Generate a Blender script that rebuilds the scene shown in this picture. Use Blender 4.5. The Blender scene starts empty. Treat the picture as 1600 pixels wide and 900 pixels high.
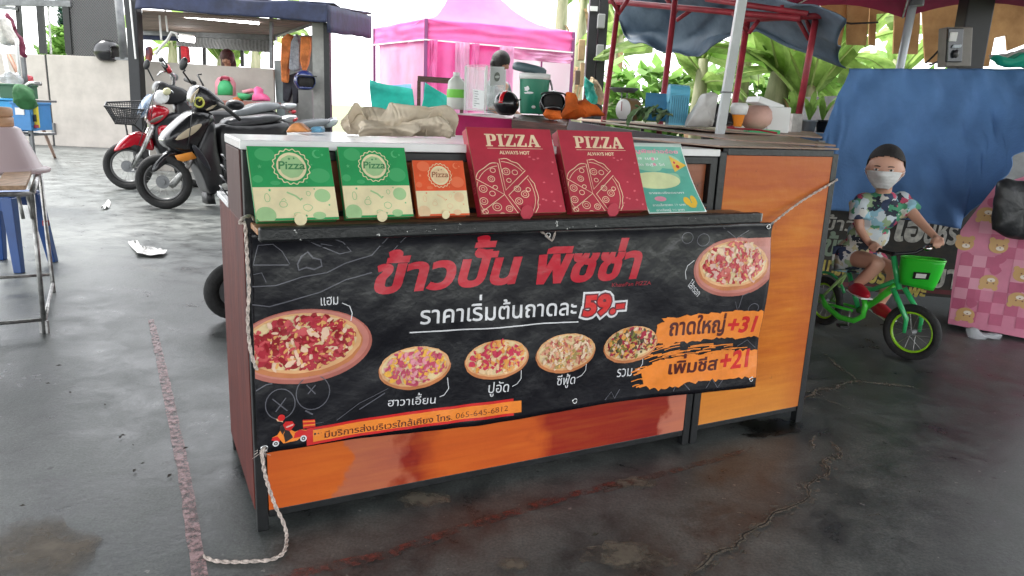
import bpy, bmesh, math, random
import numpy as np
from math import sin, cos, pi, radians as R, hypot, atan2
from mathutils import Vector as V, Matrix, noise
from mathutils.geometry import delaunay_2d_cdt
random.seed(7)
SC = bpy.context.scene
# ---------------------------------------------------------------- camera, world, sun, exposure
CH, FP = 1.1, 1160.0
_d = V((-210.0, 4850.0)); PITCH = math.atan(FP/_d.length); _d.normalize()
F3 = V((0, cos(PITCH), -sin(PITCH))); R3 = V((1, 0, 0)); U3 = R3.cross(F3)
RC = R3*_d.y - U3*_d.x; UC = R3*_d.x + U3*_d.y
cam = bpy.data.cameras.new('camera'); co = bpy.data.objects.new('camera', cam); SC.collection.objects.link(co)
co.matrix_world = Matrix(((RC.x, UC.x, -F3.x, 0), (RC.y, UC.y, -F3.y, 0), (RC.z, UC.z, -F3.z, CH), (0, 0, 0, 1)))
cam.sensor_width = 36; cam.lens = FP/1600*36; cam.clip_end = 500; cam.clip_start = .05
SC.camera = co
W = bpy.data.worlds.new('World'); SC.world = W; W.use_nodes = True
wn, wl = W.node_tree.nodes, W.node_tree.links
sky = wn.new('ShaderNodeTexSky'); sky.sky_type = 'NISHITA'; sky.sun_disc = False
sky.sun_elevation = R(55); sky.sun_rotation = R(-60); sky.air_density = 1.0; sky.dust_density = 1.5
hs = wn.new('ShaderNodeHueSaturation'); hs.inputs['Saturation'].default_value = .22
wl.new(sky.outputs[0], hs.inputs['Color']); wm = wn.new('ShaderNodeMix'); wm.data_type = 'RGBA'; wm.inputs[0].default_value = .6; wm.inputs[7].default_value = (7.2, 7.35, 7.5, 1)   # even cloud cover over the clear sky
wl.new(hs.outputs[0], wm.inputs[6]); wl.new(wm.outputs[2], wn['Background'].inputs[0])
wn['Background'].inputs[1].default_value = .15
sun = bpy.data.lights.new('sun', 'SUN'); sun.energy = 1.5; sun.angle = R(14); sun.color = (1, .96, .9)
so = bpy.data.objects.new('sun', sun); SC.collection.objects.link(so)
_sd = V((sin(R(-60))*cos(R(55)), cos(R(-60))*cos(R(55)), sin(R(55))))
so.rotation_euler = _sd.to_track_quat('Z', 'Y').to_euler()
SC.view_settings.view_transform = 'Standard'; SC.view_settings.look = 'None'
SC.view_settings.exposure = 2.0
SC.cycles.max_bounces = 8; SC.cycles.transparent_max_bounces = 12
SC.cycles.use_denoising = True

# ---------------------------------------------------------------- helpers
def ray(x, y):
    v = V((x-800, y-450)); return F3*FP + R3*(v.x*_d.y - v.y*_d.x) - U3*(v.x*_d.x + v.y*_d.y)
def at(x, y, Y):                       # point of the place seen at photo pixel (x, y), Y metres ahead
    r = ray(x, y); return V((0, 0, CH)) + r*(Y/r.y)
def gr(x, y, z=0):                     # point of the level z seen at photo pixel (x, y)
    r = ray(x, y); return V((0, 0, CH)) + r*((z-CH)/r.z)
MATS = {}
def mat(name, col, rough=.5, metal=0., var=0., scale=6., bump=0., bs=40., alpha=1., trans=0., trl=0., emit=0., stretch=None, coat=0., col2=None, coords='Object', spec=.5, vr=0.):
    if name in MATS: return MATS[name]
    m = bpy.data.materials.new(name); m.use_nodes = True; MATS[name] = m
    n, l = m.node_tree.nodes, m.node_tree.links; b = n['Principled BSDF']
    c = (*col, 1); b.inputs['Base Color'].default_value = c
    b.inputs['Roughness'].default_value = rough; b.inputs['Metallic'].default_value = metal
    b.inputs['Specular IOR Level'].default_value = spec
    b.inputs['Alpha'].default_value = alpha; b.inputs['Transmission Weight'].default_value = trans
    b.inputs['Coat Weight'].default_value = coat; b.inputs['Coat Roughness'].default_value = .08
    if emit: b.inputs['Emission Color'].default_value = c; b.inputs['Emission Strength'].default_value = emit
    if var or bump or col2 or vr:
        tc = n.new('ShaderNodeTexCoord'); mp = n.new('ShaderNodeMapping'); l.new(tc.outputs[coords], mp.inputs[0])
        if stretch: mp.inputs['Scale'].default_value = stretch
    if var or col2:
        t = n.new('ShaderNodeTexNoise'); t.inputs['Scale'].default_value = scale; t.inputs['Detail'].default_value = 6; t.inputs['Roughness'].default_value = .62
        l.new(mp.outputs[0], t.inputs[0])
        r = n.new('ShaderNodeValToRGB'); l.new(t.outputs['Fac'], r.inputs[0])
        a = tuple(max(0, x*(1-var)) for x in col); d = col2 if col2 else tuple(min(1, x*(1+var)) for x in col)
        r.color_ramp.elements[0].position = .36; r.color_ramp.elements[0].color = (*a, 1)
        r.color_ramp.elements[1].position = .64; r.color_ramp.elements[1].color = (*d, 1)
        l.new(r.outputs[0], b.inputs['Base Color'])
        if vr:
            mr = n.new('ShaderNodeMapRange'); mr.inputs['From Min'].default_value = .3; mr.inputs['From Max'].default_value = .7
            mr.inputs['To Min'].default_value = max(0, rough-vr); mr.inputs['To Max'].default_value = min(1, rough+vr)
            l.new(t.outputs['Fac'], mr.inputs[0]); l.new(mr.outputs[0], b.inputs['Roughness'])
    if bump:
        t2 = n.new('ShaderNodeTexNoise'); t2.inputs['Scale'].default_value = bs; t2.inputs['Detail'].default_value = 4
        l.new(mp.outputs[0], t2.inputs[0]); bp = n.new('ShaderNodeBump'); bp.inputs['Strength'].default_value = bump; bp.inputs['Distance'].default_value = .01
        l.new(t2.outputs['Fac'], bp.inputs['Height']); l.new(bp.outputs[0], b.inputs['Normal'])
    if trl:
        tr = n.new('ShaderNodeBsdfTranslucent'); tr.inputs[0].default_value = c
        if var or col2: l.new(r.outputs[0], tr.inputs[0])
        mx = n.new('ShaderNodeMixShader'); mx.inputs[0].default_value = trl
        l.new(b.outputs[0], mx.inputs[1]); l.new(tr.outputs[0], mx.inputs[2]); l.new(mx.outputs[0], n['Material Output'].inputs[0])
    return m
def ragged(name, col, thr=.5, scale=9., rough=.6, stretch=None, soft=.06, radial=0.):   # worn paint or stain: gaps show what lies below
    m = mat(name, col, rough, var=.15, scale=scale*2); n, l = m.node_tree.nodes, m.node_tree.links
    tc = n.new('ShaderNodeTexCoord'); mp = n.new('ShaderNodeMapping'); l.new(tc.outputs['Object'], mp.inputs[0])
    if stretch: mp.inputs['Scale'].default_value = stretch
    t = n.new('ShaderNodeTexNoise'); t.inputs['Scale'].default_value = scale; t.inputs['Detail'].default_value = 9; t.inputs['Roughness'].default_value = .7; l.new(mp.outputs[0], t.inputs[0])
    mr = n.new('ShaderNodeMapRange'); mr.inputs['From Min'].default_value = thr-soft; mr.inputs['From Max'].default_value = thr+soft
    src = t.outputs['Fac']
    if radial:                         # fades out towards the rim of the patch
        vm = n.new('ShaderNodeVectorMath'); vm.operation = 'DISTANCE'; vm.inputs[1].default_value = (.5, .5, 0); sz = n.new('ShaderNodeVectorMath'); sz.operation = 'MULTIPLY'; sz.inputs[1].default_value = (1, 1, 0); l.new(tc.outputs['Generated'], sz.inputs[0]); l.new(sz.outputs[0], vm.inputs[0])
        ma = n.new('ShaderNodeMath'); ma.operation = 'MULTIPLY_ADD'; ma.inputs[1].default_value = -radial; ma.inputs[2].default_value = radial*.22; l.new(vm.outputs['Value'], ma.inputs[0]); mb = n.new('ShaderNodeMath'); l.new(ma.outputs[0], mb.inputs[0]); l.new(t.outputs['Fac'], mb.inputs[1]); src = mb.outputs[0]
    l.new(src, mr.inputs[0]); l.new(mr.outputs[0], n['Principled BSDF'].inputs['Alpha']); return m
def tag(o, label=None, cat=None, group=None, kind=None):
    for k, v in (('label', label), ('category', cat), ('group', group), ('kind', kind)):
        if v: o[k] = v
    return o
WM = {}
def thing(name, label, cat, loc=(0, 0, 0), rz=0., group=None):
    o = bpy.data.objects.new(name, None); SC.collection.objects.link(o); o.empty_display_size = .1
    o.location = loc; o.rotation_euler.z = rz
    WM[o.name] = Matrix.Translation(V(loc)) @ Matrix.Rotation(rz, 4, 'Z')
    return tag(o, label, cat, group)
class G:
    """collects shapes; build() links them as one mesh object. T maps shape coordinates before storing."""
    def __init__(s, T=None): s.v = []; s.f = []; s.mi = []; s.T = T; s.m = 0
    def add(s, vs, fs, T=None):
        n = len(s.v); T = T or s.T
        s.v += [T @ V(p) if T else V(p) for p in vs]; s.f += [tuple(i+n for i in f) for f in fs]; s.mi += [s.m]*len(fs); return s
    def box(s, a, b, T=None):
        x0, y0, z0 = a; x1, y1, z1 = b
        return s.add([(x0,y0,z0),(x1,y0,z0),(x1,y1,z0),(x0,y1,z0),(x0,y0,z1),(x1,y0,z1),(x1,y1,z1),(x0,y1,z1)],
                     [(0,3,2,1),(4,5,6,7),(0,1,5,4),(1,2,6,5),(2,3,7,6),(3,0,4,7)], T)
    def cbox(s, c, d, M=None):        # centre, size, rotation
        M = (Matrix.Translation(V(c)) @ (M or Matrix.Identity(4))); h = V(d)/2
        return s.box(-h, h, (s.T @ M) if s.T else M)
    def beam(s, p, q, w, h, up=(0, 0, 1)):
        p, q = V(p), V(q); z = (q-p); L = z.length; z.normalize(); x = z.cross(V(up))
        if x.length < 1e-4: x = z.cross(V((0, 1, 0)))
        x.normalize(); y = x.cross(z)
        M = Matrix.Translation(p) @ Matrix((x, y, z)).transposed().to_4x4()
        return s.box((-w/2, -h/2, 0), (w/2, h/2, L), (s.T @ M) if s.T else M)
    def tube(s, pts, r, n=8, closed=False, cap=True):
        pts = [V(p) for p in pts]; m = len(pts); rs = r if isinstance(r, (list, tuple)) else [r]*m
        vs = []; up = None
        for i in range(m):
            t = (pts[(i+1) % m]-pts[i-1]) if closed else (pts[min(i+1, m-1)]-pts[max(i-1, 0)])
            if t.length < 1e-9: t = V((0, 0, 1))
            t.normalize()
            if up is None: up = V((0, 0, 1)) if abs(t.z) < .9 else V((1, 0, 0))
            a = t.cross(up)
            if a.length < 1e-4: a = t.cross(V((1, .3, 0)))
            a.normalize(); up = a.cross(t)
            vs += [pts[i] + (a*cos(2*pi*k/n) + up*sin(2*pi*k/n))*rs[i] for k in range(n)]
        fs = [(i*n+k, i*n+(k+1) % n, ((i+1) % m)*n+(k+1) % n, ((i+1) % m)*n+k) for i in range(m if closed else m-1) for k in range(n)]
        if cap and not closed: fs += [tuple(range(n))[::-1], tuple((m-1)*n+k for k in range(n))]
        return s.add(vs, fs)
    def cyl(s, p, q, r, r2=None, n=16): return s.tube([p, q], [r, r if r2 is None else r2], n)
    def ball(s, c, r, n=14, m=9, fn=None, M=None):
        r = (r, r, r) if isinstance(r, (int, float)) else r; c = V(c)
        vs = []
        for i in range(m+1):
            for k in range(n):
                a, b = pi*i/m, 2*pi*k/n; p = V((r[0]*sin(a)*cos(b), r[1]*sin(a)*sin(b), r[2]*cos(a)))
                if fn: p = V(fn(p))
                if M: p = M @ p
                vs.append(c+p)
        return s.add(vs, [(i*n+k, (i+1)*n+k, (i+1)*n+(k+1) % n, i*n+(k+1) % n) for i in range(m) for k in range(n)])
    def lathe(s, prof, c=(0, 0, 0), n=24, M=None, sx=1., sy=1.):
        c = V(c); m = len(prof); vs = []
        for r, z in prof:
            for k in range(n):
                p = V((r*cos(2*pi*k/n)*sx, r*sin(2*pi*k/n)*sy, z))
                if M: p = M @ p
                vs.append(c+p)
        return s.add(vs, [(i*n+k, i*n+(k+1) % n, (i+1)*n+(k+1) % n, (i+1)*n+k) for i in range(m-1) for k in range(n)])
    def grid(s, fn, nu, nv):
        return s.add([fn(i/nu, j/nv) for j in range(nv+1) for i in range(nu+1)],
                     [(j*(nu+1)+i, j*(nu+1)+i+1, (j+1)*(nu+1)+i+1, (j+1)*(nu+1)+i) for j in range(nv) for i in range(nu)])
    def pillow(s, out, w, ax='y', rings=((-1, .86), (-.75, .97), (0, 1), (.75, .97), (1, .86)), yc=0.):
        """side outline (x, z) given body, rounded towards both sides"""
        cx = sum(p[0] for p in out)/len(out); cz = sum(p[1] for p in out)/len(out); n = len(out); vs = []
        ws = w if isinstance(w, (list, tuple)) else [w]*n
        for a, k in rings: vs += [(cx+(p[0]-cx)*k, yc+a*ws[i], cz+(p[1]-cz)*k) for i, p in enumerate(out)]
        fs = [(j*n+i, j*n+(i+1) % n, (j+1)*n+(i+1) % n, (j+1)*n+i) for j in range(len(rings)-1) for i in range(n)]
        fs += [tuple(range(n))[::-1], tuple((len(rings)-1)*n+i for i in range(n))]
        return s.add(vs, fs)
    def slab(s, quad, t):              # four corners (3D, in order) given thickness t against their normal
        q = [V(p) for p in quad]; nn = (q[1]-q[0]).cross(q[3]-q[0]).normalized()*t; k = len(q)
        return s.add(q+[p-nn for p in q], [tuple(range(k)), tuple(range(2*k-1, k-1, -1))]+[((i+1) % k, i, k+i, k+(i+1) % k) for i in range(k)])
    def build(s, name, m, parent=None, smooth=False, bev=0., sub=0, solid=0., world=False, label=None):
        me = bpy.data.meshes.new(name); vs = s.v; top = parent
        while top is not None and top.parent is not None: top = top.parent
        if world and top is not None and top.name in WM:
            inv = WM[top.name].inverted(); vs = [inv @ p for p in vs]
        me.from_pydata([tuple(p) for p in vs], [], s.f)
        for x in (m if isinstance(m, (list, tuple)) else [m]): me.materials.append(x)
        if isinstance(m, (list, tuple)): me.polygons.foreach_set('material_index', s.mi)
        bm = bmesh.new(); bm.from_mesh(me); bmesh.ops.recalc_face_normals(bm, faces=bm.faces); bm.to_mesh(me); bm.free()
        if smooth: me.polygons.foreach_set('use_smooth', [True]*len(me.polygons))
        me.update()
        o = bpy.data.objects.new(name, me); SC.collection.objects.link(o); o.parent = parent
        if solid: d = o.modifiers.new('s', 'SOLIDIFY'); d.thickness = solid; d.offset = 0
        if bev: d = o.modifiers.new('b', 'BEVEL'); d.width = bev; d.segments = 2; d.limit_method = 'ANGLE'; d.angle_limit = R(40)
        if sub: d = o.modifiers.new('u', 'SUBSURF'); d.levels = sub; d.render_levels = sub
        if label: o['label'] = label
        return o
def solo(g, name, label, cat, m, base=None, group=None, **k):     # a thing that is a single mesh, origin at its base
    c = V(base) if base is not None else V((sum(p.x for p in g.v)/len(g.v), sum(p.y for p in g.v)/len(g.v), min(p.z for p in g.v)))
    g.v = [p-c for p in g.v]; o = g.build(name, m, None, **k); o.location = c; return tag(o, label, cat, group)
def dup(o, parent=None):
    c = o.copy(); SC.collection.objects.link(c); c.parent = parent
    if parent is None: WM[c.name] = WM.get(o.name, Matrix.Identity(4))
    for ch in list(o.children): dup(ch, c)
    return c
def nz(p, s=1.): return noise.noise(V(p)*s)
def cloth(fn, nu, nv, amp=.02, sc=3., seed=0):
    g = G()
    def f(u, v):
        p = V(fn(u, v)); return p + V((nz(p+V((seed, 0, 0)), sc), nz(p+V((0, seed+9, 0)), sc), nz(p+V((5, 0, seed)), sc)))*amp
    return g.grid(f, nu, nv)
def quadfn(a, b, c, d):                # bilinear patch a(u0v0) b(u1v0) c(u1v1) d(u0v1)
    a, b, c, d = V(a), V(b), V(c), V(d); return lambda u, v: a.lerp(b, u).lerp(d.lerp(c, u), v)
# ---- flat print: outlines are filled by winding number and laid on a surface map fn(u, v, h)
DG = bpy.context.evaluated_depsgraph_get
def _raw(s):
    c = bpy.data.curves.new('lettering', 'FONT'); c.body = s; c.size = 1; c.fill_mode = 'NONE'; c.resolution_u = 3
    o = bpy.data.objects.new('lettering', c); SC.collection.objects.link(o); dg = DG(); me = bpy.data.meshes.new_from_object(o.evaluated_get(dg))
    vs = [(v.co.x, v.co.y) for v in me.vertices]; loops = []; cur = []
    es = [tuple(e.vertices) for e in me.edges]
    for a, b in es:
        if b == a+1: cur = cur or [a]; cur.append(b)
        else:
            if cur: loops.append([vs[i] for i in cur])
            cur = []
    if cur: loops.append([vs[i] for i in cur])
    bpy.data.objects.remove(o); bpy.data.curves.remove(c); bpy.data.meshes.remove(me); return loops
_cache = {}
def area(l): return sum(l[i-1][0]*l[i][1]-l[i][0]*l[i-1][1] for i in range(len(l)))/2
def grow(l, d):
    out = []; n = len(l)
    for i in range(n):
        a, b, c = V(l[i-1]), V(l[i]), V(l[(i+1) % n]); e, f = (b-a), (c-b)
        if e.length < 1e-7 or f.length < 1e-7: continue
        e.normalize(); f.normalize(); m = V((-e.y-f.y, e.x+f.x)); k = m.length
        if k < .3: continue
        m /= k; q = max(.75, m.dot(V((-e.y, e.x)))); out.append(tuple(b+m*d/q))
    return out
def text(s, bold=0., shear=0., minhole=0.):
    loops = _raw(s); UP = '\u0e31\u0e34\u0e35\u0e36\u0e37'; TONE = '\u0e48\u0e49\u0e4a\u0e4b\u0e4c'
    if any(c in TONE for c in s):      # lift tone marks that sit on an upper vowel
        k = 0
        for i, ch in enumerate(s):
            if ch not in _cache: _cache[ch] = len(_raw('\u0e01'+ch))-len(_raw('\u0e01')) if ch != ' ' else 0
            n = _cache[ch]
            if ch in TONE and i and s[i-1] in UP:
                for j in range(k, min(k+n, len(loops))): loops[j] = [(x, y+.23) for x, y in loops[j]]
            k += n
    if bold:
        sg = 1 if sum(area(l) for l in loops) < 0 else -1
        old = loops; loops = []
        for l in old:
            q = grow(l, bold*sg)
            if len(q) > 2 and area(q)*area(l) > 0 and not (area(l)*sg > 0 and abs(area(q)) < minhole): loops.append(q)
    return [[(x+shear*y, y) for x, y in l] for l in loops if len(l) > 2]
def fit(loops, x0, x1, y0, y1=None, rot=0.):   # scale to the width x0..x1 with baseline y0 (and cap height up to y1)
    xs = [p[0] for l in loops for p in l]; a, b = min(xs), max(xs); k = (x1-x0)/(b-a)
    ky = k if y1 is None else (y1-y0)/max(p[1] for l in loops for p in l)
    out = [[(x0+(x-a)*k, y0+y*ky) for x, y in l] for l in loops]
    if rot: c, s_ = cos(rot), sin(rot); out = [[(x0+(x-x0)*c-(y-y0)*s_, y0+(x-x0)*s_+(y-y0)*c) for x, y in l] for l in out]
    return out
def fill(loops, clip=None, gx=None):
    vs, es = [], []
    for l in loops:
        n = len(vs); vs += [V(p) for p in l]; es += [(n+i, n+(i+1) % len(l)) for i in range(len(l))]
    x0 = min(p.x for p in vs); x1 = max(p.x for p in vs); y0 = min(p.y for p in vs); y1 = max(p.y for p in vs)
    def line(a, b): n = len(vs); vs.extend([V(a), V(b)]); es.append((n, n+1))
    if clip:
        a, b, c, d = clip
        for p, q in (((a, b), (c, b)), ((c, b), (c, d)), ((c, d), (a, d)), ((a, d), (a, b))):
            if not (x0 > a and x1 < c and y0 > b and y1 < d): line(p, q)
    nl = len(vs)
    if gx:
        k = math.ceil(x0/gx)*gx
        while k < x1: line((k, y0-.001), (k, y1+.001)); k += gx
        k = math.ceil(y0/gx)*gx
        while k < y1: line((x0-.001, k), (x1+.001, k)); k += gx
    ov, oe, of, *_ = delaunay_2d_cdt(vs, es, [], 0, 1e-7)
    if not of: return [], []
    P = np.array([tuple(p) for p in ov]); C = np.array([P[list(f)].mean(0) for f in of]); Wn = np.zeros(len(C))
    for l in loops:
        A = np.array(l); B = np.roll(A, -1, 0)
        for s0 in range(0, len(C), 4000):
            c = C[s0:s0+4000]; ax, ay = A[:, 0][None], A[:, 1][None]; bx, by = B[:, 0][None], B[:, 1][None]; cx, cy = c[:, 0][:, None], c[:, 1][:, None]
            side = (bx-ax)*(cy-ay)-(cx-ax)*(by-ay)
            Wn[s0:s0+4000] += ((ay <= cy) & (by > cy) & (side > 0)).sum(1) - ((ay > cy) & (by <= cy) & (side < 0)).sum(1)
    keep = Wn != 0
    if clip: keep &= (C[:, 0] > clip[0]) & (C[:, 0] < clip[2]) & (C[:, 1] > clip[1]) & (C[:, 1] < clip[3])
    F = [tuple(f) for f, k in zip(of, keep) if k]; use = sorted({i for f in F for i in f}); mp = {i: j for j, i in enumerate(use)}
    return [tuple(P[i]) for i in use], [tuple(mp[i] for i in f) for f in F]
def circ(cx, cy, rx, ry=None, n=24, wob=0., k=0, sd=0, rev=False, a0=0., a1=2*pi, rot=0.):
    ry = rx if ry is None else ry; o = []; rn = random.Random(sd)
    ph = rn.random()*6
    for i in range(n):
        a = a0+(a1-a0)*i/n; w = 1+(wob*sin(k*a+ph) if k else wob*rn.uniform(-1, 1)); x, y = rx*w*cos(a), ry*w*sin(a)
        o.append((cx+x*cos(rot)-y*sin(rot), cy+x*sin(rot)+y*cos(rot)))
    return o[::-1] if rev else o
def ringl(cx, cy, rx, ry, w, **k): return [circ(cx, cy, rx, ry, **k), circ(cx, cy, rx-w, ry-w, rev=True, **k)]
def stroke(pts, w, closed=False):
    n = len(pts); L, Rr = [], []
    for i in range(n):
        a = V(pts[i-1] if (i or closed) else pts[0]); b = V(pts[(i+1) % n] if (i < n-1 or closed) else pts[-1]); t = (b-a)
        if t.length < 1e-9: t = V((1, 0))
        t.normalize(); p = V(pts[i]); q = V((-t.y, t.x))*w/2; L.append(tuple(p+q)); Rr.append(tuple(p-q))
    return [Rr, L[::-1]] if closed else [Rr+L[::-1]]
def rect(a, b, c, d): return [(a, b), (c, b), (c, d), (a, d)]
def lay(name, parent, fn, items, clip=None, gx=None, label=None):
    g = G(); ms = []
    for loops, m, h in items:
        vs, fs = fill(loops, clip, gx)
        if m not in ms: ms.append(m)
        g.m = ms.index(m); g.add([fn(u, v, h) for u, v in vs], fs)
    if not g.f: return None
    return g.build(name, ms, parent, label=label)

# ---------------------------------------------------------------- materials
BLACK = mat('black_paint', (.008, .009, .010), .45, var=.3, scale=20, bump=.15, bs=60)
BLKP = mat('black_plastic', (.015, .015, .017), .32, var=.2, scale=15)
GLOSSK = mat('black_gloss', (.010, .010, .012), .22, coat=.25)
RUB = mat('rubber', (.016, .016, .016), .8, var=.3, scale=40, bump=.3, bs=90)
CHROME = mat('chrome', (.6, .6, .6), .22, 1., var=.1, scale=20)
STEEL = mat('steel', (.38, .38, .37), .42, .8, var=.35, scale=25)
WHITEL = mat('white_laminate', (.8, .79, .8), .18, var=.05, scale=8)
WHITE = mat('white_plastic', (.78, .78, .77), .4, var=.05)
ROPE = mat('rope_fibre', (.55, .47, .42), .9, var=.35, scale=90, bump=.6, bs=200)
DARKW = mat('dark_wood', (.10, .045, .035), .45, var=.4, scale=12, stretch=(1, 1, 6), bump=.15)
NAVY = mat('navy_canvas', (.014, .02, .05), .8, var=.35, scale=5, bump=.3, bs=12)
GREYM = mat('grey_metal', (.16, .165, .17), .5, .4, var=.25, scale=8)
TIMB = mat('timber', (.42, .22, .11), .6, var=.3, scale=14, stretch=(1, 6, 1), bump=.2)
KF = -1
# ---------------------------------------------------------------- ground and roof
cm = mat('concrete', (.10, .108, .108), .42); n, l = cm.node_tree.nodes, cm.node_tree.links; pb = n['Principled BSDF']
tc = n.new('ShaderNodeTexCoord')
def nt(sc, det=8, ro=.6, dist=0.):
    t = n.new('ShaderNodeTexNoise'); t.inputs['Scale'].default_value = sc; t.inputs['Detail'].default_value = det; t.inputs['Roughness'].default_value = ro; t.inputs['Distortion'].default_value = dist; l.new(tc.outputs['Object'], t.inputs[0]); return t
def rp(src, a, b, ca, cb):
    r = n.new('ShaderNodeValToRGB'); r.color_ramp.elements[0].position = a; r.color_ramp.elements[1].position = b; r.color_ramp.elements[0].color = (*ca, 1); r.color_ramp.elements[1].color = (*cb, 1); l.new(src, r.inputs[0]); return r
def mixc(f, a, b, mode='MIX', fv=None):
    m = n.new('ShaderNodeMix'); m.data_type = 'RGBA'; m.blend_type = mode
    if fv is not None: m.inputs[0].default_value = fv
    else: l.new(f, m.inputs[0])
    l.new(a, m.inputs[6]); l.new(b, m.inputs[7]); return m
big = nt(.55, 6, .62, .4); mid = nt(4.5, 10, .72, .3); fine = nt(45, 6, .7); sp = nt(16, 4, .55)
c1 = rp(big.outputs['Fac'], .36, .66, (.060, .069, .068), (.128, .138, .136))
c2 = rp(mid.outputs['Fac'], .38, .64, (.45, .45, .46), (1.6, 1.57, 1.52))
c3 = mixc(None, c1.outputs[0], c2.outputs[0], 'MULTIPLY', .9)
c4 = rp(sp.outputs['Fac'], .27, .31, (.3, .3, .3), (1, 1, 1)); c5a = mixc(None, c3.outputs[2], c4.outputs[0], 'MULTIPLY', .8); grit = rp(nt(130, 3, .6).outputs['Fac'], .35, .65, (.72, .72, .72), (1.3, 1.3, 1.3)); c5b = mixc(None, c5a.outputs[2], grit.outputs[0], 'MULTIPLY', .8); fl = rp(nt(34, 3, .5).outputs['Fac'], .71, .74, (0, 0, 0), (.7, .7, .7)); flc = n.new('ShaderNodeRGB'); flc.outputs[0].default_value = (.3, .29, .27, 1); c5 = mixc(fl.outputs[0], c5b.outputs[2], flc.outputs[0])
tan = rp(nt(.8, 9, .7, 1.).outputs['Fac'], .62, .74, (0, 0, 0), (.4, .4, .4)); tcol = n.new('ShaderNodeRGB'); tcol.outputs[0].default_value = (.20, .16, .11, 1)
c6 = mixc(tan.outputs[0], c5.outputs[2], tcol.outputs[0])
l.new(c6.outputs[2], pb.inputs['Base Color'])
mr = n.new('ShaderNodeMapRange'); mr.inputs['From Min'].default_value = .3; mr.inputs['From Max'].default_value = .7; mr.inputs['To Min'].default_value = .22; mr.inputs['To Max'].default_value = .55; pb.inputs['Specular IOR Level'].default_value = .38
l.new(mid.outputs['Fac'], mr.inputs[0]); l.new(mr.outputs[0], pb.inputs['Roughness'])
ad = n.new('ShaderNodeMath'); ad.operation = 'ADD'; l.new(mid.outputs['Fac'], ad.inputs[0]); ml = n.new('ShaderNodeMath'); ml.operation = 'MULTIPLY'; ml.inputs[1].default_value = .25; l.new(fine.outputs['Fac'], ml.inputs[0]); l.new(ml.outputs[0], ad.inputs[1])
bp_ = n.new('ShaderNodeBump'); bp_.inputs['Strength'].default_value = .18; bp_.inputs['Distance'].default_value = .02; l.new(ad.outputs[0], bp_.inputs['Height']); l.new(bp_.outputs[0], pb.inputs['Normal'])
floor = G().add([(-12, -8, 0), (9, -8, 0), (9, 19, 0), (-12, 19, 0)], [(0, 1, 2, 3)]).build('concrete_floor', cm); tag(floor, kind='structure')
soil = G().add([(-250, -250, -.02), (250, -250, -.02), (250, 400, -.02), (-250, 400, -.02)], [(0, 1, 2, 3)]).build('ground', mat('soil', (.22, .2, .14), .9, var=.3, scale=.4, col2=(.16, .24, .07)))
tag(soil, kind='structure')
def strip(name, L, Rr, m, z, step=.03, jit=.004, par=floor, sd=0):     # painted band between two pixel polylines on the floor
    a = [gr(*p) for p in L]; b = [gr(*p) for p in Rr]; g = G(); vs = []
    for i in range(len(a)-1):
        k = max(2, int((a[i+1]-a[i]).length/step))
        for j in range(k + (i == len(a)-2)):
            t = j/k; p, q = a[i].lerp(a[i+1], t), b[i].lerp(b[i+1], t); w = (q-p).normalized(); e = nz(p+V((sd, 0, 0)), 14)*jit; f = nz(q+V((0, sd+4, 0)), 14)*jit
            vs += [p+w*e, q+w*f]
    for v in vs: v.z = z
    g.add(vs, [(2*i, 2*i+1, 2*i+3, 2*i+2) for i in range(len(vs)//2-1)]); return g.build(name, m, par)
strip('painted_line', [(300, 905), (276, 730), (243, 560), (231, 500)], [(326, 905), (296, 730), (257, 560), (241, 500)], ragged('pink_line_paint', (.36, .215, .215), .47, 42, .45, soft=.13), .004)
strip('painted_line', [(400, 905), (600, 862), (700, 828), (860, 778), (960, 753)], [(420, 915), (610, 874), (705, 838), (864, 790), (962, 762)], ragged('red_line_paint', (.16, .042, .032), .53, 26, .6, soft=.1), .004, sd=3)
strip('painted_line', [(940, 762), (1110, 718), (1175, 700)], [(944, 772), (1112, 725), (1176, 704)], ragged('red_line_paint2', (.12, .05, .035), .55, 26, .6, soft=.12), .0042, sd=8)
CRK = ragged('broken_mortar', (.21, .18, .14), .46, 55, .95, soft=.1); CRS = ragged('crack_dust', (.15, .13, .10), .58, 34, .9, soft=.08); CRD = mat('crack_shadow', (.02, .018, .016), .95)
def crack(pts, w, sd):
    rn = random.Random(sd); P = [gr(*p) for p in pts]; line = []
    for i in range(len(P)-1):
        k = max(2, int((P[i+1]-P[i]).length/.02))
        for j in range(k): line.append(P[i].lerp(P[i+1], j/k))
    line = [p+V((nz(p+V((sd, 0, 0)), 12), nz(p+V((0, sd, 0)), 12), 0))*.03+V((rn.uniform(-1, 1), rn.uniform(-1, 1), 0))*.004 for p in line]
    def rib(ww, z, m, nm, hgt=0.):
        vs = []; N = len(line)
        for i, p in enumerate(line):
            t = (line[min(i+1, N-1)]-line[max(i-1, 0)]).normalized(); q = V((-t.y, t.x, 0)); k = ww*(.45+.9*abs(nz(p+V((sd*3, 0, 0)), 25))+.4*rn.random())*min(1, (i+1)/6, (N-i)/6)
            vs += [p-q*k+V((0, 0, z)), p+V((0, 0, z)), p+q*k*rn.uniform(.8, 1.1)+V((0, 0, z))]
        g = G(); g.add(vs, [(3*i+j, 3*i+j+1, 3*i+j+4, 3*i+j+3) for i in range(N-1) for j in (0, 1)]); g.build(nm, m, floor)
    rib(w*1.7, .0040, CRS, 'crack_dust'); rib(w*.4, .0048, CRK, 'crack_rubble'); rib(w*.1, .0056, CRD, 'crack') if sd == 1 else None
crack([(1075, 905), (1110, 875), (1160, 848), (1172, 825), (1232, 795), (1268, 772), (1283, 742), (1300, 715), (1303, 695), (1293, 685)], .022, 1)
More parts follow.
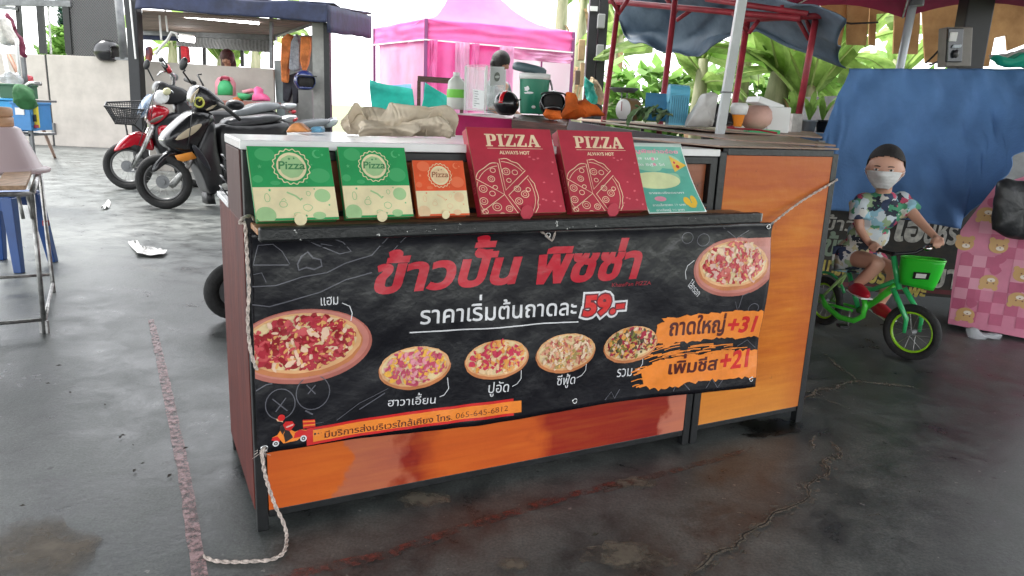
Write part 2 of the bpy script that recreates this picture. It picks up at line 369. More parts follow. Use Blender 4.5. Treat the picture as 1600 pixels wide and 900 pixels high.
crack([(1246, 628), (1290, 608), (1338, 597), (1400, 603), (1450, 608)], .02, 2)
crack([(1290, 555), (1318, 578), (1338, 597)], .012, 3)
crack([(1278, 622), (1308, 632), (1338, 641)], .013, 4)
crack([(1272, 682), (1266, 700), (1258, 712)], .012, 5)
crack([(1135, 800), (1160, 806), (1185, 812)], .008, 6)
crack([(1345, 805), (1370, 805), (1392, 812)], .008, 7)
def patch(name, cx, cy, rx, ry, m, sd, z=.0036):
    c = gr(cx, cy); a = gr(cx+rx, cy); b = gr(cx, cy-ry); g = G(); n_ = 30; vs = []
    for k in range(n_):
        t = 2*pi*k/n_; w = 1+.35*nz((cos(t)*2+sd, sin(t)*2, 0), 1.)+.12*nz((cos(t)*7+sd, sin(t)*7, 0), 1.); p = c+(a-c)*cos(t)*w+(b-c)*sin(t)*w; vs.append((p.x, p.y, z))
    g.add(vs, [tuple(range(n_))]); return g.build(name, m, floor)
WET = ragged('wet_stain', (.008, .009, .008), .42, 9, .3, soft=.05, radial=.5)
patch('wet_stain', 1205, 668, 52, 13, WET, 1); patch('wet_stain', 1180, 682, 22, 5, WET, 4, .0038)
PALE = ragged('mortar_smear', (.17, .145, .11), .5, 11, .9, soft=.12, radial=.9)
patch('mortar_smear', 800, 884, 40, 16, PALE, 2); patch('mortar_smear', 660, 780, 60, 22, PALE, 6); patch('mortar_smear', 985, 755, 60, 12, PALE, 9); patch('mortar_smear', 60, 860, 90, 60, ragged('tan_smear', (.13, .105, .075), .45, 6, .7, soft=.2, radial=.9), 12); patch('mortar_smear', 985, 870, 90, 30, PALE, 15)
rm = mat('roof_sheet', (.10, .11, .12), .6, .3, var=.3, scale=2)
g = G(); N = 90                      # corrugated market roof, unseen; reach shaped to block skylight, left and back open
vs = []
for i in range(N+1):
    x = -4.8+11.8*i/N; z = 3.35+.02*(i % 2)
    vs += [(x, -4.5, z-.1), (x, 7.0, z+.25)]
g.add(vs, [(2*i, 2*i+2, 2*i+3, 2*i+1) for i in range(N)]); tag(g.build('market_roof', rm, solid=.004), kind='structure')
g = G()
for y in (-4.4, -1, 1.6, 4.2, 6.8): g.box((-4.8, y, 3.12), (7.0, y+.08, 3.32))
for x in (-4.7, 6.8): g.box((x, -4.5, 3.0), (x+.1, 7, 3.12))
tag(g.build('roof_frame', GREYM), kind='structure')
# ---------------------------------------------------------------- pizza counter and its neighbour
O = V((-.636, 1.733, 0)); TH = R(27.2); LOC = Matrix.Translation(O) @ Matrix.Rotation(TH, 4, 'Z'); INV = LOC.inverted()
def bp(x, y, d=-.05):                  # pixel -> (along the counter, height) on the plane d in front of the panel
    C = INV @ V((0, 0, CH)); r = INV.to_3x3() @ ray(x, y); q = C + r*((d-C.y)/r.y); return (q.x, q.z)
def paintwood(name, cols, sc=3., st=(1, 1, 7), seed=0., pos=None, rough=.38):
    m = mat(name, cols[0], rough, bump=.12, bs=30); n, l = m.node_tree.nodes, m.node_tree.links
    tc = n.new('ShaderNodeTexCoord'); mp = n.new('ShaderNodeMapping'); mp.inputs['Scale'].default_value = st; mp.inputs['Location'].default_value = (seed, 0, seed); l.new(tc.outputs['Object'], mp.inputs[0])
    t = n.new('ShaderNodeTexNoise'); t.inputs['Scale'].default_value = sc; t.inputs['Detail'].default_value = 7; t.inputs['Roughness'].default_value = .62; t.inputs['Distortion'].default_value = .6; l.new(mp.outputs[0], t.inputs[0])
    t2 = n.new('ShaderNodeTexNoise'); t2.inputs['Scale'].default_value = sc*5; t2.inputs['Detail'].default_value = 5; l.new(mp.outputs[0], t2.inputs[0])
    a = n.new('ShaderNodeMath'); a.operation = 'MULTIPLY_ADD'; a.inputs[1].default_value = .35; l.new(t2.outputs['Fac'], a.inputs[0]); b = n.new('ShaderNodeMath'); b.operation = 'MULTIPLY'; b.inputs[1].default_value = .68; l.new(t.outputs['Fac'], b.inputs[0]); l.new(b.outputs[0], a.inputs[2])
    r = n.new('ShaderNodeValToRGB'); l.new(a.outputs[0], r.inputs[0]); e = r.color_ramp.elements; k = len(cols)
    pos = pos or [.36+.32*i/(k-1) for i in range(k)]
    e[0].position = pos[0]; e[0].color = (*cols[0], 1); e[1].position = pos[-1]; e[1].color = (*cols[-1], 1)
    for i in range(1, k-1): x = e.new(pos[i]); x.color = (*cols[i], 1)
    sc = n.new('ShaderNodeTexNoise'); sc.inputs['Scale'].default_value = 22; sc.inputs['Detail'].default_value = 5; sc.inputs['Roughness'].default_value = .65; l.new(tc.outputs['Object'], sc.inputs[0])
    rr = n.new('ShaderNodeValToRGB'); rr.color_ramp.elements[0].position = .29; rr.color_ramp.elements[0].color = (.25, .2, .2, 1); rr.color_ramp.elements[1].position = .34; rr.color_ramp.elements[1].color = (1, 1, 1, 1); l.new(sc.outputs['Fac'], rr.inputs[0])
    mu = n.new('ShaderNodeMix'); mu.data_type = 'RGBA'; mu.blend_type = 'MULTIPLY'; mu.inputs[0].default_value = .8; l.new(r.outputs[0], mu.inputs[6]); l.new(rr.outputs[0], mu.inputs[7]); l.new(mu.outputs[2], n['Principled BSDF'].inputs['Base Color'])
    class Out: outputs = [mu.outputs[2]]
    return m, Out, tc
OR1, r1, tc1 = paintwood('orange_stain', [(.26, .022, .012), (.42, .05, .012), (.58, .12, .018), (.68, .2, .03)], 1.5, (1, 1, 11), 3.1)
# stain differs along the board: orange at the left, bare pinkish middle, crimson right with a bare end
n, l = OR1.node_tree.nodes, OR1.node_tree.links
sx = n.new('ShaderNodeSeparateXYZ'); l.new(tc1.outputs['Object'], sx.inputs[0])
t3 = n.new('ShaderNodeTexNoise'); t3.inputs['Scale'].default_value = 9; t3.inputs['Detail'].default_value = 5; l.new(tc1.outputs['Object'], t3.inputs[0])
wob = n.new('ShaderNodeMath'); wob.operation = 'MULTIPLY_ADD'; wob.inputs[1].default_value = .22; wob.inputs[2].default_value = -.11; l.new(t3.outputs['Fac'], wob.inputs[0])
xx = n.new('ShaderNodeMath'); l.new(sx.outputs['X'], xx.inputs[0]); l.new(wob.outputs[0], xx.inputs[1])
zone = n.new('ShaderNodeValToRGB'); zone.color_ramp.interpolation = 'LINEAR'; e = zone.color_ramp.elements
xs = n.new('ShaderNodeMath'); xs.operation = 'MULTIPLY'; xs.inputs[1].default_value = 1/1.45; l.new(xx.outputs[0], xs.inputs[0]); l.new(xs.outputs[0], zone.inputs[0])
zp = [(0, (.60, .12, .02)), (.155, (.60, .13, .02)), (.165, (.42, .14, .08)), (.27, (.42, .13, .08)), (.29, (.22, .014, .012)), (.36, (.62, .12, .02)), (.55, (.6, .11, .02)), (.6, (.27, .016, .012)), (.9, (.20, .01, .012)), (.915, (.5, .19, .13)), (1, (.52, .2, .13))]
e[0].position, e[0].color = zp[0][0], (*zp[0][1], 1); e[1].position, e[1].color = 1, (*zp[-1][1], 1)
for p, c in zp[1:-1]: q = e.new(p); q.color = (*c, 1)
mx = n.new('ShaderNodeMix'); mx.data_type = 'RGBA'; mx.inputs[0].default_value = .74; l.new(r1.outputs[0], mx.inputs[6]); l.new(zone.outputs[0], mx.inputs[7]); l.new(mx.outputs[2], n['Principled BSDF'].inputs['Base Color'])
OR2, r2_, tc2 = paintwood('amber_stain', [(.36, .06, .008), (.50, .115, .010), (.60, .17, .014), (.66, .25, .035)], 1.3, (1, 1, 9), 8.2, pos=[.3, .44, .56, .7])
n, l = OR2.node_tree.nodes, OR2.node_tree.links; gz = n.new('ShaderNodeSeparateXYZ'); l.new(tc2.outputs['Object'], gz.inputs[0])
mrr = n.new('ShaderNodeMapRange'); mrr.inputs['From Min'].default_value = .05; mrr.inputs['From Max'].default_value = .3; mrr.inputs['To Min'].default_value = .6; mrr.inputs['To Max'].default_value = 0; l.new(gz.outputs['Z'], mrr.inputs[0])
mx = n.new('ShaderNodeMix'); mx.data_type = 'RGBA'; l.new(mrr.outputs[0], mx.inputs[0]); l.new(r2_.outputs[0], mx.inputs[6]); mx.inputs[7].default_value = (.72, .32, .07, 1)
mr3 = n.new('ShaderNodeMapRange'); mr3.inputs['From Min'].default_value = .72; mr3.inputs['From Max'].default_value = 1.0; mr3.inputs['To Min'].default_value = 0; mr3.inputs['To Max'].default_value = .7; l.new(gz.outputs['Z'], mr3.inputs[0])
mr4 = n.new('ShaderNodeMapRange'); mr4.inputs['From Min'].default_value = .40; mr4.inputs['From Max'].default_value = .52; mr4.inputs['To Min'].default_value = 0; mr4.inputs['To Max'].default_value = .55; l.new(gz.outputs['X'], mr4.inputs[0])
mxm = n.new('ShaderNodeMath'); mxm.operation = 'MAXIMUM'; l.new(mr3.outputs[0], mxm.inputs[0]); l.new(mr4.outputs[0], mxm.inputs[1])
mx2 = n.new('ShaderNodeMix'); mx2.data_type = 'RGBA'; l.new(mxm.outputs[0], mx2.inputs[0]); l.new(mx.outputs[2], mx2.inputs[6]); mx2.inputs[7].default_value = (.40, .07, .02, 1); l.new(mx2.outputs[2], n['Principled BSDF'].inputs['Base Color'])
RW, _, _ = paintwood('mahogany_stain', [(.05, .010, .009), (.09, .016, .012), (.14, .028, .018)], 3, (1, 5, 1), 1., rough=.6)
PW, _, _ = paintwood('dull_mahogany', [(.065, .028, .026), (.09, .04, .036)], 3, (1, 5, 1), 4., rough=.6)
for m_ in (OR1, OR2): m_.node_tree.nodes['Principled BSDF'].inputs['Specular IOR Level'].default_value = .3
for m_ in (RW, PW): m_.node_tree.nodes['Principled BSDF'].inputs['Specular IOR Level'].default_value = .25
SW, _, _ = paintwood('upper_stain', [(.18, .05, .02), (.28, .08, .03), (.33, .1, .04)], 3, (1, 1, 5), 6.)
chip = mat('chipped_black_paint', (.008, .009, .01), .4, bump=.2, bs=80); n, l = chip.node_tree.nodes, chip.node_tree.links
tc = n.new('ShaderNodeTexCoord'); t = n.new('ShaderNodeTexNoise'); t.inputs['Scale'].default_value = 24; t.inputs['Detail'].default_value = 6; t.inputs['Roughness'].default_value = .7; l.new(tc.outputs['Object'], t.inputs[0])
r = n.new('ShaderNodeValToRGB'); r.color_ramp.elements[0].position = .645; r.color_ramp.elements[0].color = (.007, .008, .009, 1); r.color_ramp.elements[1].position = .66; r.color_ramp.elements[1].color = (.6, .6, .58, 1); l.new(t.outputs['Fac'], r.inputs[0]); l.new(r.outputs[0], n['Principled BSDF'].inputs['Base Color'])
A = thing('pizza_counter', 'long stained plywood counter with black frame, white top and the banner hung on its front', 'counter', O, TH)
def part(name, a, b, m, par, bev=.002, label=None): return G().box(a, b).build(name, m, par, bev=bev, label=label)
part('front_panel', (.03, 0, .058), (1.398, .012, .80), OR1, A, 0)
part('side_panel', (-.002, .03, .05), (.01, .548, .81), RW, A)
part('upper_side_panel', (-.004, .028, .812), (.01, .298, .984), PW, A)
part('ledge', (-.006, .302, .812), (1.4, .575, .826), WHITEL, A)
for x, y, z in ((0, 0, .984), (1.402, .002, .984), (0, .515, .81), (1.402, .515, .81)): part('leg', (x, y, 0), (x+.028, y+.028, z), BLACK, A)
part('bottom_rail', (.03, .004, .035), (1.4, .026, .056), BLACK, A)
part('back_light_block', (.03, .538, .0), (1.4, .546, .81), RW, A, 0)  # added, unseen: stops light from behind reaching under the counter
part('base_light_block', (.03, .03, .05), (1.4, .53, .06), RW, A, 0)  # added plate, keeps the floor below dark
part('upper_panel', (.03, .02, .826), (1.4, .03, .965), SW, A)
part('floor_board', (.01, .004, .802), (1.43, .298, .8255), SW, A)
part('top_rail', (.03, -.002, .962), (1.4, .026, .984), BLACK, A)
part('lower_rail', (.03, -.001, .826), (1.4, .018, .838), BLACK, A)
part('upper_back_panel', (.01, .285, .83), (1.43, .297, .984), PW, A)
part('top_board', (-.005, -.004, .986), (1.432, .31, 1.008), WHITEL, A, .003)
part('shelf_board', (.012, -.105, .803), (1.5, -.002, .817), TIMB, A)
part('shelf_edge', (.013, -.132, .79), (1.51, -.107, .824), chip, A, .006)
part('end_cap', (1.51, -.13, .795), (1.516, -.109, .822), STEEL, A, .003)
B = thing('tall_counter', 'bright orange plywood counter standing right of the banner counter', 'counter', LOC @ V((1.434, 0, 0)), TH)
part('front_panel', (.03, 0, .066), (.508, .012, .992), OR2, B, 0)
for x, y, z in ((0, -.002, 1.0), (.508, -.002, 1.0), (0, .5, 1.0), (.508, .5, 1.0)): part('leg', (x, y, 0), (x+.028, y+.028, z), BLACK, B)
part('top_rail', (.03, -.003, .99), (.508, .022, 1.012), BLACK, B)
part('bottom_rail', (.03, .004, .045), (.508, .024, .064), BLACK, B)
TOPW = mat('brown_laminate', (.24, .15, .105), .42, var=.2, scale=10)
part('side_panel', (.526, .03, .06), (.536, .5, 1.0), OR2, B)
part('back_light_block', (.03, .505, .0), (.508, .513, 1.0), RW, B, 0)  # added here too, shuts out light from behind
part('base_light_block', (.03, .03, .05), (.508, .5, .06), RW, B, 0)  # added plate against light under this counter
part('top_board', (.0, .001, 1.014), (.536, .54, 1.02), TOPW, B, .001)
C = thing('long_counter', 'long brown-topped counter running back from the orange one, black edge', 'counter', (1.0, 3.2, 0))
A6, A1, A2, A3, A4, A5 = at(1150, 218.5, 3.0), at(1306, 226.5, 2.66), at(1222, 210.5, 4.6), at(1010, 190.5, 7.2), at(880, 184, 7.0), at(1075, 208.5, 3.9)
tp = [A6, A1+V((-.03, .1, 0)), A3, A4]
for q in ((A6, A1, A2, A5), (A5, A2, A3, A4)): G().slab(q, .006).build('top_board', TOPW, C, world=True)
G().add([tp[0]+V((0, 0, -.022)), tp[3]+V((0, 0, -.022)), tp[3]+V((.0, 0, -.1)), tp[0]+V((0, 0, -.1)), tp[0]+V((.03, 0, -.022)), tp[3]+V((.03, 0, -.022)), tp[3]+V((.03, 0, -.1)), tp[0]+V((.03, 0, -.1))], [(0,1,2,3),(4,7,6,5),(0,4,5,1),(3,2,6,7),(0,3,7,4),(1,5,6,2)]).build('edge_rail', BLACK, C, world=True)
G().add([tp[0]+V((.01, 0, -.1)), tp[3]+V((.01, 0, -.1)), V((tp[3].x+.01, tp[3].y, .06)), V((tp[0].x+.01, tp[0].y, .06)), tp[0]+V((.02, 0, -.1)), tp[3]+V((.02, 0, -.1)), V((tp[3].x+.02, tp[3].y, .06)), V((tp[0].x+.02, tp[0].y, .06))], [(0,1,2,3),(4,7,6,5),(0,4,5,1),(3,2,6,7),(0,3,7,4),(1,5,6,2)]).build('side_panel', RW, C, world=True)
for p, dx in ((tp[0], .02), (tp[3], .02), (tp[1], -.05), (tp[2], -.05)): G().box((p.x+dx, p.y-.03, 0), (p.x+dx+.03, p.y, p.z-.022)).build('leg', BLACK, C, world=True)
# ---------------------------------------------------------------- banner
BAN = thing('vinyl_banner', 'black vinyl banner with red Thai lettering and pizza pictures hung across the counter', 'banner', O, TH)
VIN = mat('black_vinyl', (.006, .006, .008), .27, bump=.8, bs=9, spec=.45)
n, l = VIN.node_tree.nodes, VIN.node_tree.links; tc = n.new('ShaderNodeTexCoord'); t = n.new('ShaderNodeTexNoise'); t.inputs['Scale'].default_value = 3; t.inputs['Detail'].default_value = 5; l.new(tc.outputs['Object'], t.inputs[0])
r = n.new('ShaderNodeValToRGB'); r.color_ramp.elements[0].position = .5; r.color_ramp.elements[0].color = (.005, .005, .008, 1); r.color_ramp.elements[1].position = .8; r.color_ramp.elements[1].color = (.016, .016, .021, 1); l.new(t.outputs['Fac'], r.inputs[0]); l.new(r.outputs[0], n['Principled BSDF'].inputs['Base Color'])
def bsurf(u, z, h=0.):
    y = -.052+.012*(z-.5) + .007*nz((u*2.2, z*3, 0)) + .004*nz((u*5+z*3, z*6, 4)) + .0035*nz((u*14-z*8, z*9, 7)) - .006*max(0, sin(u*3.1+z*2))
    if z > .76: y -= (z-.76)*.3
    if u > 1.35: y -= (u-1.35)*.05*(sin(z*14)*.5+.6)
    return V((u, y-h, z))
def ztop(u): return .803-.0146*u - .006*max(0, sin(u*pi/1.64))
def zbot(u): return .248-.0225*u + .004*sin(u*7)
g = G(); NU, NV = 110, 40
g.grid(lambda a, b: bsurf(1.642*a, zbot(1.642*a)+(ztop(1.642*a)-zbot(1.642*a))*b), NU, NV)
g.build('banner_sheet', VIN, BAN, smooth=True, solid=.0008)
def ink(name, c, rough=.3): return mat('ink_'+name, c, rough, var=.1, scale=12, bump=.8 if rough < .35 else .1, bs=9 if rough < .35 else 60)
RED, WHT, GRY, ORG, DBR = ink('red', (.5, .012, .03)), ink('white', (.72, .72, .74)), ink('chalk', (.11, .11, .13)), ink('orange', (.85, .25, .035)), ink('brown', (.09, .014, .012))
RED2 = ink('bright_red', (.62, .02, .02)); CLIP = (.002, .2, 1.64, .8)
def bprint(name, items, **k): return lay(name, BAN, bsurf, [(a, b, c*1.3+.0004) for a, b, c in items], CLIP, .02, **k)
def btxt(s, x0, y0, x1, y1, px_top, bold=0., shear=0., mh=0.):   # baseline from (x0,y0) to (x1,y1) px, top of the marks at px_top
    a, b = bp(x0, y0), bp(x1, y1); tz = bp(*px_top)[1]; L = hypot(b[0]-a[0], b[1]-a[1])
    xm = (bp(*px_top)[0]-a[0])/(b[0]-a[0]); base = a[1]+(b[1]-a[1])*xm
    return fit(text(s, bold, shear, mh), a[0], a[0]+L, a[1], a[1]+(tz-base), atan2(b[1]-a[1], b[0]-a[0]))
t1a = btxt('ข้าวปั้น', 583, 456, 815, 440, (768, 367), .04, .22, .02); t1b = btxt('พิซซ่า', 838, 442, 1000, 432, (965, 372), .04, .22, .02)
bprint('headline_text', [(t1a, RED, .0006), (t1b, RED, .0006)])
bprint('brand_text', [(btxt('KhawPan PIZZA', 955, 448, 1015, 444, (1000, 439), .01), ink('dim_red', (.3, .012, .025)), .0006)])
bprint('price_text', [(btxt('ราคาเริ่มต้นถาดละ', 654, 505, 899, 491, (757, 460), .012), WHT, .0006)])
bprint('underline', [(stroke([bp(x, y) for x, y in ((638, 518), (700, 515), (780, 511), (850, 505), (902, 502))], .0035), WHT, .0006)])
p59 = btxt('59.-', 908, 492, 974, 486, (925, 460), .05, .08)
bprint('price_number', [([grow(q, .011*(1 if sum(area(z) for z in p59) < 0 else -1)) for q in p59], WHT, .0006), ([grow(q, .0045*(1 if sum(area(z) for z in p59) < 0 else -1)) for q in p59], ink('outline', (.12, .01, .02)), .001), (p59, RED2, .0014)])
def E(cx, cy, rx, ry): c = bp(cx, cy); a = bp(cx+rx, cy); b = bp(cx-rx, cy); t = bp(cx, cy-ry); d = bp(cx, cy+ry); return ((a[0]+b[0])/2, c[1], (a[0]-b[0])/2, (t[1]-d[1])/2)
CR1, CR2, CH1, CH2 = ink('crust', (.55, .2, .075)), ink('crust_light', (.75, .42, .2)), ink('cheese', (.78, .6, .33)), ink('cheese_gold', (.72, .38, .13))
BRD, BRD2 = ink('board', (.42, .13, .10)), ink('board_light', (.55, .21, .17))
TOPS = {'ham': [((.45, .03, .05), 9), ((.6, .09, .1), 5), ((.3, .012, .02), 4), ((.8, .55, .4), 2)], 'hawaii': [((.85, .45, .07), 6), ((.55, .08, .14), 7), ((.75, .3, .35), 4)], 'crab': [((.8, .35, .08), 6), ((.6, .04, .09), 6), ((.85, .6, .35), 4)],
        'sea': [((.72, .35, .22), 6), ((.5, .12, .09), 5), ((.8, .6, .42), 5), ((.4, .3, .1), 2)], 'mix': [((.4, .03, .06), 7), ((.75, .35, .08), 3), ((.1, .07, .04), 3), ((.75, .55, .4), 4), ((.2, .2, .04), 2)], 'sausage': [((.72, .45, .38), 7), ((.5, .03, .05), 9), ((.62, .12, .1), 5), ((.8, .6, .4), 3)]}
def pizza(name, cx, cy, rx, ry, kind, n, board=None, sz=.1, sd=0, label=None):
    x, z, a, b = E(cx, cy, rx, ry); it = []; rn = random.Random(sd)
    if board:
        bx, bz, ba, bb = E(*board); it += [([circ(bx, bz, ba, bb, n=48)], BRD, .0003), ([circ(bx, bz+bb*.04, ba*.955, bb*.93, n=48)], BRD2, .0005)]
    it += [([circ(x, z-b*.05, a, b*.97, n=44, wob=.012, sd=sd)], CR1, .0008), ([circ(x, z+b*.03, a*.97, b*.9, n=44, wob=.015, sd=sd+1)], CR2, .001), ([circ(x, z+b*.05, a*.9, b*.82, n=44, wob=.03, sd=sd+2)], CH1, .0012)]
    by = {}
    for i in range(n):
        q = math.sqrt(rn.random())*.84; t = rn.random()*6.283; px_, pz_ = x+a*q*cos(t), z+b*.05+b*q*.92*sin(t)
        tot = sum(w for _, w in TOPS[kind]); w = rn.random()*tot; k = 0
        while w > TOPS[kind][k][1]: w -= TOPS[kind][k][1]; k += 1
        s_ = a*sz*rn.uniform(.6, 1.4); by.setdefault((k, i*4//n), []).append(circ(px_, pz_, s_, s_*rn.uniform(.4, .75), n=7, wob=.3, sd=sd+i, rot=rn.random()*3))
        if i % 3 == 0: by.setdefault(('c', i*4//n), []).append(circ(px_+a*.04, pz_, s_*.6, s_*.3, n=6, wob=.4, sd=i, rot=rn.random()*3))
    for j, (k, lv) in enumerate(sorted(by, key=lambda q: (q[1], str(q[0])))):
        c = ink('top_%s%s' % (kind, k), TOPS[kind][k][0]) if k != 'c' else CH2
        # pieces of one colour may overlap: orient them alike so that none cuts a hole
        it.append((by[(k, lv)], c, .0015+.0002*j))
    return bprint(name, it, label=label)
pizza('pizza_picture', 468, 537, 97, 52, 'ham', 420, (470, 541, 110, 58), .07, 1, label='large printed ham pizza on a pink board')
pizza('pizza_picture', 646, 572, 56, 34, 'hawaii', 210, None, .08, 2)
pizza('pizza_picture', 774, 559, 50, 31, 'crab', 180, None, .085, 3)
pizza('pizza_picture', 882, 550, 46, 31, 'sea', 200, None, .08, 4)
pizza('pizza_picture', 984, 537, 42, 29, 'mix', 180, None, .085, 5)
x_, z_ = bp(1196, 395)
bprint('board_handle', [([[bp(*p) for p in ((1168, 372), (1215, 370), (1215, 425), (1180, 440))]], BRD2, .0004)])
pizza('pizza_picture', 1143, 413, 52, 39, 'sausage', 230, (1144, 417, 60, 45), .085, 6, label='printed sausage pizza on a round pink board')
for s, a, b, t_ in (('แฮม', (500, 476), (527, 474), (502, 463)), ('ฮาวาเอี้ยน', (604, 633), (678, 628), (652, 612)), ('ปูอัด', (760, 612), (792, 610), (776, 594)), ('ซีฟู้ด', (868, 601), (897, 599), (885, 583)), ('รวม', (963, 589), (986, 587), (970, 576))):
    bprint('pizza_name', [(btxt(s, *a, *b, t_, .002), WHT, .0006)])
a_, b_ = bp(1073, 441), bp(1096, 470); q = fit(text('ไส้กรอก', .002), 0, .062, 0, .028); ang = -.72
bprint('pizza_name', [([[(a_[0]+x*cos(ang)-y*sin(ang), a_[1]-.01+x*sin(ang)+y*cos(ang)) for x, y in l_] for l_ in q], WHT, .0006)])
for P_ in (((533, 472), (545, 477), (549, 488), (547, 500)), ((697, 588), (699, 605), (692, 615), (685, 618)), ((812, 577), (812, 590), (806, 598), (798, 602)), ((915, 565), (914, 578), (908, 586), (900, 590)), ((1004, 556), (1003, 568), (998, 576), (991, 579)), ((1085, 407), (1074, 415), (1070, 425), (1071, 436))):
    bprint('pointer_line', [(stroke([bp(*p) for p in P_], .0022), WHT, .0006)])
def brush(xl, yl, xr, yr, w, sd):
    rn = random.Random(sd); N = 40; up, lo = [], []
    for i in range(N+1):
        t = i/N; x = xl+(xr-xl)*t; y = yl+(yr-yl)*t-4*sin(t*pi); k = w*min(1, .6+t*4)*rn.uniform(.88, 1.08); up.append(bp(x+rn.uniform(-6, 6)*(1-t), y-k)); lo.append(bp(x, y+k*rn.uniform(.9, 1.1)))
    return [lo+up[::-1]]
def bristles(n_, x0, x1, y0, y1, sl, sd):
    rn = random.Random(sd); o = []
    for i in range(n_):
        x = rn.uniform(x0, x1); y = rn.uniform(y0, y1); L = rn.uniform(10, 40); o += stroke([bp(x, y), bp(x+L/2, y+sl*L/2-1), bp(x+L, y+sl*L)], rn.uniform(.002, .005))
    return o
bprint('orange_brush_stroke', [(brush(1022, 522, 1188, 504, 21, 1)+bristles(26, 985, 1040, 525, 565, -.28, 2)+bristles(14, 1050, 1140, 540, 552, -.12, 3), ORG, .0006)])
bprint('orange_brush_stroke', [(brush(1005, 590, 1181, 566, 22, 4)+bristles(30, 985, 1030, 575, 606, -.26, 5)+bristles(10, 1040, 1120, 548, 558, -.1, 6), ORG, .0007)])
bprint('offer_text', [(btxt('ถาดใหญ่', 1044, 524, 1129, 517, (1070, 492), .03), DBR, .001), (btxt('+31', 1133, 519, 1177, 516, (1150, 493), .035, .12), RED2, .001)])
bprint('offer_text', [(btxt('เพิ่มชีส', 1042, 584, 1118, 576, (1066, 552), .03), DBR, .0011), (btxt('+21', 1122, 577, 1167, 570, (1150, 546), .035, .12), RED2, .0011)])
def band(w, off, x0, x1): 
    N = 26; up, lo = [], []
    for i in range(N+1):
        x = x0+(x1-x0)*i/N; y = 679-(x-490)*.1435-3.5*sin((x-490)/325*pi)+off; up.append(bp(x, y-w)); lo.append(bp(x, y+w))
    return [lo+up[::-1]]
bprint('phone_strip', [(band(13, 0, 478, 800), RED2, .0006), (band(9, 0, 488, 812), ORG, .0009)])
bprint('phone_text', [(btxt('มีบริการส่งบริเวรใกล้เคียง โทร. 065-645-6812', 506, 682, 791, 639.5, (600, 657), .012), DBR, .0012)])
def pb_(pts): return [[bp(400+x*.15, 620+y*.15) for x, y in pts]]
def pc_(x, y, r): c = bp(400+x*.15, 620+y*.15); s_ = bp(400+(x+r)*.15, 620+y*.15)[0]-c[0]; return [circ(*c, s_, n=20)]
SK = ink('skin', (.75, .42, .25)); DK = ink('dark', (.03, .02, .02))
bprint('delivery_picture', [(pb_([(160, 410), (215, 385), (250, 330), (330, 320), (400, 350), (470, 330), (555, 335), (565, 385), (480, 395), (420, 440), (280, 472), (250, 440)]), ORG, .0006),
    (pb_([(155, 438), (165, 410), (215, 395), (245, 430), (235, 455)])+pb_([(385, 420), (400, 365), (450, 330), (540, 345), (575, 385), (470, 400)])+pb_([(250, 310), (300, 245), (370, 240), (400, 280), (350, 345)]), RED2, .0008),
    (pb_([(300, 330), (340, 340), (380, 410), (300, 460), (280, 380)])+pb_([(245, 290), (270, 275), (300, 330), (270, 380), (240, 330)]), DK, .001), (pb_([(200, 215), (270, 225), (275, 250), (215, 240)]), SK, .001),
    (pc_(258, 205, 38), RED2, .0012), (pb_([(300, 300), (385, 265), (380, 285), (310, 310)]), ink('pink', (.8, .45, .4)), .0012), (pb_([(480, 230), (608, 225), (612, 300), (485, 320)]), RED2, .0008), (pb_([(482, 240), (609, 235), (610, 250), (483, 256)])+pb_([(484, 280), (611, 270), (611, 284), (485, 298)]), ORG, .001),
    (pc_(200, 472, 34)+pc_(487, 418, 34), WHT, .001), (pc_(200, 472, 20)+pc_(487, 418, 20), DK, .0012), (pc_(200, 472, 8)+pc_(487, 418, 8), WHT, .0014),
    (stroke([bp(*p) for p in ((492, 660), (505, 658))], .001)+stroke([bp(*p) for p in ((484, 670), (502, 668))], .0016), GRY, .0006), (pc_(607, 373, 12)+pc_(643, 368, 7)+pc_(672, 362, 4), DK, .0013)])
def ck(*P_, w=.0028, closed=False): return stroke([bp(*p) for p in P_], w, closed)
def kc(cx, cy, r, **k): x, z, a, b = E(cx, cy, r, r); return ringl(x, z, a, b, .0025, n=26, **k)
for dd in (ck((395, 412), (402, 382), (425, 380), (440, 392), (452, 412), w=.002), ck((395, 413), (450, 413)), ck((480, 375), (510, 368), (535, 378), (548, 392), (530, 396), (510, 388), (490, 380), closed=True), ck((470, 400), (480, 393), (488, 402), (500, 405), (502, 415), (490, 420), (478, 417), (466, 421), (464, 412), closed=True, w=.004), ck((393, 447), (430, 445), (470, 432), (510, 425), (540, 410), (580, 398), (605, 370)), ck((393, 475), (420, 478), (450, 470), (500, 455), (540, 436), (580, 425)), ck((395, 428), (408, 425), (415, 440), w=.002), ck((500, 380), (530, 385), w=.002), ck((610, 395), (640, 362), w=.002), kc(437, 630, 24), kc(488, 612, 27), ck((425, 622), (448, 640)), ck((446, 620), (430, 642)), ck((478, 600), (492, 614)), ck((480, 614), (492, 600)), ck((395, 612), (415, 600), (425, 598)), ck((525, 655), (560, 628), (605, 605), w=.0016), ck((560, 638), (600, 612), w=.003), ck((476, 640), (488, 646), w=.004), kc(1100, 375, 10), kc(1075, 372, 9), ck((1130, 355), (1150, 372), (1170, 360)), ck((1150, 480), (1155, 460), (1165, 455)), kc(1172, 480, 8), ck((1145, 470), (1150, 490), w=.002), ck((1050, 610), (1060, 590), (1075, 608)), ck((1100, 605), (1110, 590), (1118, 604), (1128, 590)), ck((945, 625), (955, 612), (960, 622), (968, 608)), ck((1150, 540), (1165, 530), (1178, 542), w=.002)): bprint('chalk_doodle', [(dd, GRY, .0004)])
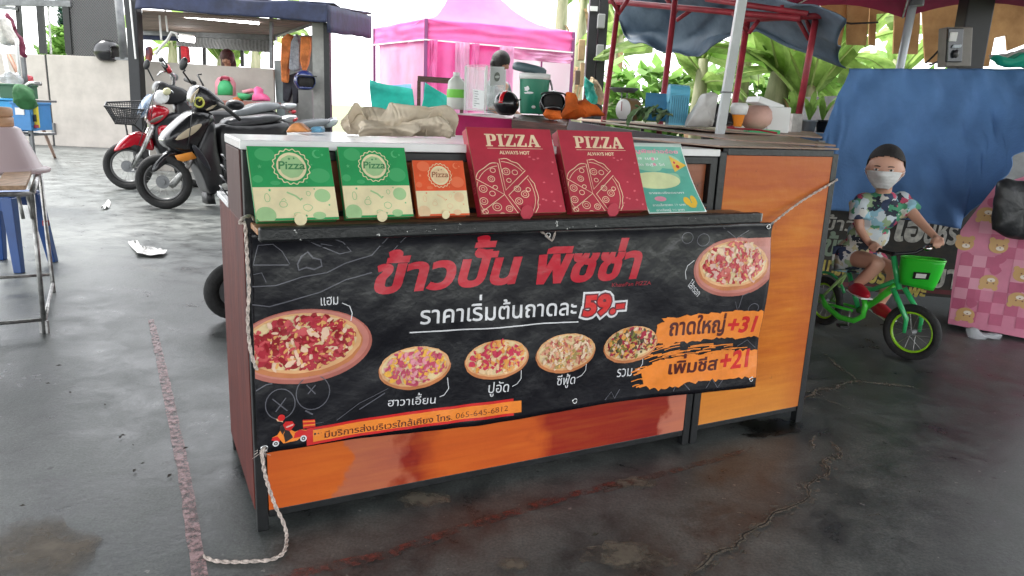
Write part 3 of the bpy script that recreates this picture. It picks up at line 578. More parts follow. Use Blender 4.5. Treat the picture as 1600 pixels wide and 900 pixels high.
for P_ in ((412, 698), (897, 626), (1168, 590), (1199, 354), (856, 368), (408, 371)):
    u, z = bp(*P_); g = G(); c = bsurf(u, z, .0015); g.tube([c+V((cos(a)*.0075, 0, sin(a)*.0075)) for a in [2*pi*k/14 for k in range(14)]], .0024, 6, closed=True); g.build('eyelet', CHROME, BAN, smooth=True)
# ---------------------------------------------------------------- ropes
def rope(name, label, pts, r=.0032, loc=True, par=None, fr=None):
    P = [(LOC @ V(p) if loc else V(p)) for p in pts]; L = []
    for i in range(len(P)-1):
        a, b, c, d = P[max(i-1, 0)], P[i], P[i+1], P[min(i+2, len(P)-1)]; k = max(3, int((c-b).length/.006))
        for j in range(k): t = j/k; L.append(.5*((2*b)+(c-a)*t+(2*a-5*b+4*c-d)*t*t+(3*b-a-3*c+d)*t**3))
    L.append(P[-1]); g = G(); n_ = len(L)
    for ph in (0, pi):               # two strands twisted round each other
        q = []
        for i, p in enumerate(L):
            t = (L[min(i+1, n_-1)]-L[max(i-1, 0)]).normalized(); x = t.cross(V((.3, .2, 1))).normalized(); y = t.cross(x); a = i*.85+ph; q.append(p+(x*cos(a)+y*sin(a))*r*.75)
        g.tube(q, r*.85, 6)
    if fr:
        for k in range(9): e = L[-1] if fr > 0 else L[0]; g.tube([e, e+V((random.uniform(-1, 1)*.012, random.uniform(-1, 1)*.008, random.uniform(-1, .1)*.02)), e+V((random.uniform(-1, 1)*.03, random.uniform(-1, 1)*.01, random.uniform(-1, -.2)*.035))], .0007, 4)
    return solo(g, name, label, 'rope', ROPE, smooth=True)
lp = lambda x, y, d: (bp(x, y, d)[0], d, bp(x, y, d)[1])
rope('tie_rope', 'thin tan rope looped over the left shelf end, hanging down the banner edge', [lp(399, 345, -.01), lp(392, 338, -.03), lp(381, 340, -.06), lp(374, 347, -.06), lp(379, 349, -.06), lp(383, 352, -.07), lp(386, 400, -.065), lp(389, 450, -.065), lp(387, 500, -.065), lp(391, 545, -.065), lp(398, 570, -.065), lp(402, 578, -.065)], .003)
e0 = INV @ gr(448, 868, .005); 
rope('tie_rope', 'white twisted rope hanging from the lower left eyelet and trailing on the floor', [lp(412, 698, -.06), lp(410, 712, -.065), lp(415, 745, -.06), lp(430, 790, -.06), lp(442, 815, -.06), lp(448, 838, -.06), INV @ gr(444, 862, .006), INV @ gr(425, 874, .005), INV @ gr(395, 877, .005), INV @ gr(362, 878, .005), INV @ gr(335, 876, .005), INV @ gr(318, 869, .005)], .0034, fr=-1)
rope('tie_rope', 'white rope stretched from the banner corner to the edge of the orange counter', [lp(1199, 355, -.05), lp(1208, 348, -.045), lp(1250, 316, -.02), lp(1303, 284, -.008), lp(1307, 281, .0)], .0028)
rope('tie_string', 'short white string knotted through the middle top eyelet of the banner', [lp(820, 354, -.075), lp(838, 358, -.07), lp(853, 367, -.065), lp(862, 376, -.065), lp(868, 362, -.07), lp(872, 353, -.075)], .002)
# ---------------------------------------------------------------- pizza boxes and leaflet
def boxframe(s0, y0, z0, up):         # face frame: u along the counter, v up the leaning face, h out of it
    n_ = V((0, -up.z, up.y)); return lambda u, v, h=0.: V((s0+u, y0, z0))+up*v+V((0, -1, 0)).lerp(n_, 1)*h
CARD = mat('brown_card', (.3, .17, .09), .8)
def pbox(label, s0, w, hgt, th, y0, z0, up, cmain, clow, design, tilt=0.):
    T = thing('pizza_box', label, 'pizza box', LOC @ V((s0, y0, z0)), TH, 'pizza boxes leaning on the counter shelf')
    up = V(up).normalized(); nn = V((0, -up.z, up.y))
    f = lambda u, v, h=0.: V((u+v*tilt, 0, 0))+up*v+nn*h
    def bx(name, a, b, m, **k): g = G(); g.add([f(a[0], a[1], a[2]), f(b[0], a[1], a[2]), f(b[0], b[1], a[2]), f(a[0], b[1], a[2]), f(a[0], a[1], b[2]), f(b[0], a[1], b[2]), f(b[0], b[1], b[2]), f(a[0], b[1], b[2])], [(0,3,2,1),(4,5,6,7),(0,1,5,4),(1,2,6,5),(2,3,7,6),(3,0,4,7)]); return g.build(name, m, T, **k)
    bx('box_tray', (.0025, 0.0015, -th), (w-.0025, hgt-.001, -.003), cmain, bev=.0015)
    bx('box_lid', (0, 0, -.0025), (w, hgt, 0), [CARD][0], bev=.0006)
    lay('lid_print', T, f, design(w, hgt), (.0006, .0006, w-.0006, hgt-.0006))
    lay('thumb_tab', T, lambda u, v, h: f(u, 0, .0016)+V((0, 0, v))*1+V((0, .004*0, 0)), [([circ(w*.52, .002, w*.077, n=20)], clow, 0)])
    return T
GRN, GRN2, GRN3, CRM, CRM2 = ink('green', (.012, .30, .085), .55), ink('green_light', (.09, .44, .17), .55), ink('green_cream', (.35, .55, .27), .55), ink('cream', (.78, .68, .42), .55), ink('cream_green', (.58, .62, .36), .55)
ORA, ORA2, ORC = ink('box_orange', (.75, .09, .02), .55), ink('box_orange_light', (.83, .22, .1), .55), ink('cream_orange', (.78, .55, .33), .55)
def star(cx, cy, r): return [[(cx+r*(1 if k % 2 == 0 else .45)*sin(pi*k/5), cy+r*(1 if k % 2 == 0 else .45)*cos(pi*k/5)) for k in range(10)]]
def moon(cx, cy, r): o = [(cx+r*cos(a), cy+r*sin(a)) for a in [R(50+260*k/16) for k in range(17)]]; i_ = [(cx+r*.32+r*.82*cos(a), cy+r*.12+r*.82*sin(a)) for a in [R(62+236*k/14) for k in range(15)]]; return [o+i_[::-1]]
def dsg(main, light, crm, crl, dark):
    def d(w, h):
        sp_ = h*.45; Y = lambda f: sp_+f*(h-sp_); cx, cy, r = w*.5, Y(.5), w*.165; X = lambda f: f*w
        scal = [(cx+r*1.37*(1+.045*cos(18*a))*cos(a), cy+r*1.37*(1+.045*cos(18*a))*sin(a)) for a in [2*pi*k/144 for k in range(144)]]
        scal2 = [(cx+(p[0]-cx)*.94, cy+(p[1]-cy)*.94) for p in scal][::-1]
        return [([rect(0, 0, w, h)], crm, .0003), ([rect(0, sp_, w, h)], main, .0005), ([rect(0, 0, w, h*.035)], main, .0005),
            ([circ(X(.2), Y(.8), w*.12, h*.09)]+[circ(X(.83), Y(.28), w*.13, h*.1)]+[circ(X(.28), Y(.1), w*.06, h*.03)]+[circ(X(.08), Y(.2), w*.06, h*.05)], mat(main.name+'_tint', tuple((a+b)/2 for a, b in zip(main.node_tree.nodes['Principled BSDF'].inputs[0].default_value[:3], light.node_tree.nodes['Principled BSDF'].inputs[0].default_value[:3])), .55), .0006),
            ([scal, scal2], crm, .0008), ([circ(cx, cy, r*1.1, n=40)], crm, .0009), ([circ(cx, cy, r*.88, n=36, wob=.02, k=9)], crl, .0011), (fit(text('Pizza', .02, .1), cx-r*.98, cx+r*1.0, cy-r*.2, cy+r*.42), dark, .0014), (star(cx-r*.1, cy+r*.6, r*.12)+star(cx+r*.25, cy+r*.65, r*.1), dark, .0014),
            (moon(X(.83), Y(.82), w*.055)+star(X(.9), Y(.8), w*.022)+star(X(.12), Y(.5), w*.03)+star(X(.75), Y(.55), w*.016)+star(X(.66), Y(.12), w*.016), light, .0008),
            ([circ(X(.12), h*.08, w*.12, h*.11), circ(X(.83), h*.33, w*.1, h*.09), circ(X(.76), h*.06, w*.08, h*.05)], crl, .0006),
            (ringl(X(.34), h*.22, w*.05, h*.045, .0016, n=14, wob=.1)+ringl(X(.16), h*.31, w*.035, h*.06, .0016, n=14, wob=.12)+ringl(X(.63), h*.17, w*.06, h*.05, .0016, n=12, wob=.12)+ringl(X(.66), h*.36, w*.03, h*.035, .0014, n=12, wob=.12)+stroke([(X(.4), h*.38), (X(.5), h*.33), (X(.56), h*.27)], .004)+stroke([(X(.32), h*.27), (X(.36), h*.3), (X(.38), h*.26)], .0016)+ringl(X(.5), h*.08, w*.05, h*.03, .0014, n=12, wob=.1), crl, .0008),
            (star(X(.2), h*.41, w*.022)+star(X(.9), h*.2, w*.016)+star(X(.57), h*.29, w*.014)+star(X(.74), h*.42, w*.014)+star(X(.6), h*.06, w*.02), light, .001)]
    return d
DG1 = dsg(GRN, GRN2, CRM, GRN3, ink('green_dark', (.05, .22, .08), .55)); UPG = (0, .38, .925)
pbox('green and cream pizza box, leftmost on the counter shelf', .012, .186, .176, .031, -.104, .834, UPG, GRN, CRM, DG1, -.04)
pbox('green and cream pizza box between another green one and the small orange one', .214, .168, .176, .031, -.104, .836, UPG, GRN, CRM, DG1, -.02)
pbox('small orange and cream pizza box on the shelf beside the red boxes', .394, .138, .144, .028, -.104, .836, UPG, ORA, CRM, dsg(ORA, ORA2, CRM, ORC, ink('orange_dark', (.35, .13, .06), .55)))
CRI, CRL, CRE = ink('crimson', (.44, .022, .048), .5), ink('crimson_light', (.66, .12, .15), .5), ink('pale_cream', (.82, .62, .42), .5)
def serif(word, x0, x1, y0, y1):       # slab-serif capitals built from outlines
    S = {'P': [[(0,0),(.44,0),(.44,.09),(.33,.09),(.33,.42),(.5,.42),(.66,.47),(.72,.6),(.72,.8),(.66,.94),(.5,1),(0,1),(0,.91),(.1,.91),(.1,.09),(0,.09)], [(.33,.52),(.33,.9),(.42,.9),(.48,.84),(.48,.58),(.42,.52)]],
         'I': [[(0,0),(.42,0),(.42,.09),(.32,.09),(.32,.91),(.42,.91),(.42,1),(0,1),(0,.91),(.1,.91),(.1,.09),(0,.09)]],
         'Z': [[(0,0),(.68,0),(.68,.3),(.6,.3),(.54,.1),(.27,.1),(.66,.92),(.66,1),(.03,1),(.03,.72),(.11,.72),(.17,.9),(.4,.9),(0,.08)]],
         'A': [[(0,0),(.3,0),(.3,.09),(.22,.09),(.26,.27),(.5,.27),(.54,.09),(.46,.09),(.46,0),(.86,0),(.86,.09),(.79,.09),(.53,1),(.33,1),(.08,.09),(0,.09)], [(.28,.36),(.38,.74),(.48,.36)]]}
    wd = {'P': .78, 'I': .48, 'Z': .74, 'A': .86}; o = []; x = 0
    for c in word:
        for p in S[c]: o.append([(x+a, b) for a, b in p])
        x += wd[c]
    k = (x1-x0)/x; return [[(x0+a*k, y0+b*(y1-y0)) for a, b in l_] for l_ in o]
def redd(w, h):
    X, Y = lambda f: f*w, lambda f: f*h; c = (X(.3), Y(.22)); Rr = w*.345; lines = []
    sec = lambda c, a0, a1, r: stroke([c]+[(c[0]+r*cos(R(a))*(1+.02*sin(a)), c[1]+r*sin(R(a))*(1+.02*sin(a))) for a in np.linspace(a0, a1, 12)], .0022, True)+stroke([(c[0]+r*.9*cos(R(a)), c[1]+r*.9*sin(R(a))) for a in np.linspace(a0+3, a1-3, 10)], .0016)
    lines += sec(c, 92, 150, Rr) + sec(c, 150, 212, Rr) + sec((c[0]+.012, c[1]-.002), -58, 38, Rr) + sec((c[0]+.006, c[1]+.012), 38, 92, Rr)+sec(c, 212, 300, Rr)
    rn = random.Random(5)
    for a, q, r in ((125, .6, .035), (140, .35, .025), (108, .8, .028), (165, .7, .04), (175, .4, .03), (195, .75, .04), (75, .75, .04), (62, .5, .025), (55, .85, .03), (20, .5, .035), (0, .7, .04), (-25, .5, .038), (-40, .8, .03), (10, .85, .025), (230, .5, .045), (255, .7, .04), (280, .45, .035), (215, .9, .03), (245, .95, .03)):
        x, y = c[0]+Rr*q*cos(R(a)), c[1]+Rr*q*sin(R(a)); r *= w; lines += ringl(x, y, r*1.2, r, .0018, n=16); lines += ringl(x, y, r*.6, r*.5, .0012, n=10) if r > .008 else []
    sc_ = []
    for _ in range(30):
        x, y = rn.uniform(.03, .97), rn.uniform(.06, .68)
        if hypot(x-.3, (y-.3)*h/w) > .42: sc_.append(circ(X(x), Y(y), w*.016, w*.011, n=8, wob=.3, sd=_))
    return [([rect(0, 0, w, h)], CRI, .0003), (serif('PIZZA', X(.19), X(.84), Y(.78), Y(.925)), CRE, .0007), ([rect(X(.2), Y(.755), X(.86), Y(.76))], CRE, .0007), (fit(text('ALWAYS HOT', .035), X(.33), X(.69), Y(.69), Y(.73)), CRE, .0007), (lines, CRE, .0006), (sc_, CRL, .0005)]
UPR = (0, .40, .917)
for s_, lb in ((.566, 'tall red pizza box on the shelf next to the small orange box'), (.84, 'tall red pizza box on the shelf next to the green leaflet')):
    T = pbox(lb, s_, .252, .236, .036, -.102, .837, UPR, CRI, CRI, redd, -.045)
    up = V(UPR).normalized(); nn = V((0, -up.z, up.y))
    lay('side_lettering', T, lambda u, v, h: up*u+nn*v+V((-.0008-h+.0025+u*-.045, 0, 0)), [(fit(text('PIZZA', .02), .06, .13, -.026, -.012), CRL, 0)])
    lay('front_lettering', T, lambda u, v, h: V((u, 0, 0))+nn*v+V((0, -.0003, -.0004)), [(fit(text('PIZZA', .02), .09, .15, -.028, -.012), CRL, 0)])
LF = thing('leaflet', 'laminated green menu leaflet with a pizza slice, leaning right of the red boxes', 'leaflet', LOC @ V((1.10, -.1, .826)), TH)
def lf(u, v, h=0.): k = .235; t = v/k; return V((u-.055*t, .085*t+.012*sin(t*pi)-h, v*.84+0))
TG = [ink('teal', (.12, .42, .33), .3), ink('teal_light', (.3, .58, .4), .3), ink('lime_cream', (.7, .75, .42), .3), ink('print_white', (.75, .8, .78), .3), ink('print_pink', (.75, .3, .4), .3), ink('print_yellow', (.8, .5, .06), .3)]
G().grid(lambda a, b: lf(.215*a, .235*b), 6, 12).build('laminate_sheet', mat('laminate', (.65, .75, .7), .15), LF, smooth=True, solid=.001)
w, h = .215, .235
lay('menu_print', LF, lf, [([rect(.004, .004, w-.004, h-.012)], TG[0], .001), ([circ(w*.4, h*.72, w*.5, h*.16)]+[circ(w*.3, h*.5, w*.5, h*.16)], TG[1], .0013), ([circ(w*.36, h*.46, w*.42, h*.12)], TG[2], .0016),
    (fit(text('เมนูพิซซ่าอร่อย', .03), w*.05, w*.9, h*.855, h*.915), TG[4], .0019), (fit(text('ชีส แฮม', .02), w*.1, w*.52, h*.76, h*.8)+fit(text('ปูอัด ซีฟู้ด ไก่', .02), w*.06, w*.6, h*.67, h*.71), TG[3], .0019),
    (fit(text('รายละเอียดราคา', .02), w*.15, w*.75, h*.27, h*.3)+fit(text('ถาดเล็กราคา 59 บาท', .02), w*.12, w*.68, h*.1, h*.135)+fit(text('ถาดใหญ่ 90 บาท', .02), w*.14, w*.62, h*.03, h*.065), TG[3], .0019),
    ([circ(w*.3, h*.2, w*.1, h*.035)]+[circ(w*.43, h*.77, w*.025), circ(w*.43, h*.69, w*.025)], TG[4], .0019), ([[(w*.72, h*.82), (w*.98, h*.68), (w*.74, h*.58)]], TG[5], .0019), ([circ(w*.82, h*.66, w*.03), circ(w*.78, h*.72, w*.02)], RED2, .0022),
    ([circ(w*.74, h*.16, w*.06, h*.06), circ(w*.86, h*.17, w*.05, h*.07), circ(w*.8, h*.1, w*.07, h*.035)], TG[5], .0019)], (.004, .004, w-.004, h-.004), .04)

# ================================================================ surroundings
P_ = at
def bez(a, b, c, n=10): a, b, c = V(a), V(b), V(c); return [a*(1-t)**2+b*2*t*(1-t)+c*t*t for t in [i/n for i in range(n+1)]]
CREAM = mat('cream_board', (.42, .385, .345), .6, var=.1, scale=3, bump=.05)
# ---- left wall
WY = 15.4
wall = thing('panel_wall', 'low cream board wall along the left with a dark seam between its panels', 'wall', (-9.5, WY, 0))
for a, b in (((-60, 80), (69, 85)), ((72, 85), (207, 93))):
    p, q = at(*a, WY), at(*b, WY); g = G(); g.box((p.x, WY, 0), (q.x, WY+.05, p.z), None); g.build('panel', CREAM, wall, world=True, bev=.01)
p = at(70.5, 85, WY); G().box((p.x-.015, WY+.01, 0), (p.x+.03, WY+.03, p.z)).build('seam', BLACK, wall, world=True)
p = at(85, 200, WY); G().cbox((p.x, WY-.03, p.z), (.06, .06, .2)).build('latch', GREYM, wall, world=True)
p = at(209, 103, WY); G().cbox((p.x, WY-.03, p.z), (.05, .05, .14)).build('hinge', mat('brass', (.5, .35, .15), .4, .8), wall, world=True)
fr = thing('window_frame', 'dark metal window frame with open bars above the cream wall', 'window frame', at(60, 82, WY+.3))
g = G(); Yw = WY+.3
for x0, x1, w in ((27, 34, .08), (61, 68, .12), (102, 109, .13)):
    g = G(); p, q = at(x0, -12, Yw), at(x1, 84, Yw); g.beam(p, q, w, .08, (0, 1, 0)); g.build('bar', BLACK, fr, world=True)
g = G(); g.beam(at(-30, 3, Yw), at(112, 6, Yw), .12, .1, (0, 1, 0)); g.build('top_bar', GREYM, fr, world=True)
g = G(); g.beam(at(-10, 10, Yw-.1), at(26, 14, Yw-.1), .06, .06); g.build('cross_bar', GREYM, fr, world=True)
g = G(); g.beam(at(74, -10, Yw+.05), at(80, 84, Yw+.05), .03, .03); g.build('cable', STEEL, fr, world=True)
mesh = mat('mesh_cloth', (.10, .10, .105), .85, var=.1, scale=3)
sc = thing('mesh_screen', 'dark grey mesh screen with diamond wire above the cream wall', 'screen', at(150, 85, WY+.35))
G().slab([at(104, 88, WY+.35), at(192, 92, WY+.35), at(185, -14, WY+.35), at(98, -14, WY+.35)], .02).build('screen_cloth', mesh, sc, world=True)
def wires(a, b, c, d, n, par, r=.006, m=GREYM):
    f = quadfn(a, b, c, d); g = G()
    for k in range(-n, n*2):
        for s_ in (1, -1):
            t0, t1 = (k/n, (k+n)/n) if s_ > 0 else (k/n, (k-n)/n)
            lo, hi = 0., 1.; u0, du = t0, (1 if s_ > 0 else -1)
            # segment u = u0 + du*v clipped to 0..1
            vs_ = [v for v in ((0-u0)/du, (1-u0)/du)]; lo, hi = max(0, min(vs_)), min(1, max(vs_))
            if hi-lo > .02: g.tube([f(u0+du*lo, lo), f(u0+du*hi, hi)], r, 3, cap=False)
    o = g.build('wire_mesh', m, par, world=True); o['kind'] = 'stuff'; return o
wires(at(104, 88, WY+.3), at(192, 92, WY+.3), at(185, -14, WY+.3), at(98, -14, WY+.3), 22, sc, .007, mat('wire', (.2, .2, .2), .5, .5))
po = thing('steel_pipe', 'pale galvanised pipe standing beside the grey mesh screen', 'pipe', at(195, 92, WY-.4)); G().tube([at(184, -15, WY-.4), at(194, 92, WY-.4)], .075, 10).build('pipe_shaft', mat('dull_pipe', (.14, .145, .15), .6, .3, var=.3, scale=5), po, world=True, smooth=True); G().cbox(at(194, 92, WY-.4), (.3, .12, .05)).build('pipe_foot', GREYM, po, world=True)
po = thing('roof_post', 'black steel post beside the right end of the cream wall', 'post', gr(222, 268)); Yp = gr(222, 268).y
g = G(); b_ = gr(222, 268); t_ = at(207, -20, Yp); g.beam(b_, t_, .16, .16, (0, 1, 0)); g.build('post_shaft', mat('post_black', (.012, .013, .016), .5, var=.2), po, world=True, bev=.01); G().beam(at(200, -20, Yp+.2), at(211, 88, Yp+.2), .12, .1, (0, 1, 0)).build('back_channel', BLACK, po, world=True); G().tube([at(203, 0, Yp-.12), at(212, 92, Yp-.12)], .012, 5).build('cable', WHITE, po, world=True); G().cbox(b_+V((0, 0, .01)), (.28, .28, .02)).build('base_plate', GREYM, po, world=True)
# ---- helmets
def helmet(label, c, r, mshell, group=None, yaw=0., pitch=0., stripe=None, lining=mat('lining', (.015, .013, .013), .95), visor=True, M0=None):
    M = M0 or (Matrix.Rotation(yaw, 3, 'Z') @ Matrix.Rotation(pitch, 3, 'X')); c = V(c); T = thing('motorcycle_helmet', label, 'helmet', c-V((0, 0, r*.9)), 0, group)
    def sh(p, k=1.):
        x, y, z = p
        if z < -r*.35: x *= .93; y *= .93
        return (x*k, y*1.12*k, max(z, -r*.78)*1.02)
    g = G(); n, m = 28, 16; vs = []; fs = []
    for i in range(m+1):
        for k in range(n):
            a, b = pi*i/m, 2*pi*k/n; vs.append(c+M @ V(sh((r*sin(a)*cos(b), r*sin(a)*sin(b), r*cos(a)))))
    for i in range(m):
        for k in range(n):
            a, b = pi*(i+.5)/m, 2*pi*(k+.5)/n; d = V((sin(a)*cos(b), sin(a)*sin(b), cos(a)))
            if (d.y < -.45 and -.55 < d.z < .42) or d.z < -.8: continue
            fs.append((i*n+k, (i+1)*n+k, (i+1)*n+(k+1) % n, i*n+(k+1) % n))
    g.add(vs, fs); g.build('shell', mshell, T, smooth=True, solid=r*.08, world=True)
    G().ball(c, 1, 16, 10, lambda p: sh(p*r, .86), M).build('liner', lining, T, smooth=True, world=True)
    g = G(); g.tube([c+M @ V((r*cos(a)*.97, -r*1.0*abs(cos(a*.0))*.62-r*.42*sin(a), r*.47+r*.02)) for a in [pi*k/14 for k in range(15)]], r*.06, 6); g.build('brow_trim', BLACK, T, smooth=True, world=True)
    if stripe:
        g = G(); g.grid(lambda u, v: c+M @ V(sh(V(((u-.5)*r*.34, -cos(v*pi*.9+.35)*r*sin(1.45), sin(v*pi*.9+.35)*r)).normalized()*r*1.045)), 3, 20); g.build('stripe', stripe, T, smooth=True, world=True, solid=.002)
    return T
helmet('black helmet with a pale visor resting on top of the cream wall', at(168, 81, WY+.02), .22, GLOSSK, None, 1.9)
# ---- shed on the left
SY = 11.
shed = thing('open_shed', 'open shed under a dark blue canvas with cream half wall and wire mesh', 'shed', (-4.5, SY, 0))
pl = lambda x0, y0, x1, y1, Y, t, nm, m, par=shed: G().slab([at(x0, y1, Y), at(x1, y1, Y), at(x1, y0, Y), at(x0, y0, Y)], t).build(nm, m, par, world=True)
def wallq(q, t, nm, m, par=shed, **k): return G().slab(q, t).build(nm, m, par, world=True, **k)
g = G(); top = [(213, -14), (300, -5), (400, 0), (480, 2), (511, 7)]; bot = [(213, 13), (300, 20), (400, 29), (470, 33), (512, 36)]
def canf(u, v):
    i = min(3, int(u*4)); t = u*4-i; a = at(*[top[i][k]+(top[i+1][k]-top[i][k])*t for k in (0, 1)], SY-.6); b = at(*[bot[i][k]+(bot[i+1][k]-bot[i][k])*t for k in (0, 1)], SY-.6)
    p = a.lerp(b, v); return p+V((0, .08*nz(p, 1.3)-.05*v, .03*nz(p, 3)))
g.grid(canf, 40, 8); tl = at(511, 6, SY-.6); bl = at(213, -16, SY-.6)
g.grid(lambda u, v: bl.lerp(tl, u)+V((0, 3.2*v, .25*v+.05*nz((u*6, v*5, 0)))), 24, 8)
g.grid(lambda u, v: tl+V((0, 3.0*u, .2*u-.36*v+.03*nz((u*5, v*3, 1)))), 14, 4); g.build('canvas_canopy', NAVY, shed, smooth=True, solid=.012, world=True)
und = mat('underside_planks', (.20, .15, .12), .8, var=.3, scale=4, stretch=(1, 8, 1))
a, b = at(222, 15, SY-.3), at(500, 34, SY-.3); a2, b2 = at(222, 46, SY+2.2), at(432, 53, SY+2.2)
for k in range(6): G().slab([a.lerp(a2, k/6), b.lerp(b2, k/6), b.lerp(b2, k/6+.155), a.lerp(a2, k/6+.155)], .02).build('roof_plank', und, shed, world=True)
G().beam(at(222, 45, SY+2.2), at(432, 54, SY+2.2), .2, .1, (0, 1, 0)).build('back_beam', GREYM, shed, world=True)
G().beam(at(432, 54, SY+2.2), at(490, 33, SY-.2), .08, .08).build('side_beam', GREYM, shed, world=True)
G().beam(at(424, 26, SY-.1), at(424, 107, SY-.1), .045, .045).build('inner_post', GREYM, shed, world=True)
SB = SY+2.3
wallq([at(276, 72, SB), at(425, 82, SB), at(425, 54, SB), at(276, 48, SB)], .02, 'mesh_band', mesh)
wires(at(276, 72, SB-.05), at(425, 82, SB-.05), at(425, 54, SB-.05), at(276, 48, SB-.05), 14, shed, .006, mat('wire2', (.3, .3, .3), .5, .5))
wallq([at(222, 62, SB-.1), at(281, 64, SB-.1), at(281, 49, SB-.1), at(222, 46, SB-.1)], .03, 'blue_hanging', NAVY)
for x in (282, 319, 357, 378): G().beam(at(x, 64, SB+.1), at(x+1, 104, SB+.1), .05, .05).build('bar', BLACK, shed, world=True)
q = [at(218, 250, SY+.2), at(428, 250, SY+.2), at(427, 108, SY+.2), at(224, 95, SY+.2)]; q[0].z = q[1].z = 0; q[0].x, q[1].x = q[3].x, q[2].x
wallq(q, .06, 'half_wall', CREAM)
q = [V((q[1].x+.02, SY+.3, 0)), at(444, 250, SY+.3), at(443, 94, SY+.3), at(428, 94, SY+.3)]; q[1].z = 0; q[1].x = q[2].x
wallq(q, .05, 'grey_panel', mat('grey_blue_panel', (.26, .31, .32), .6, var=.1))
q = [at(442, 90, SY+1), at(500, 90, SY+1), at(500, 55, SY+1), at(442, 55, SY+1)]; wallq([V((q[0].x, SY+1, 0)), V((q[1].x, SY+1, 0)), q[2], q[3]], .04, 'back_panel', mat('dim_panel', (.22, .22, .215), .7, var=.15))
q = [at(486, 190, SY-.3), at(508, 190, SY-.3), at(507, 34, SY-.3), at(487, 32, SY-.3)]; wallq([V((q[3].x, SY-.3, 0)), V((q[2].x, SY-.3, 0)), q[2], q[3]], .12, 'corner_panel', mat('grey_sheet', (.3, .3, .28), .55, var=.15))
p = at(510, 36, SY-.35); G().box((p.x-.03, SY-.4, 0), (p.x+.05, SY-.3, p.z)).build('post', BLACK, shed, world=True)
q = at(475, 190, SY+.1); p = at(466, 140, SY+.1); G().box((p.x, SY+.1, 0), (at(488, 140, SY+.1).x, SY+.4, p.z)).build('locker', mat('locker', (.2, .2, .19), .5, .2, var=.15), shed, world=True)
TUBE = mat('tube_glow', (1, 1, 1), .5, emit=6.)
def lamp(label, a, b, Y, r): T = thing('tube_light', label, 'light', (at(*a, Y)+at(*b, Y))/2, 0, 'lamps under the shed roof'); G().tube([at(*a, Y), at(*b, Y)], r, 10).build('tube', TUBE, T, world=True, smooth=True); G().beam(at(a[0], a[1]-5, Y), at(b[0], b[1]-5, Y), .07, .04).build('fixture', WHITE, T, world=True)
lamp('long lit fluorescent tube under the blue shed canopy', (288, 24), (404, 35), SY+.1, .03); lamp('short lit lamp low under the shed roof at the back', (281, 59), (303, 62), SY+1.6, .05)
for x0, y0, x1, y1 in ((249, 18, 252, 62), (258, 14, 262, 50)): T = thing('hanging_cord', 'thin white cord hanging under the shed roof, %s one' % ('left' if x0 < 255 else 'right'), 'cord', at(x0, y0, SY)); G().tube([at(x0, y0, SY), at(x1, y1, SY)], .014, 5).build('cord_line', WHITE, T, world=True)
solo(G().tube([at(*p, SY-.1) for p in ((243, 85), (252, 72), (262, 62), (268, 50), (275, 52), (279, 60))], .02, 6), 'curved_pipe', 'curved white pipe hanging in the shed opening', 'pipe', WHITE, smooth=True)
# things in the shed
def hang(name, label, cat, outl, Y, m, t=.06, group=None, amp=.03):
    pts = [at(*p, Y) for p in outl]; g = G(); n = len(pts); c = sum(pts, V((0, 0, 0)))/n; vs = []
    for s_, k in ((-1, .9), (-.6, 1.), (.6, 1.), (1, .9)): vs += [c+(p-c)*k+V((0, s_*t+amp*nz(p, 4), 0)) for p in pts]
    fs = [(j*n+i, j*n+(i+1) % n, (j+1)*n+(i+1) % n, (j+1)*n+i) for j in range(3) for i in range(n)]+[tuple(range(n))[::-1], tuple(3*n+i for i in range(n))]
    g.add(vs, fs); return solo(g, name, label, cat, m, smooth=False, group=group, bev=t*.3)
ORV = mat('orange_cloth', (.75, .22, .06), .8, var=.45, scale=6, bump=.4, bs=14)
hang('work_vest', 'orange work vest hanging left of the checked shirt in the shed', 'vest', [(441, 60), (450, 52), (458, 56), (456, 75), (452, 100), (450, 130), (441, 128), (440, 95)], SY+.2, ORV, group='orange vests on the shed rail')
hang('work_vest', 'orange work vest hanging right of the checked shirt in the shed', 'vest', [(471, 57), (486, 57), (486, 75), (482, 100), (475, 117), (470, 95)], SY+.1, ORV, group='orange vests on the shed rail')
hang('checked_shirt', 'grey checked shirt hanging between the two orange vests', 'shirt', [(456, 65), (464, 52), (470, 70), (470, 108), (460, 112), (452, 108)], SY+.15, mat('check_cloth', (.32, .34, .38), .8, var=.3, scale=25))
hang('dark_trousers', 'dark trousers hanging below the checked shirt', 'trousers', [(443, 120), (470, 112), (471, 130), (466, 160), (460, 165), (458, 140), (452, 160), (443, 158)], SY+.3, mat('dark_cloth', (.03, .03, .04), .85, var=.3, scale=9))
helmet('dark blue helmet hanging on the shed corner panel', at(476, 127, SY-.45), .14, mat('navy_gloss', (.02, .03, .12), .15, coat=.7), None, .6)
PK, GK = mat('pink_plastic', (.72, .28, .34), .5, var=.15), mat('green_plastic', (.04, .36, .13), .5, var=.15)
T = thing('backpack', 'pink and green child backpack hung on the half wall behind the motorcycles', 'backpack', at(352, 152, SY-.1))
ol = [(338, 148), (338, 128), (342, 121), (352, 118), (362, 121), (367, 130), (367, 150)]
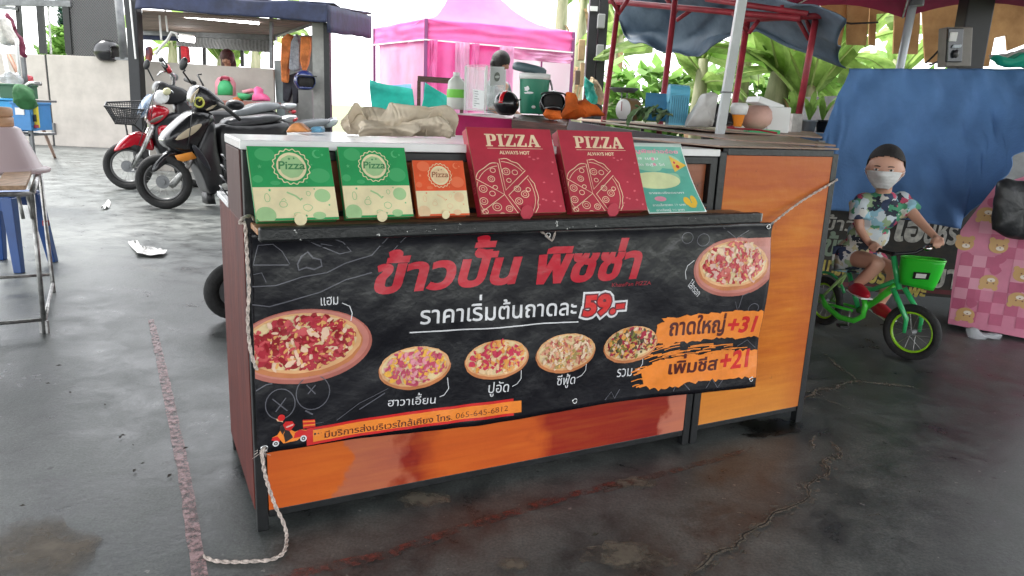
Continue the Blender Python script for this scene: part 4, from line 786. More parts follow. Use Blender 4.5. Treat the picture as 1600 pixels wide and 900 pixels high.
def puff(outl, Y, t, nm, m, par, k=(.86, .97, 1., .97, .86)):
    pts = [at(*p, Y) for p in outl]; n = len(pts); c = sum(pts, V((0, 0, 0)))/n; vs = []
    for j, q in enumerate(k): vs += [c+(p-c)*q+V((0, (j/(len(k)-1)*2-1)*t, 0)) for p in pts]
    g = G(); g.add(vs, [(j*n+i, j*n+(i+1) % n, (j+1)*n+(i+1) % n, (j+1)*n+i) for j in range(len(k)-1) for i in range(n)]+[tuple(range(n))[::-1], tuple((len(k)-1)*n+i for i in range(n))]); return g.build(nm, m, par, world=True, sub=0, smooth=True)
puff(ol, SY-.1, .09, 'pack_body', PK, T); puff([(341, 149), (341, 135), (345, 127), (352, 125), (359, 127), (363, 136), (363, 149)], SY-.2, .06, 'front_pocket', GK, T); G().tube([at(345, 125, SY-.2), at(347, 121, SY-.25), at(357, 122, SY-.25), at(358, 126, SY-.2)], .02, 6).build('handle', mat('red_web', (.3, .03, .06), .7), T, world=True)
T = thing('shelf_table', 'low reddish table against the half wall holding the toys', 'table', V((at(385, 160, SY-.4).x, SY-.4, 0))); a, b = at(330, 157, SY-.5), at(425, 160, SY-.5); G().box((a.x, SY-.7, b.z-.06), (b.x, SY-.1, b.z)).build('table_top', mat('reddish_top', (.3, .12, .09), .5), T, world=True)
for x in (a.x+.05, b.x-.1): G().box((x, SY-.6, 0), (x+.05, SY-.55, b.z-.06)).build('leg', GREYM, T, world=True)
puff([(374, 145), (398, 148), (396, 153), (388, 157), (376, 156)], SY-.5, .12, 'green_crate', GK, None); bpy.context.view_layer.update()
o = bpy.data.objects['green_crate']; tag(o, 'green plastic tub on the low table left of the pink toy', 'tub')
o = puff([(397, 158), (398, 150), (401, 146), (400, 139), (403, 135), (407, 139), (407, 145), (413, 148), (419, 154), (420, 158)], SY-.6, .12, 'pink_toy', mat('hot_pink', (.8, .12, .3), .45, var=.2), None); tag(o, 'hot pink toy on the low table in front of the half wall', 'toy')
o = puff([(380, 142), (396, 138), (398, 143), (384, 147)], SY-.4, .1, 'pink_basin', PK, None); tag(o, 'pale pink basin behind the green tub', 'basin')
o = puff([(366, 158), (366, 153), (371, 151), (377, 155), (378, 158)], SY-.6, .08, 'orange_ball', ORV, None); tag(o, 'small orange cloth bundle beside the green tub', 'cloth')
o = hang('red_curtain', 'red cloth hanging in the green opening of the shed', 'cloth', [(284, 72), (294, 73), (297, 98), (286, 99)], SB-.2, mat('red_cloth', (.5, .02, .03), .8, var=.3, scale=12))
o = hang('blue_bag', 'blue and red bags hanging beside the black post', 'bag', [(229, 75), (235, 72), (238, 84), (236, 96), (230, 95)], SY, mat('bag_blue', (.06, .2, .4), .7, var=.8, scale=4, col2=(.5, .1, .06)))
# ---- people (used for the women behind the stalls)
SKIN = mat('skin', (.42, .205, .13), .55, var=.06, scale=12); HAIR = mat('dark_hair', (.012, .009, .009), .55, var=.3, scale=60, bump=.5, bs=120)
def skinmesh(chains, rad, root, sub=1):
    """chains: lists of joint names; joints: dict name -> (point, radius)"""
    ids = {}; vs = []; es = []
    for ch in chains:
        for k in ch:
            if k not in ids: ids[k] = len(vs); vs.append(rad[k][0])
        es += [(ids[a], ids[b]) for a, b in zip(ch, ch[1:])]
    me = bpy.data.meshes.new('growth'); me.from_pydata([tuple(v) for v in vs], es, []); o = bpy.data.objects.new('growth', me); SC.collection.objects.link(o)
    m = o.modifiers.new('k', 'SKIN'); m.use_smooth_shade = True; sk = me.skin_vertices[0].data
    for k, i in ids.items(): r = rad[k][1]; sk[i].radius = (r, r) if not isinstance(r, tuple) else r; sk[i].use_root = (k == root)
    if sub: s_ = o.modifiers.new('s', 'SUBSURF'); s_.levels = s_.render_levels = sub
    r = bpy.data.meshes.new_from_object(o.evaluated_get(DG())); out = ([v.co.copy() for v in r.vertices], [tuple(p.vertices) for p in r.polygons])
    bpy.data.objects.remove(o); bpy.data.meshes.remove(me); bpy.data.meshes.remove(r); return out
def remeshed(g, name, m, parent, vox, sm=4):
    o = g.build('raw', m, None); md = o.modifiers.new('r', 'REMESH'); md.mode = 'VOXEL'; md.voxel_size = vox; md.use_smooth_shade = True
    if sm: s_ = o.modifiers.new('s', 'SMOOTH'); s_.iterations = sm; s_.factor = .5
    me = bpy.data.meshes.new_from_object(o.evaluated_get(DG())); bpy.data.objects.remove(o); h = G(); h.v = [v.co.copy() for v in me.vertices]; h.f = [tuple(p.vertices) for p in me.polygons]; h.mi = [0]*len(h.f); bpy.data.meshes.remove(me)
    return h.build(name, m, parent, smooth=True, world=True)
def head(g, c, s, M, nose=True, wd=.385, chin=.42, cheeks=True):        # head of height s round centre c; -Y is the face
    def f(p):
        x, y, z = p
        if z < 0: k = 1+z*chin; x *= k; y = y*(1+z*.22) - .05*(-z)
        if y < 0: y *= .93
        return (x*wd*s, y*.46*s, z*.5*s)
    g.ball(c, 1, 24, 18, f, M)
    if nose:
        g.ball(c+M @ V((0, -.45*s, -.07*s)), (.055*s, .06*s, .09*s), 10, 8, None, M)
        for x in (-1, 1):
            g.ball(c+M @ V((x*wd*s, .0, -.03*s)), (.035*s, .075*s, .12*s), 10, 8, None, M)
            if cheeks: g.ball(c+M @ V((x*.15*s, -.39*s, -.12*s)), (.1*s, .07*s, .1*s), 8, 6, None, M)
def woman(label, hc, hs_, yaw, shirt, hairlen, hairm, nod=.3):
    T = thing('person', label, 'person', (hc.x, hc.y, 0)); M = (Matrix.Rotation(yaw, 4, 'Z') @ Matrix.Rotation(nod, 4, 'X')).to_3x3(); MZ = Matrix.Rotation(yaw, 3, 'Z')
    s = hs_/.22; q = lambda x, y, z: hc+MZ @ V((x*s, y*s, z*s)); zf = (.02-hc.z)/s
    J = {'neck': (q(0, .02, -.13), .045*s), 'head': (q(0, .01, -.02), .05*s), 'chest': (q(0, .03, -.3), (.13*s, .09*s)), 'waist': (q(0, .03, -.52), (.11*s, .085*s)), 'hip': (q(0, .03, -.68), (.14*s, .1*s))}
    for k, x in (('l', 1), ('r', -1)):
        J[k+'sh'] = (q(x*.15, .03, -.24), .05*s); J[k+'el'] = (q(x*.2, -.02, -.5), .036*s); J[k+'wr'] = (q(x*.14, -.24, -.58), .025*s); J[k+'ha'] = (q(x*.12, -.31, -.6), .028*s)
        J[k+'kn'] = (q(x*.08, .02, -.7+(zf+.7)*.5), .055*s); J[k+'an'] = (q(x*.08, .04, zf+.07), .035*s); J[k+'to'] = (q(x*.09, -.12, zf+.03), .03*s)
    vs, fs = skinmesh([['hip', 'waist', 'chest', 'neck', 'head'], ['chest', 'lsh', 'lel', 'lwr', 'lha'], ['chest', 'rsh', 'rel', 'rwr', 'rha'], ['hip', 'lkn', 'lan', 'lto'], ['hip', 'rkn', 'ran', 'rto']], J, 'hip')
    g = G(); g.add(vs, fs); head(g, hc, hs_, M)
    for k, x in (('l', 1), ('r', -1)):
        for i in range(4): a = J[k+'ha'][0]+MZ @ V(((i-1.5)*.018*s, -.02*s, 0)); g.tube([a, a+MZ @ V((0, -.04*s, -.01*s)), a+MZ @ V((0, -.06*s, -.035*s))], [.009*s, .008*s, .006*s], 6)
        a = J[k+'ha'][0]; g.tube([a, a+MZ @ V((-x*.03*s, -.02*s, 0)), a+MZ @ V((-x*.035*s, -.045*s, -.01*s))], .009*s, 6)
    remeshed(g, 'body', SKIN, T, .012, 2)
    J2 = dict(J); 
    for k in ('chest', 'waist', 'hip'): J2[k] = (J[k][0], tuple(r*1.12 for r in J[k][1]))
    for k in 'lr': J2[k+'sh'] = (J[k+'sh'][0], .062*s); J2[k+'el'] = (J[k+'el'][0], .05*s)
    vs, fs = skinmesh([['hip', 'waist', 'chest'], ['chest', 'lsh', 'lel'], ['chest', 'rsh', 'rel']], J2, 'hip'); g = G(); g.add(vs, fs); g.build('shirt', shirt, T, smooth=True, world=True)
    for k in 'lr': J2[k+'kn'] = (J[k+'kn'][0], .075*s); J2[k+'an'] = (J[k+'an'][0], .06*s)
    vs, fs = skinmesh([['hip', 'lkn', 'lan'], ['hip', 'rkn', 'ran']], J2, 'hip'); g = G(); g.add(vs, fs); g.build('trousers', mat('dark_cloth', (.03, .03, .04), .85), T, smooth=True, world=True)
    g = G(); g.ball(hc+M @ V((0, .055*hs_, .085*hs_)), 1, 24, 18, lambda p: (p[0]*.44*hs_, p[1]*.48*hs_, p[2]*.48*hs_), M)
    if hairlen: g.ball(hc+M @ V((0, .2*hs_, -hairlen*.4)), 1, 16, 12, lambda p: (p[0]*.47*hs_, p[1]*.26*hs_, p[2]*hairlen*.8), M)
    g.build('hair', hairm, T, smooth=True, world=True)
    for x in (-1, 1): G().ball(hc+M @ V((x*.15*hs_, -.39*hs_, .03*hs_)), (.05*hs_, .02*hs_, .022*hs_), 10, 6).build('eye', BLKP, T, world=True, smooth=True)
    return T
woman('woman with long reddish brown hair sitting behind the half wall in the shed', at(355, 91, SY+1.6), .26, .15, mat('dark_top', (.02, .018, .02), .85), .26, mat('brown_hair', (.07, .022, .02), .6, var=.4, scale=40, bump=.5, bs=90))
woman('dark-haired woman in grey bending down behind the glass case near the pink tent', at(783, 97, 7.3), .19, 1.0, mat('grey_shirt', (.22, .23, .25), .85, var=.2), .08, HAIR, .4)
# ---- pink tent
PNK = mat('pink_canvas', (.86, .26, .56), .6, var=.12, scale=1.5, trl=.5, bump=.3, bs=6)
PNKL = mat('pink_sheet', (.86, .5, .7), .35, var=.15, scale=1.2, trl=.5, bump=.4, bs=5)
CLR = mat('clear_sheet', (.85, .9, .92), .2, alpha=.45, var=.1, scale=3, bump=.3, bs=5)
TY = 12.
tent = thing('canopy_tent', 'pink peaked market tent with hanging plastic side sheets', 'tent', V((1.2, TY, 0)))
fl, frr, bk, br = at(666, 29, TY), at(897, 50, TY+.2), at(585, 44, TY+3.0), at(850, 40, TY+3.2); pk = at(722, -75, TY+1.6)
def roofp(a, b): return lambda u, v: (a.lerp(b, u)).lerp(pk, 1-(1-v)**1.0)+V((0, 0, -.55*sin(v*pi)*(.6)-.1*sin(u*pi)*(1-v)+.03*nz((u*6, v*6, 1))))
g = G(); g.grid(roofp(fl, frr), 16, 14); g.build('front_roof', PNK, tent, smooth=True, world=True)
g = G(); g.grid(roofp(bk, fl), 16, 14); g.build('side_roof', PNKL, tent, smooth=True, world=True)
g = G(); g.grid(roofp(frr, br), 10, 14); g.grid(roofp(br, bk), 10, 14); g.build('back_roof', PNKL, tent, smooth=True, world=True)
def sheet(a, b, h0, h1, m, nm, amp=.06, f=9., sd=0, yo=0):
    g = G(); g.grid(lambda u, v: a.lerp(b, u)+V((0, yo+amp*sin(u*f+sd+v*2)*(.3+v)+.05*nz((u*5+sd, v*4, 0)), -h0-(h1-h0)*v)), 36, 14); return g.build(nm, m, tent, smooth=True, world=True, solid=.004)
sheet(fl, frr, 0, .3, PNK, 'valance', .02, 5); sheet(bk, fl, 0, .33, PNK, 'valance', .02, 5, 2)
mid_ = fl.lerp(frr, .56); sheet(fl, mid_, .31, 2.3, PNK, 'pink_side', .05, 16, 0, .06)
sheet(mid_, frr, .31, .48, PNKL, 'rolled_sheet', .04, 14, 3)
sheet(bk.lerp(br, .5), br, .2, 2.4, mat('glare_white', (.8, .8, .8), .5, trl=.6), 'back_glare_sheet', .04, 9, 3); sheet(frr+V((0, .1, 0)), br, .2, 2.4, mat('glare_white', (.8, .8, .8), .5, trl=.6), 'side_glare_sheet', .04, 9, 5)  # added sheets, white in place of the bright open background
sheet(bk.lerp(fl, .1), fl, .31, 2.2, PNKL, 'pale_side', .08, 12, 1, .05)
for k in range(4):                     # folds hanging from the front rail
    u = (.03, .2, .31, .5)[k]; a = fl.lerp(frr, u)+V((0, -.05, -.31)); sheet(a, a+V((.12+.1*(k % 2), 0, 0)), 0, 1.1+.5*sin(k*2), PNKL if k % 2 else PNK, 'fold', .05, 5, k, -.02)
for a, w in ((fl, .05), (frr, .05), (bk, .05), (br, .05)): G().beam((a.x, a.y+.02, 0), a, w, w).build('leg', mat('tent_steel', (.25, .08, .2), .4, .5), tent, world=True)
G().beam(fl+V((0, -.03, -.31)), frr+V((0, -.03, -.31)), .03, .02).build('rail', WHITE, tent, world=True); G().beam(bk+V((0, -.03, -.31)), fl+V((0, -.03, -.31)), .03, .02).build('rail', WHITE, tent, world=True)
TEAL = mat('teal_tarp', (.02, .42, .34), .5, var=.35, scale=2, bump=.4, bs=5, trl=.25); BLT = mat('blue_tarp', (.25, .48, .75), .5, var=.25, scale=2, trl=.25)
def tarp(name, label, quad, m, amp=.05, sc=3, seed=0, cat='tarp', nu=20, nv=14, solid=.004):
    quad = list(quad); quad[0], quad[1] = V((quad[0].x, quad[0].y, .03)), V((quad[1].x, quad[1].y, .03)); g = cloth(quadfn(*quad), nu, nv, amp, sc, seed); return solo(g, name, label, cat, m, smooth=True, solid=solid)
tarp('teal_tarp', 'teal tarp slumped to the right of the tent corner post', [at(640, 168, 9.5), at(712, 172, 9.5), at(700, 152, 9.3), at(664, 130, 9.3)], TEAL)
tarp('teal_tarp', 'teal tarp draped low at the left foot of the pink tent', [at(575, 172, 10.5), at(655, 172, 10.5), at(640, 148, 10.2), at(578, 128, 10.2)], TEAL, .1, 2, 4)
tarp('blue_tarp', 'pale blue sheet behind the teal tarp at the tent foot', [at(584, 165, 11.3), at(645, 165, 11.3), at(645, 131, 11.3), at(600, 131, 11.3)], BLT, .05, 2, 9)
T = thing('wooden_stand', 'dark wooden stand frame in front of the teal tarp', 'frame', V((at(655, 165, 7).x, 7, 0)))
G().beam(at(653, 123, 7), at(724, 128, 7), .05, .04, (0, 1, 0)).build('top_bar', DARKW, T, world=True)
for x in (654, 722): p = at(x, 126, 7); G().box((p.x-.015, 7.02, 0), (p.x+.015, 7.05, p.z)).build('post', DARKW, T, world=True)
# ---- table behind with cloth, case, bottle, cooler
T = thing('cloth_table', 'table under a crimson cloth behind the red pizza boxes', 'table', V((at(790, 200, 4.3).x, 4.6, 0)))
a, b, c, d = at(706, 177, 4.3), at(803, 185, 4.3), at(880, 184, 5.4), at(745, 176, 5.6)
CRC = mat('crimson_cloth', (.42, .012, .10), .75, var=.15, scale=6, bump=.2, bs=20)
top_ = [a, b, c, d]
G().slab(top_, .015).build('table_top', mat('pale_top', (.62, .5, .5), .3), T, world=True)
g = G(); g.grid(lambda u, v: a.lerp(b, u)+V((-.006, -.012+.01*sin(u*14)*v, -.005-.9*v*a.z)), 30, 10); g.grid(lambda u, v: d.lerp(a, u)+V((-.012, .008*sin(u*12)*v, -.005-.9*v*a.z)), 20, 10); g.build('cloth_skirt', CRC, T, smooth=True, world=True, solid=.003)
for p in top_: G().box((p.x-.01 if p in (b, c) else p.x+.02, p.y+.02, 0), (p.x+.01 if p in (b, c) else p.x+.04, p.y+.04, p.z-.02)).build('leg', GREYM, T, world=True)
T = thing('dark_bench', 'dark timber ledge behind the red boxes, right of the crimson cloth', 'bench', V((at(840, 195, 4.0).x, 4.0, 0)))
G().slab([at(800, 187, 4.0), at(885, 196, 4.0), at(890, 182, 4.7), at(804, 178, 4.7)], .03).build('ledge_board', DARKW, T, world=True)
a, b = at(800, 190, 4.0), at(886, 199, 4.0); G().add([a+V((0, .01, 0)), b+V((0, .01, 0)), b+V((0, .01, -.12)), a+V((0, .01, -.12)), a+V((0, .04, 0)), b+V((0, .04, 0)), b+V((0, .04, -.12)), a+V((0, .04, -.12))], [(0,3,2,1),(4,5,6,7),(0,1,5,4),(1,2,6,5),(2,3,7,6),(3,0,4,7)]).build('apron', DARKW, T, world=True)
for p in (a, b): G().box((p.x-.02, 4.05, 0), (p.x+.02, 4.09, p.z-.12)).build('leg', DARKW, T, world=True)
GLS = mat('clear_acrylic', (.9, .95, .96), .05, alpha=.22, spec=.7)
T = thing('display_case', 'clear acrylic display case with printed notices on the crimson table', 'case', at(755, 176, 4.75))
a, b, c, h_ = at(726, 172, 4.7), at(758, 177, 4.6), at(787, 172, 4.95), at(726, 104, 4.7).z
for p, q in ((a, b), (b, c), (c, a+(c-b)), (a+(c-b), a)): G().slab([p, q, V((q.x, q.y, h_)), V((p.x, p.y, h_))], .003).build('pane', GLS, T, world=True)
for p in (a, b, c, a+(c-b)): G().beam(p, (p.x, p.y, h_+.004), .012, .012).build('corner_strip', WHITE, T, world=True)
G().slab([V((p.x, p.y, h_+.012)) for p in (a, b, c, a+(c-b))], .008).build('lid', GLS, T, world=True); G().slab([V((p.x, p.y, a.z+.008)) for p in (a, b, c, a+(c-b))], .006).build('base', WHITE, T, world=True)
PAP = mat('paper', (.78, .8, .8), .7); f = lambda u, v, h=0: a.lerp(b, u)+V((0, 0, v))+(b-a).cross(V((0, 0, 1))).normalized()*(.006+h)
G().slab([f(.42, .02), f(.95, .02), f(.95, .13), f(.42, .13)], .001).build('notice', PAP, T, world=True)
f2 = lambda u, v, h=0: b.lerp(c, u)+V((0, 0, v))+(c-b).cross(V((0, 0, 1))).normalized()*(.006+h)
G().slab([f2(.15, .16), f2(.9, .16), f2(.9, .27), f2(.15, .27)], .001).build('notice', PAP, T, world=True); inv_ = WM[T.name].inverted()
lay('notice_lines', T, lambda u, v, h: inv_ @ f(u, v, .002), [(sum([stroke([(.5, .12-.014*k), (.5+.3*(.6+.4*sin(k*3)), .12-.014*k)], .003) for k in range(7)], []), GRY, 0)])
lay('notice_mark', T, lambda u, v, h: inv_ @ f2(u, v, .002), [(ringl(.5, .21, .15, .028, .02, n=16), GRY, 0)])
def lat(name, label, cat, c, prof, m, n=24, extra=(), group=None, sx=1, sy=1, M=None, main='body_shell'):
    T = thing(name, label, cat, c, 0, group); G().lathe(prof, (0, 0, 0), n, M, sx, sy).build(main, m, T, smooth=True)
    for nm, p, mm in extra: G().lathe(p, (0, 0, 0), n, M, sx, sy).build(nm, mm, T, smooth=True)
    return T
HD = mat('milky_plastic', (.75, .77, .72), .35, trl=.3)
c = at(712, 171, 4.75); lat('water_bottle', 'white plastic jug with a bright green label left of the glass case', 'bottle', c, [(0, 0), (.065, 0), (.07, .01), (.07, .12), (.066, .125), (.066, .15), (.06, .17), (.03, .195), (.022, .2)], HD, extra=[('label_band', [(.0715, .07), (.0725, .075), (.0725, .115), (.0715, .12)], mat('lime_label', (.18, .6, .06), .5)), ('cap', [(.0, .222), (.024, .222), (.026, .218), (.026, .198), (0, .198)], WHITE)], sx=.8)
c = at(833, 178, 4.6); r_ = .09; lat('drink_cooler', 'green round drink cooler with a tilted dark lid', 'cooler', c, [(0, 0), (r_*.86, 0), (r_*.9, .01), (r_, .2), (r_, .205)], mat('cooler_green', (.01, .2, .115), .4, var=.06), 32, extra=[('rim', [(r_*.9, .2), (r_*1.03, .2), (r_*1.05, .215), (r_*1.03, .232), (r_*.9, .235)], WHITE)])
T = bpy.data.objects['drink_cooler']; M = Matrix.Translation((-.035, 0, .255)) @ Matrix.Rotation(.18, 4, 'Y'); G(M).lathe([(0, .03), (r_*.95, .028), (r_*1.12, .018), (r_*1.15, 0), (r_*1.1, -.018), (0, -.02)], (0, 0, 0), 28).build('lid', mat('slate_plastic', (.08, .13, .15), .5), T, smooth=True)
G().tube([(r_*1.0, -.02, .2), (r_*1.15, -.03, .16), (r_*1.25, -.03, .09)], .006, 6).build('handle', GREYM, T); G().ball((0, -r_*.93, .04), (.012, .02, .01)).build('tap', WHITE, T)
lay('printed_mark', T, lambda u, v, h: V((sin(u)*(r_*.99), -cos(u)*(r_*.99), v)), [(fit(text('Drink', .02), -.85, -.1, .13, .16), WHT, 0), (sum([stroke([(-.8, .115-.012*k), (-.1-.2*k, .115-.012*k)], .005) for k in range(2)], []), WHT, 0)], None, .08) if 0 else lay('printed_mark', T, lambda u, v, h: V((sin(u)*(r_*.985), -cos(u)*(r_*.985), v)), [([circ(-.55, .145, .2, .014, n=14, wob=.3, sd=3), circ(-.4, .12, .3, .006, n=14, wob=.3, sd=5)], WHT, 0)], None, .08)
helmet('black helmet with a red stripe on the crimson table', at(791, 163, 4.35), .07, GLOSSK, 'helmets on the tables', 2.75, .1, mat('red_gloss', (.55, .01, .02), .2, coat=.6), visor=False)
T = helmet('open black helmet lying on orange cloth with its lining showing', at(863, 163, 4.3), .07, GLOSSK, 'helmets on the tables', .1, -.5)
def heap(name, label, cat, pts, Y, m, t=.1, amp=.03, n=26, seed=0, z0=None, base=None):
    """crumpled mass: outline in the picture plane given depth and folds"""
    P0 = [at(*p, Y) for p in pts]; c = sum(P0, V((0, 0, 0)))/len(P0); g = G(); L = []
    for i in range(len(P0)):
        a, b = P0[i], P0[(i+1) % len(P0)]; k = max(2, int((b-a).length/max(.02, t*.25))); L += [a.lerp(b, j/k) for j in range(k)]
    m_ = 9; vs = []
    for j in range(m_+1):
        a = pi*j/m_; k = sin(a)**.6 if 0 < j < m_ else 0
        for p in L:
            q = c+(p-c)*k+V((0, -cos(a)*t, 0)); d = V((nz(q+V((seed, 0, 0)), 1/max(t, .05)*.9), nz(q+V((0, seed+7, 0)), 1/max(t, .05)*.9), nz(q+V((0, 3, seed)), 1/max(t, .05)*.9)))
            fold = abs(nz(q+V((seed*2, 1, 0)), 2.2/max(t, .05)))*amp*1.2
            vs.append(q+d*amp*(1.6 if 0 < j < m_ else .5)+V((0, fold, 0)))
    zb = min(p.z for p in P0); vs = [V((v.x, v.y, max(v.z, zb))) for v in vs]; N = len(L)
    g.add(vs, [(j*N+i, (j+1)*N+i, (j+1)*N+(i+1) % N, j*N+(i+1) % N) for j in range(m_) for i in range(N)]); return solo(g, name, label, cat, m, smooth=True)
ORC2 = mat('orange_fabric', (.85, .17, .02), .75, var=.2, scale=12, bump=.3, bs=30, trl=.2)
heap('orange_cloth', 'crumpled bright orange cloth beside the open helmet', 'cloth', [(878, 185), (876, 165), (885, 147), (893, 144), (902, 155), (915, 154), (922, 165), (936, 170), (941, 182), (925, 187), (900, 187)], 4.5, ORC2, .09, .03)
heap('orange_cloth', 'orange cloth tucked beneath the open black helmet', 'cloth', [(846, 178), (850, 170), (862, 172), (878, 174), (880, 186), (860, 187)], 4.2, ORC2, .05, .01, seed=3)
CRF = mat('cream_fabric', (.72, .62, .48), .85, var=.08, trl=.15, scale=9, bump=.25, bs=25)
BT = thing('rear_table', 'white-topped table standing behind the pizza counter', 'table', LOC @ V((.65, .72, 0)), TH)
part('table_top', (-.33, -.1, .955), (.75, .5, .985), WHITEL, BT)
for x in (-.3, .7):
    for y in (-.08, .46): part('leg', (x, y, 0), (x+.03, y+.03, .955), GREYM, BT)
g = G(); cp = [at(543, 168, 2.85), at(712, 168, 2.95), at(708, 212, 2.8), at(560, 211, 2.75)]; zb_ = .99
T = thing('cream_cover', 'big crumpled cream cloth heaped behind the pizza counter', 'cloth', V((cp[2].x*.5+cp[3].x*.5, 2.85, zb_)))
def crumple(n_, x0, x1, yt, seed, dy, kk):
    g = G()
    def f(u, v):
        x = x0+(x1-x0)*u; ytop = yt+3*sin(u*4+seed)+12*(2*u-1)**6
        p = at(x+7*sin(v*4+u*6+seed)*v+(u-.5)*10*v, ytop+(213-ytop)*(1-v), 2.75+dy); fo = .035*sin(u*kk+seed+v*2.2*sin(u*2+seed))+.014*nz((u*3+seed, v*4, seed), 1)+.006*nz((u*12+seed, v*5, seed), 1)+.02*(1-v)*sin(u*pi)
        q = p+V((.01*nz(p, 20), fo-.03*sin(v*pi), 0)); q.z = max(q.z, zb_); return q
    g.grid(f, 90, 26); return g.build('cloth_fold', CRF, T, smooth=True, world=True, solid=.004)
crumple(0, 620, 712, 166, .6, .10, 2.6); crumple(1, 543, 612, 170, 2.6, .06, 3.4); crumple(2, 598, 668, 163, 4.1, .03, 4); crumple(3, 640, 704, 184, 1.3, .0, 3); crumple(4, 566, 650, 188, 5.3, -.03, 4.5)
for k, (x, y, rr, dy) in enumerate(((556, 176, .028, .0), (680, 188, .035, -.03), (618, 180, .03, .02))):
    g = G(); c = at(x, y, 2.75+dy); g.tube([c+V((rr*.9*cos(a)+.02*a/6, -.01+.004*a, rr*sin(a))) for a in [R(-40+24*j) for j in range(12)]], [.003]*12, 4)
    ax = V((.012, -.02, -.06)); vs = []; nn_ = 16
    for j in range(nn_):
        a = R(-60+300*j/nn_); r2 = rr*(1+.2*sin(j)); vs += [c+V((r2*cos(a), 0, r2*sin(a)*1.2)), c+V((r2*cos(a)*1.3+.01, .03, r2*sin(a)*1.3-.05))]
    g = G(); g.add(vs, [(2*j, 2*j+1, 2*j+3, 2*j+2) for j in range(nn_-1)]); 
    g.v = [V((p.x, p.y, max(p.z, zb_))) for p in g.v]; g.build('cloth_roll', CRF, T, smooth=True, world=True, solid=.004, sub=1)
# packets behind the green boxes
hang('orange_packet', 'orange and white paper packet lying behind the green boxes', 'packet', [(448, 207), (458, 193), (470, 191), (487, 206)], 2.75, mat('orange_paper', (.75, .3, .1), .6, var=.2, scale=15), .03, amp=.01)
hang('blue_packet', 'light blue packet lying right of the orange packet', 'packet', [(486, 207), (488, 198), (505, 197), (507, 207)], 2.8, mat('blue_paper', (.2, .5, .75), .5, var=.2), .03, amp=.01)
# ---- black column with electrical boxes
CY = 9.5
T = thing('roof_column', 'black roof column with electrical boxes fixed to it', 'column', V((at(926, 180, CY).x, CY, 0)))
x0, x1 = at(913, 150, CY).x, at(934, 150, CY).x; zt = at(920, -60, CY).z; dk = mat('column_black', (.022, .022, .026), .5, var=.25, scale=3)
G().box((x0, CY, 0), (x0+.11, CY+.2, zt)).build('flange', dk, T, world=True); G().box((x0+.125, CY-.02, 0), (x1+.06, CY+.2, zt)).build('web', dk, T, world=True)
OLDW = mat('old_plywood', (.42, .28, .15), .7, var=.2, scale=6)
for q, m, nm in (((903, 62, 915, 94), OLDW, 'meter_board'), ((905, 98, 914, 135), OLDW, 'meter_board'), ((931, 70, 944, 95), mat('grey_box', (.3, .3, .3), .5), 'switch_box'), ((933, 22, 946, 44), mat('grey_box', (.3, .3, .3), .5), 'switch_box'), ((898, 110, 907, 132), mat('brown_box', (.12, .08, .06), .5), 'switch_box')):
    a, b = at(q[0], q[3], CY-.1), at(q[2], q[1], CY-.1); G().box((a.x, CY-.12, a.z), (b.x, CY-.03, b.z)).build(nm, m, T, world=True, bev=.01)
a, b = at(922, 17, CY-.04), at(934, 10, CY-.04); G().box((a.x, CY-.05, a.z), (b.x, CY-.025, b.z)).build('white_label', WHITE, T, world=True)
heap('teal_bag', 'teal bag hanging low beside the black column', 'bag', [(915, 120), (926, 128), (933, 158), (926, 166), (916, 160)], 6.5, TEAL, .06, .02)
heap('beige_sack', 'beige cloth sack hanging right of the black column', 'sack', [(924, 118), (934, 130), (944, 150), (938, 164), (930, 160), (931, 140), (922, 128)], 6.6, mat('beige_cloth', (.5, .38, .25), .85, var=.2, scale=10), .05, .02, seed=4)

# ================================================================ right side: stall frames, tarp, produce table, banana plants
REDP = mat('red_oxide_paint', (.30, .025, .04), .5, var=.25, scale=12)
def pole(T, p, q, r, nm='pole', m=REDP): return G().tube([p, q], r, 8).build(nm, m, T, world=True, smooth=True)
FY = 6.0
T = thing('stall_scaffold', 'red painted steel frame left of the white pole under the blue-grey tarp', 'frame', V((at(943, 185, FY).x, FY, 0)), group='red steel stall frames')
for a, b, Y in (((968, -8), (944, 182), FY), ((1056, -10), (1032, 190), FY-.6)):
    p, q = at(*a, Y), at(*b, Y); q2 = p+(q-p)*((p.z)/(p.z-q.z)); pole(T, p, q2, .021)
pole(T, at(953, 2, FY), at(1250, 29, FY-1.2), .02, 'beam'); pole(T, at(1103, -2, FY-.8), at(1262, 22, FY-1.2), .018, 'beam')
for a, b in (((947, -15), (967, 20)), ((985, -6), (966, 22)), ((1040, -5), (1054, 20)), ((1062, 10), (1054, 20)), ((1085, 12), (1057, 32)), ((1040, -8), (1051, 14))): pole(T, at(*a, FY-.2), at(*b, FY-.2), .015, 'brace')
T = thing('stall_scaffold', 'red steel frame right of the white pole, carrying the tarp edge', 'frame', V((at(1150, 190, 5.2).x, 5.2, 0)), group='red steel stall frames')
for a, b, Y in (((1168, 30), (1144, 190), 5.2), ((1276, 22), (1248, 178), 5.0)):
    p, q = at(*a, Y), at(*b, Y); q2 = p+(q-p)*(p.z/(p.z-q.z)) if Y > 5.1 else q; pole(T, p, q2, .022)
pole(T, at(1160, 30, 5.2), at(1300, 24, 4.9), .02, 'beam'); pole(T, at(1200, 12, 5.2), at(1240, 24, 5.0), .014, 'beam')
for a, b in (((1185, 32), (1170, 52)), ((1145, 20), (1167, 48)), ((1243, 24), (1264, 62)), ((1258, 24), (1267, 50)), ((1284, 26), (1268, 48)), ((1222, 8), (1222, 26))): pole(T, at(*a, 5.1), at(*b, 5.1), .014, 'brace')
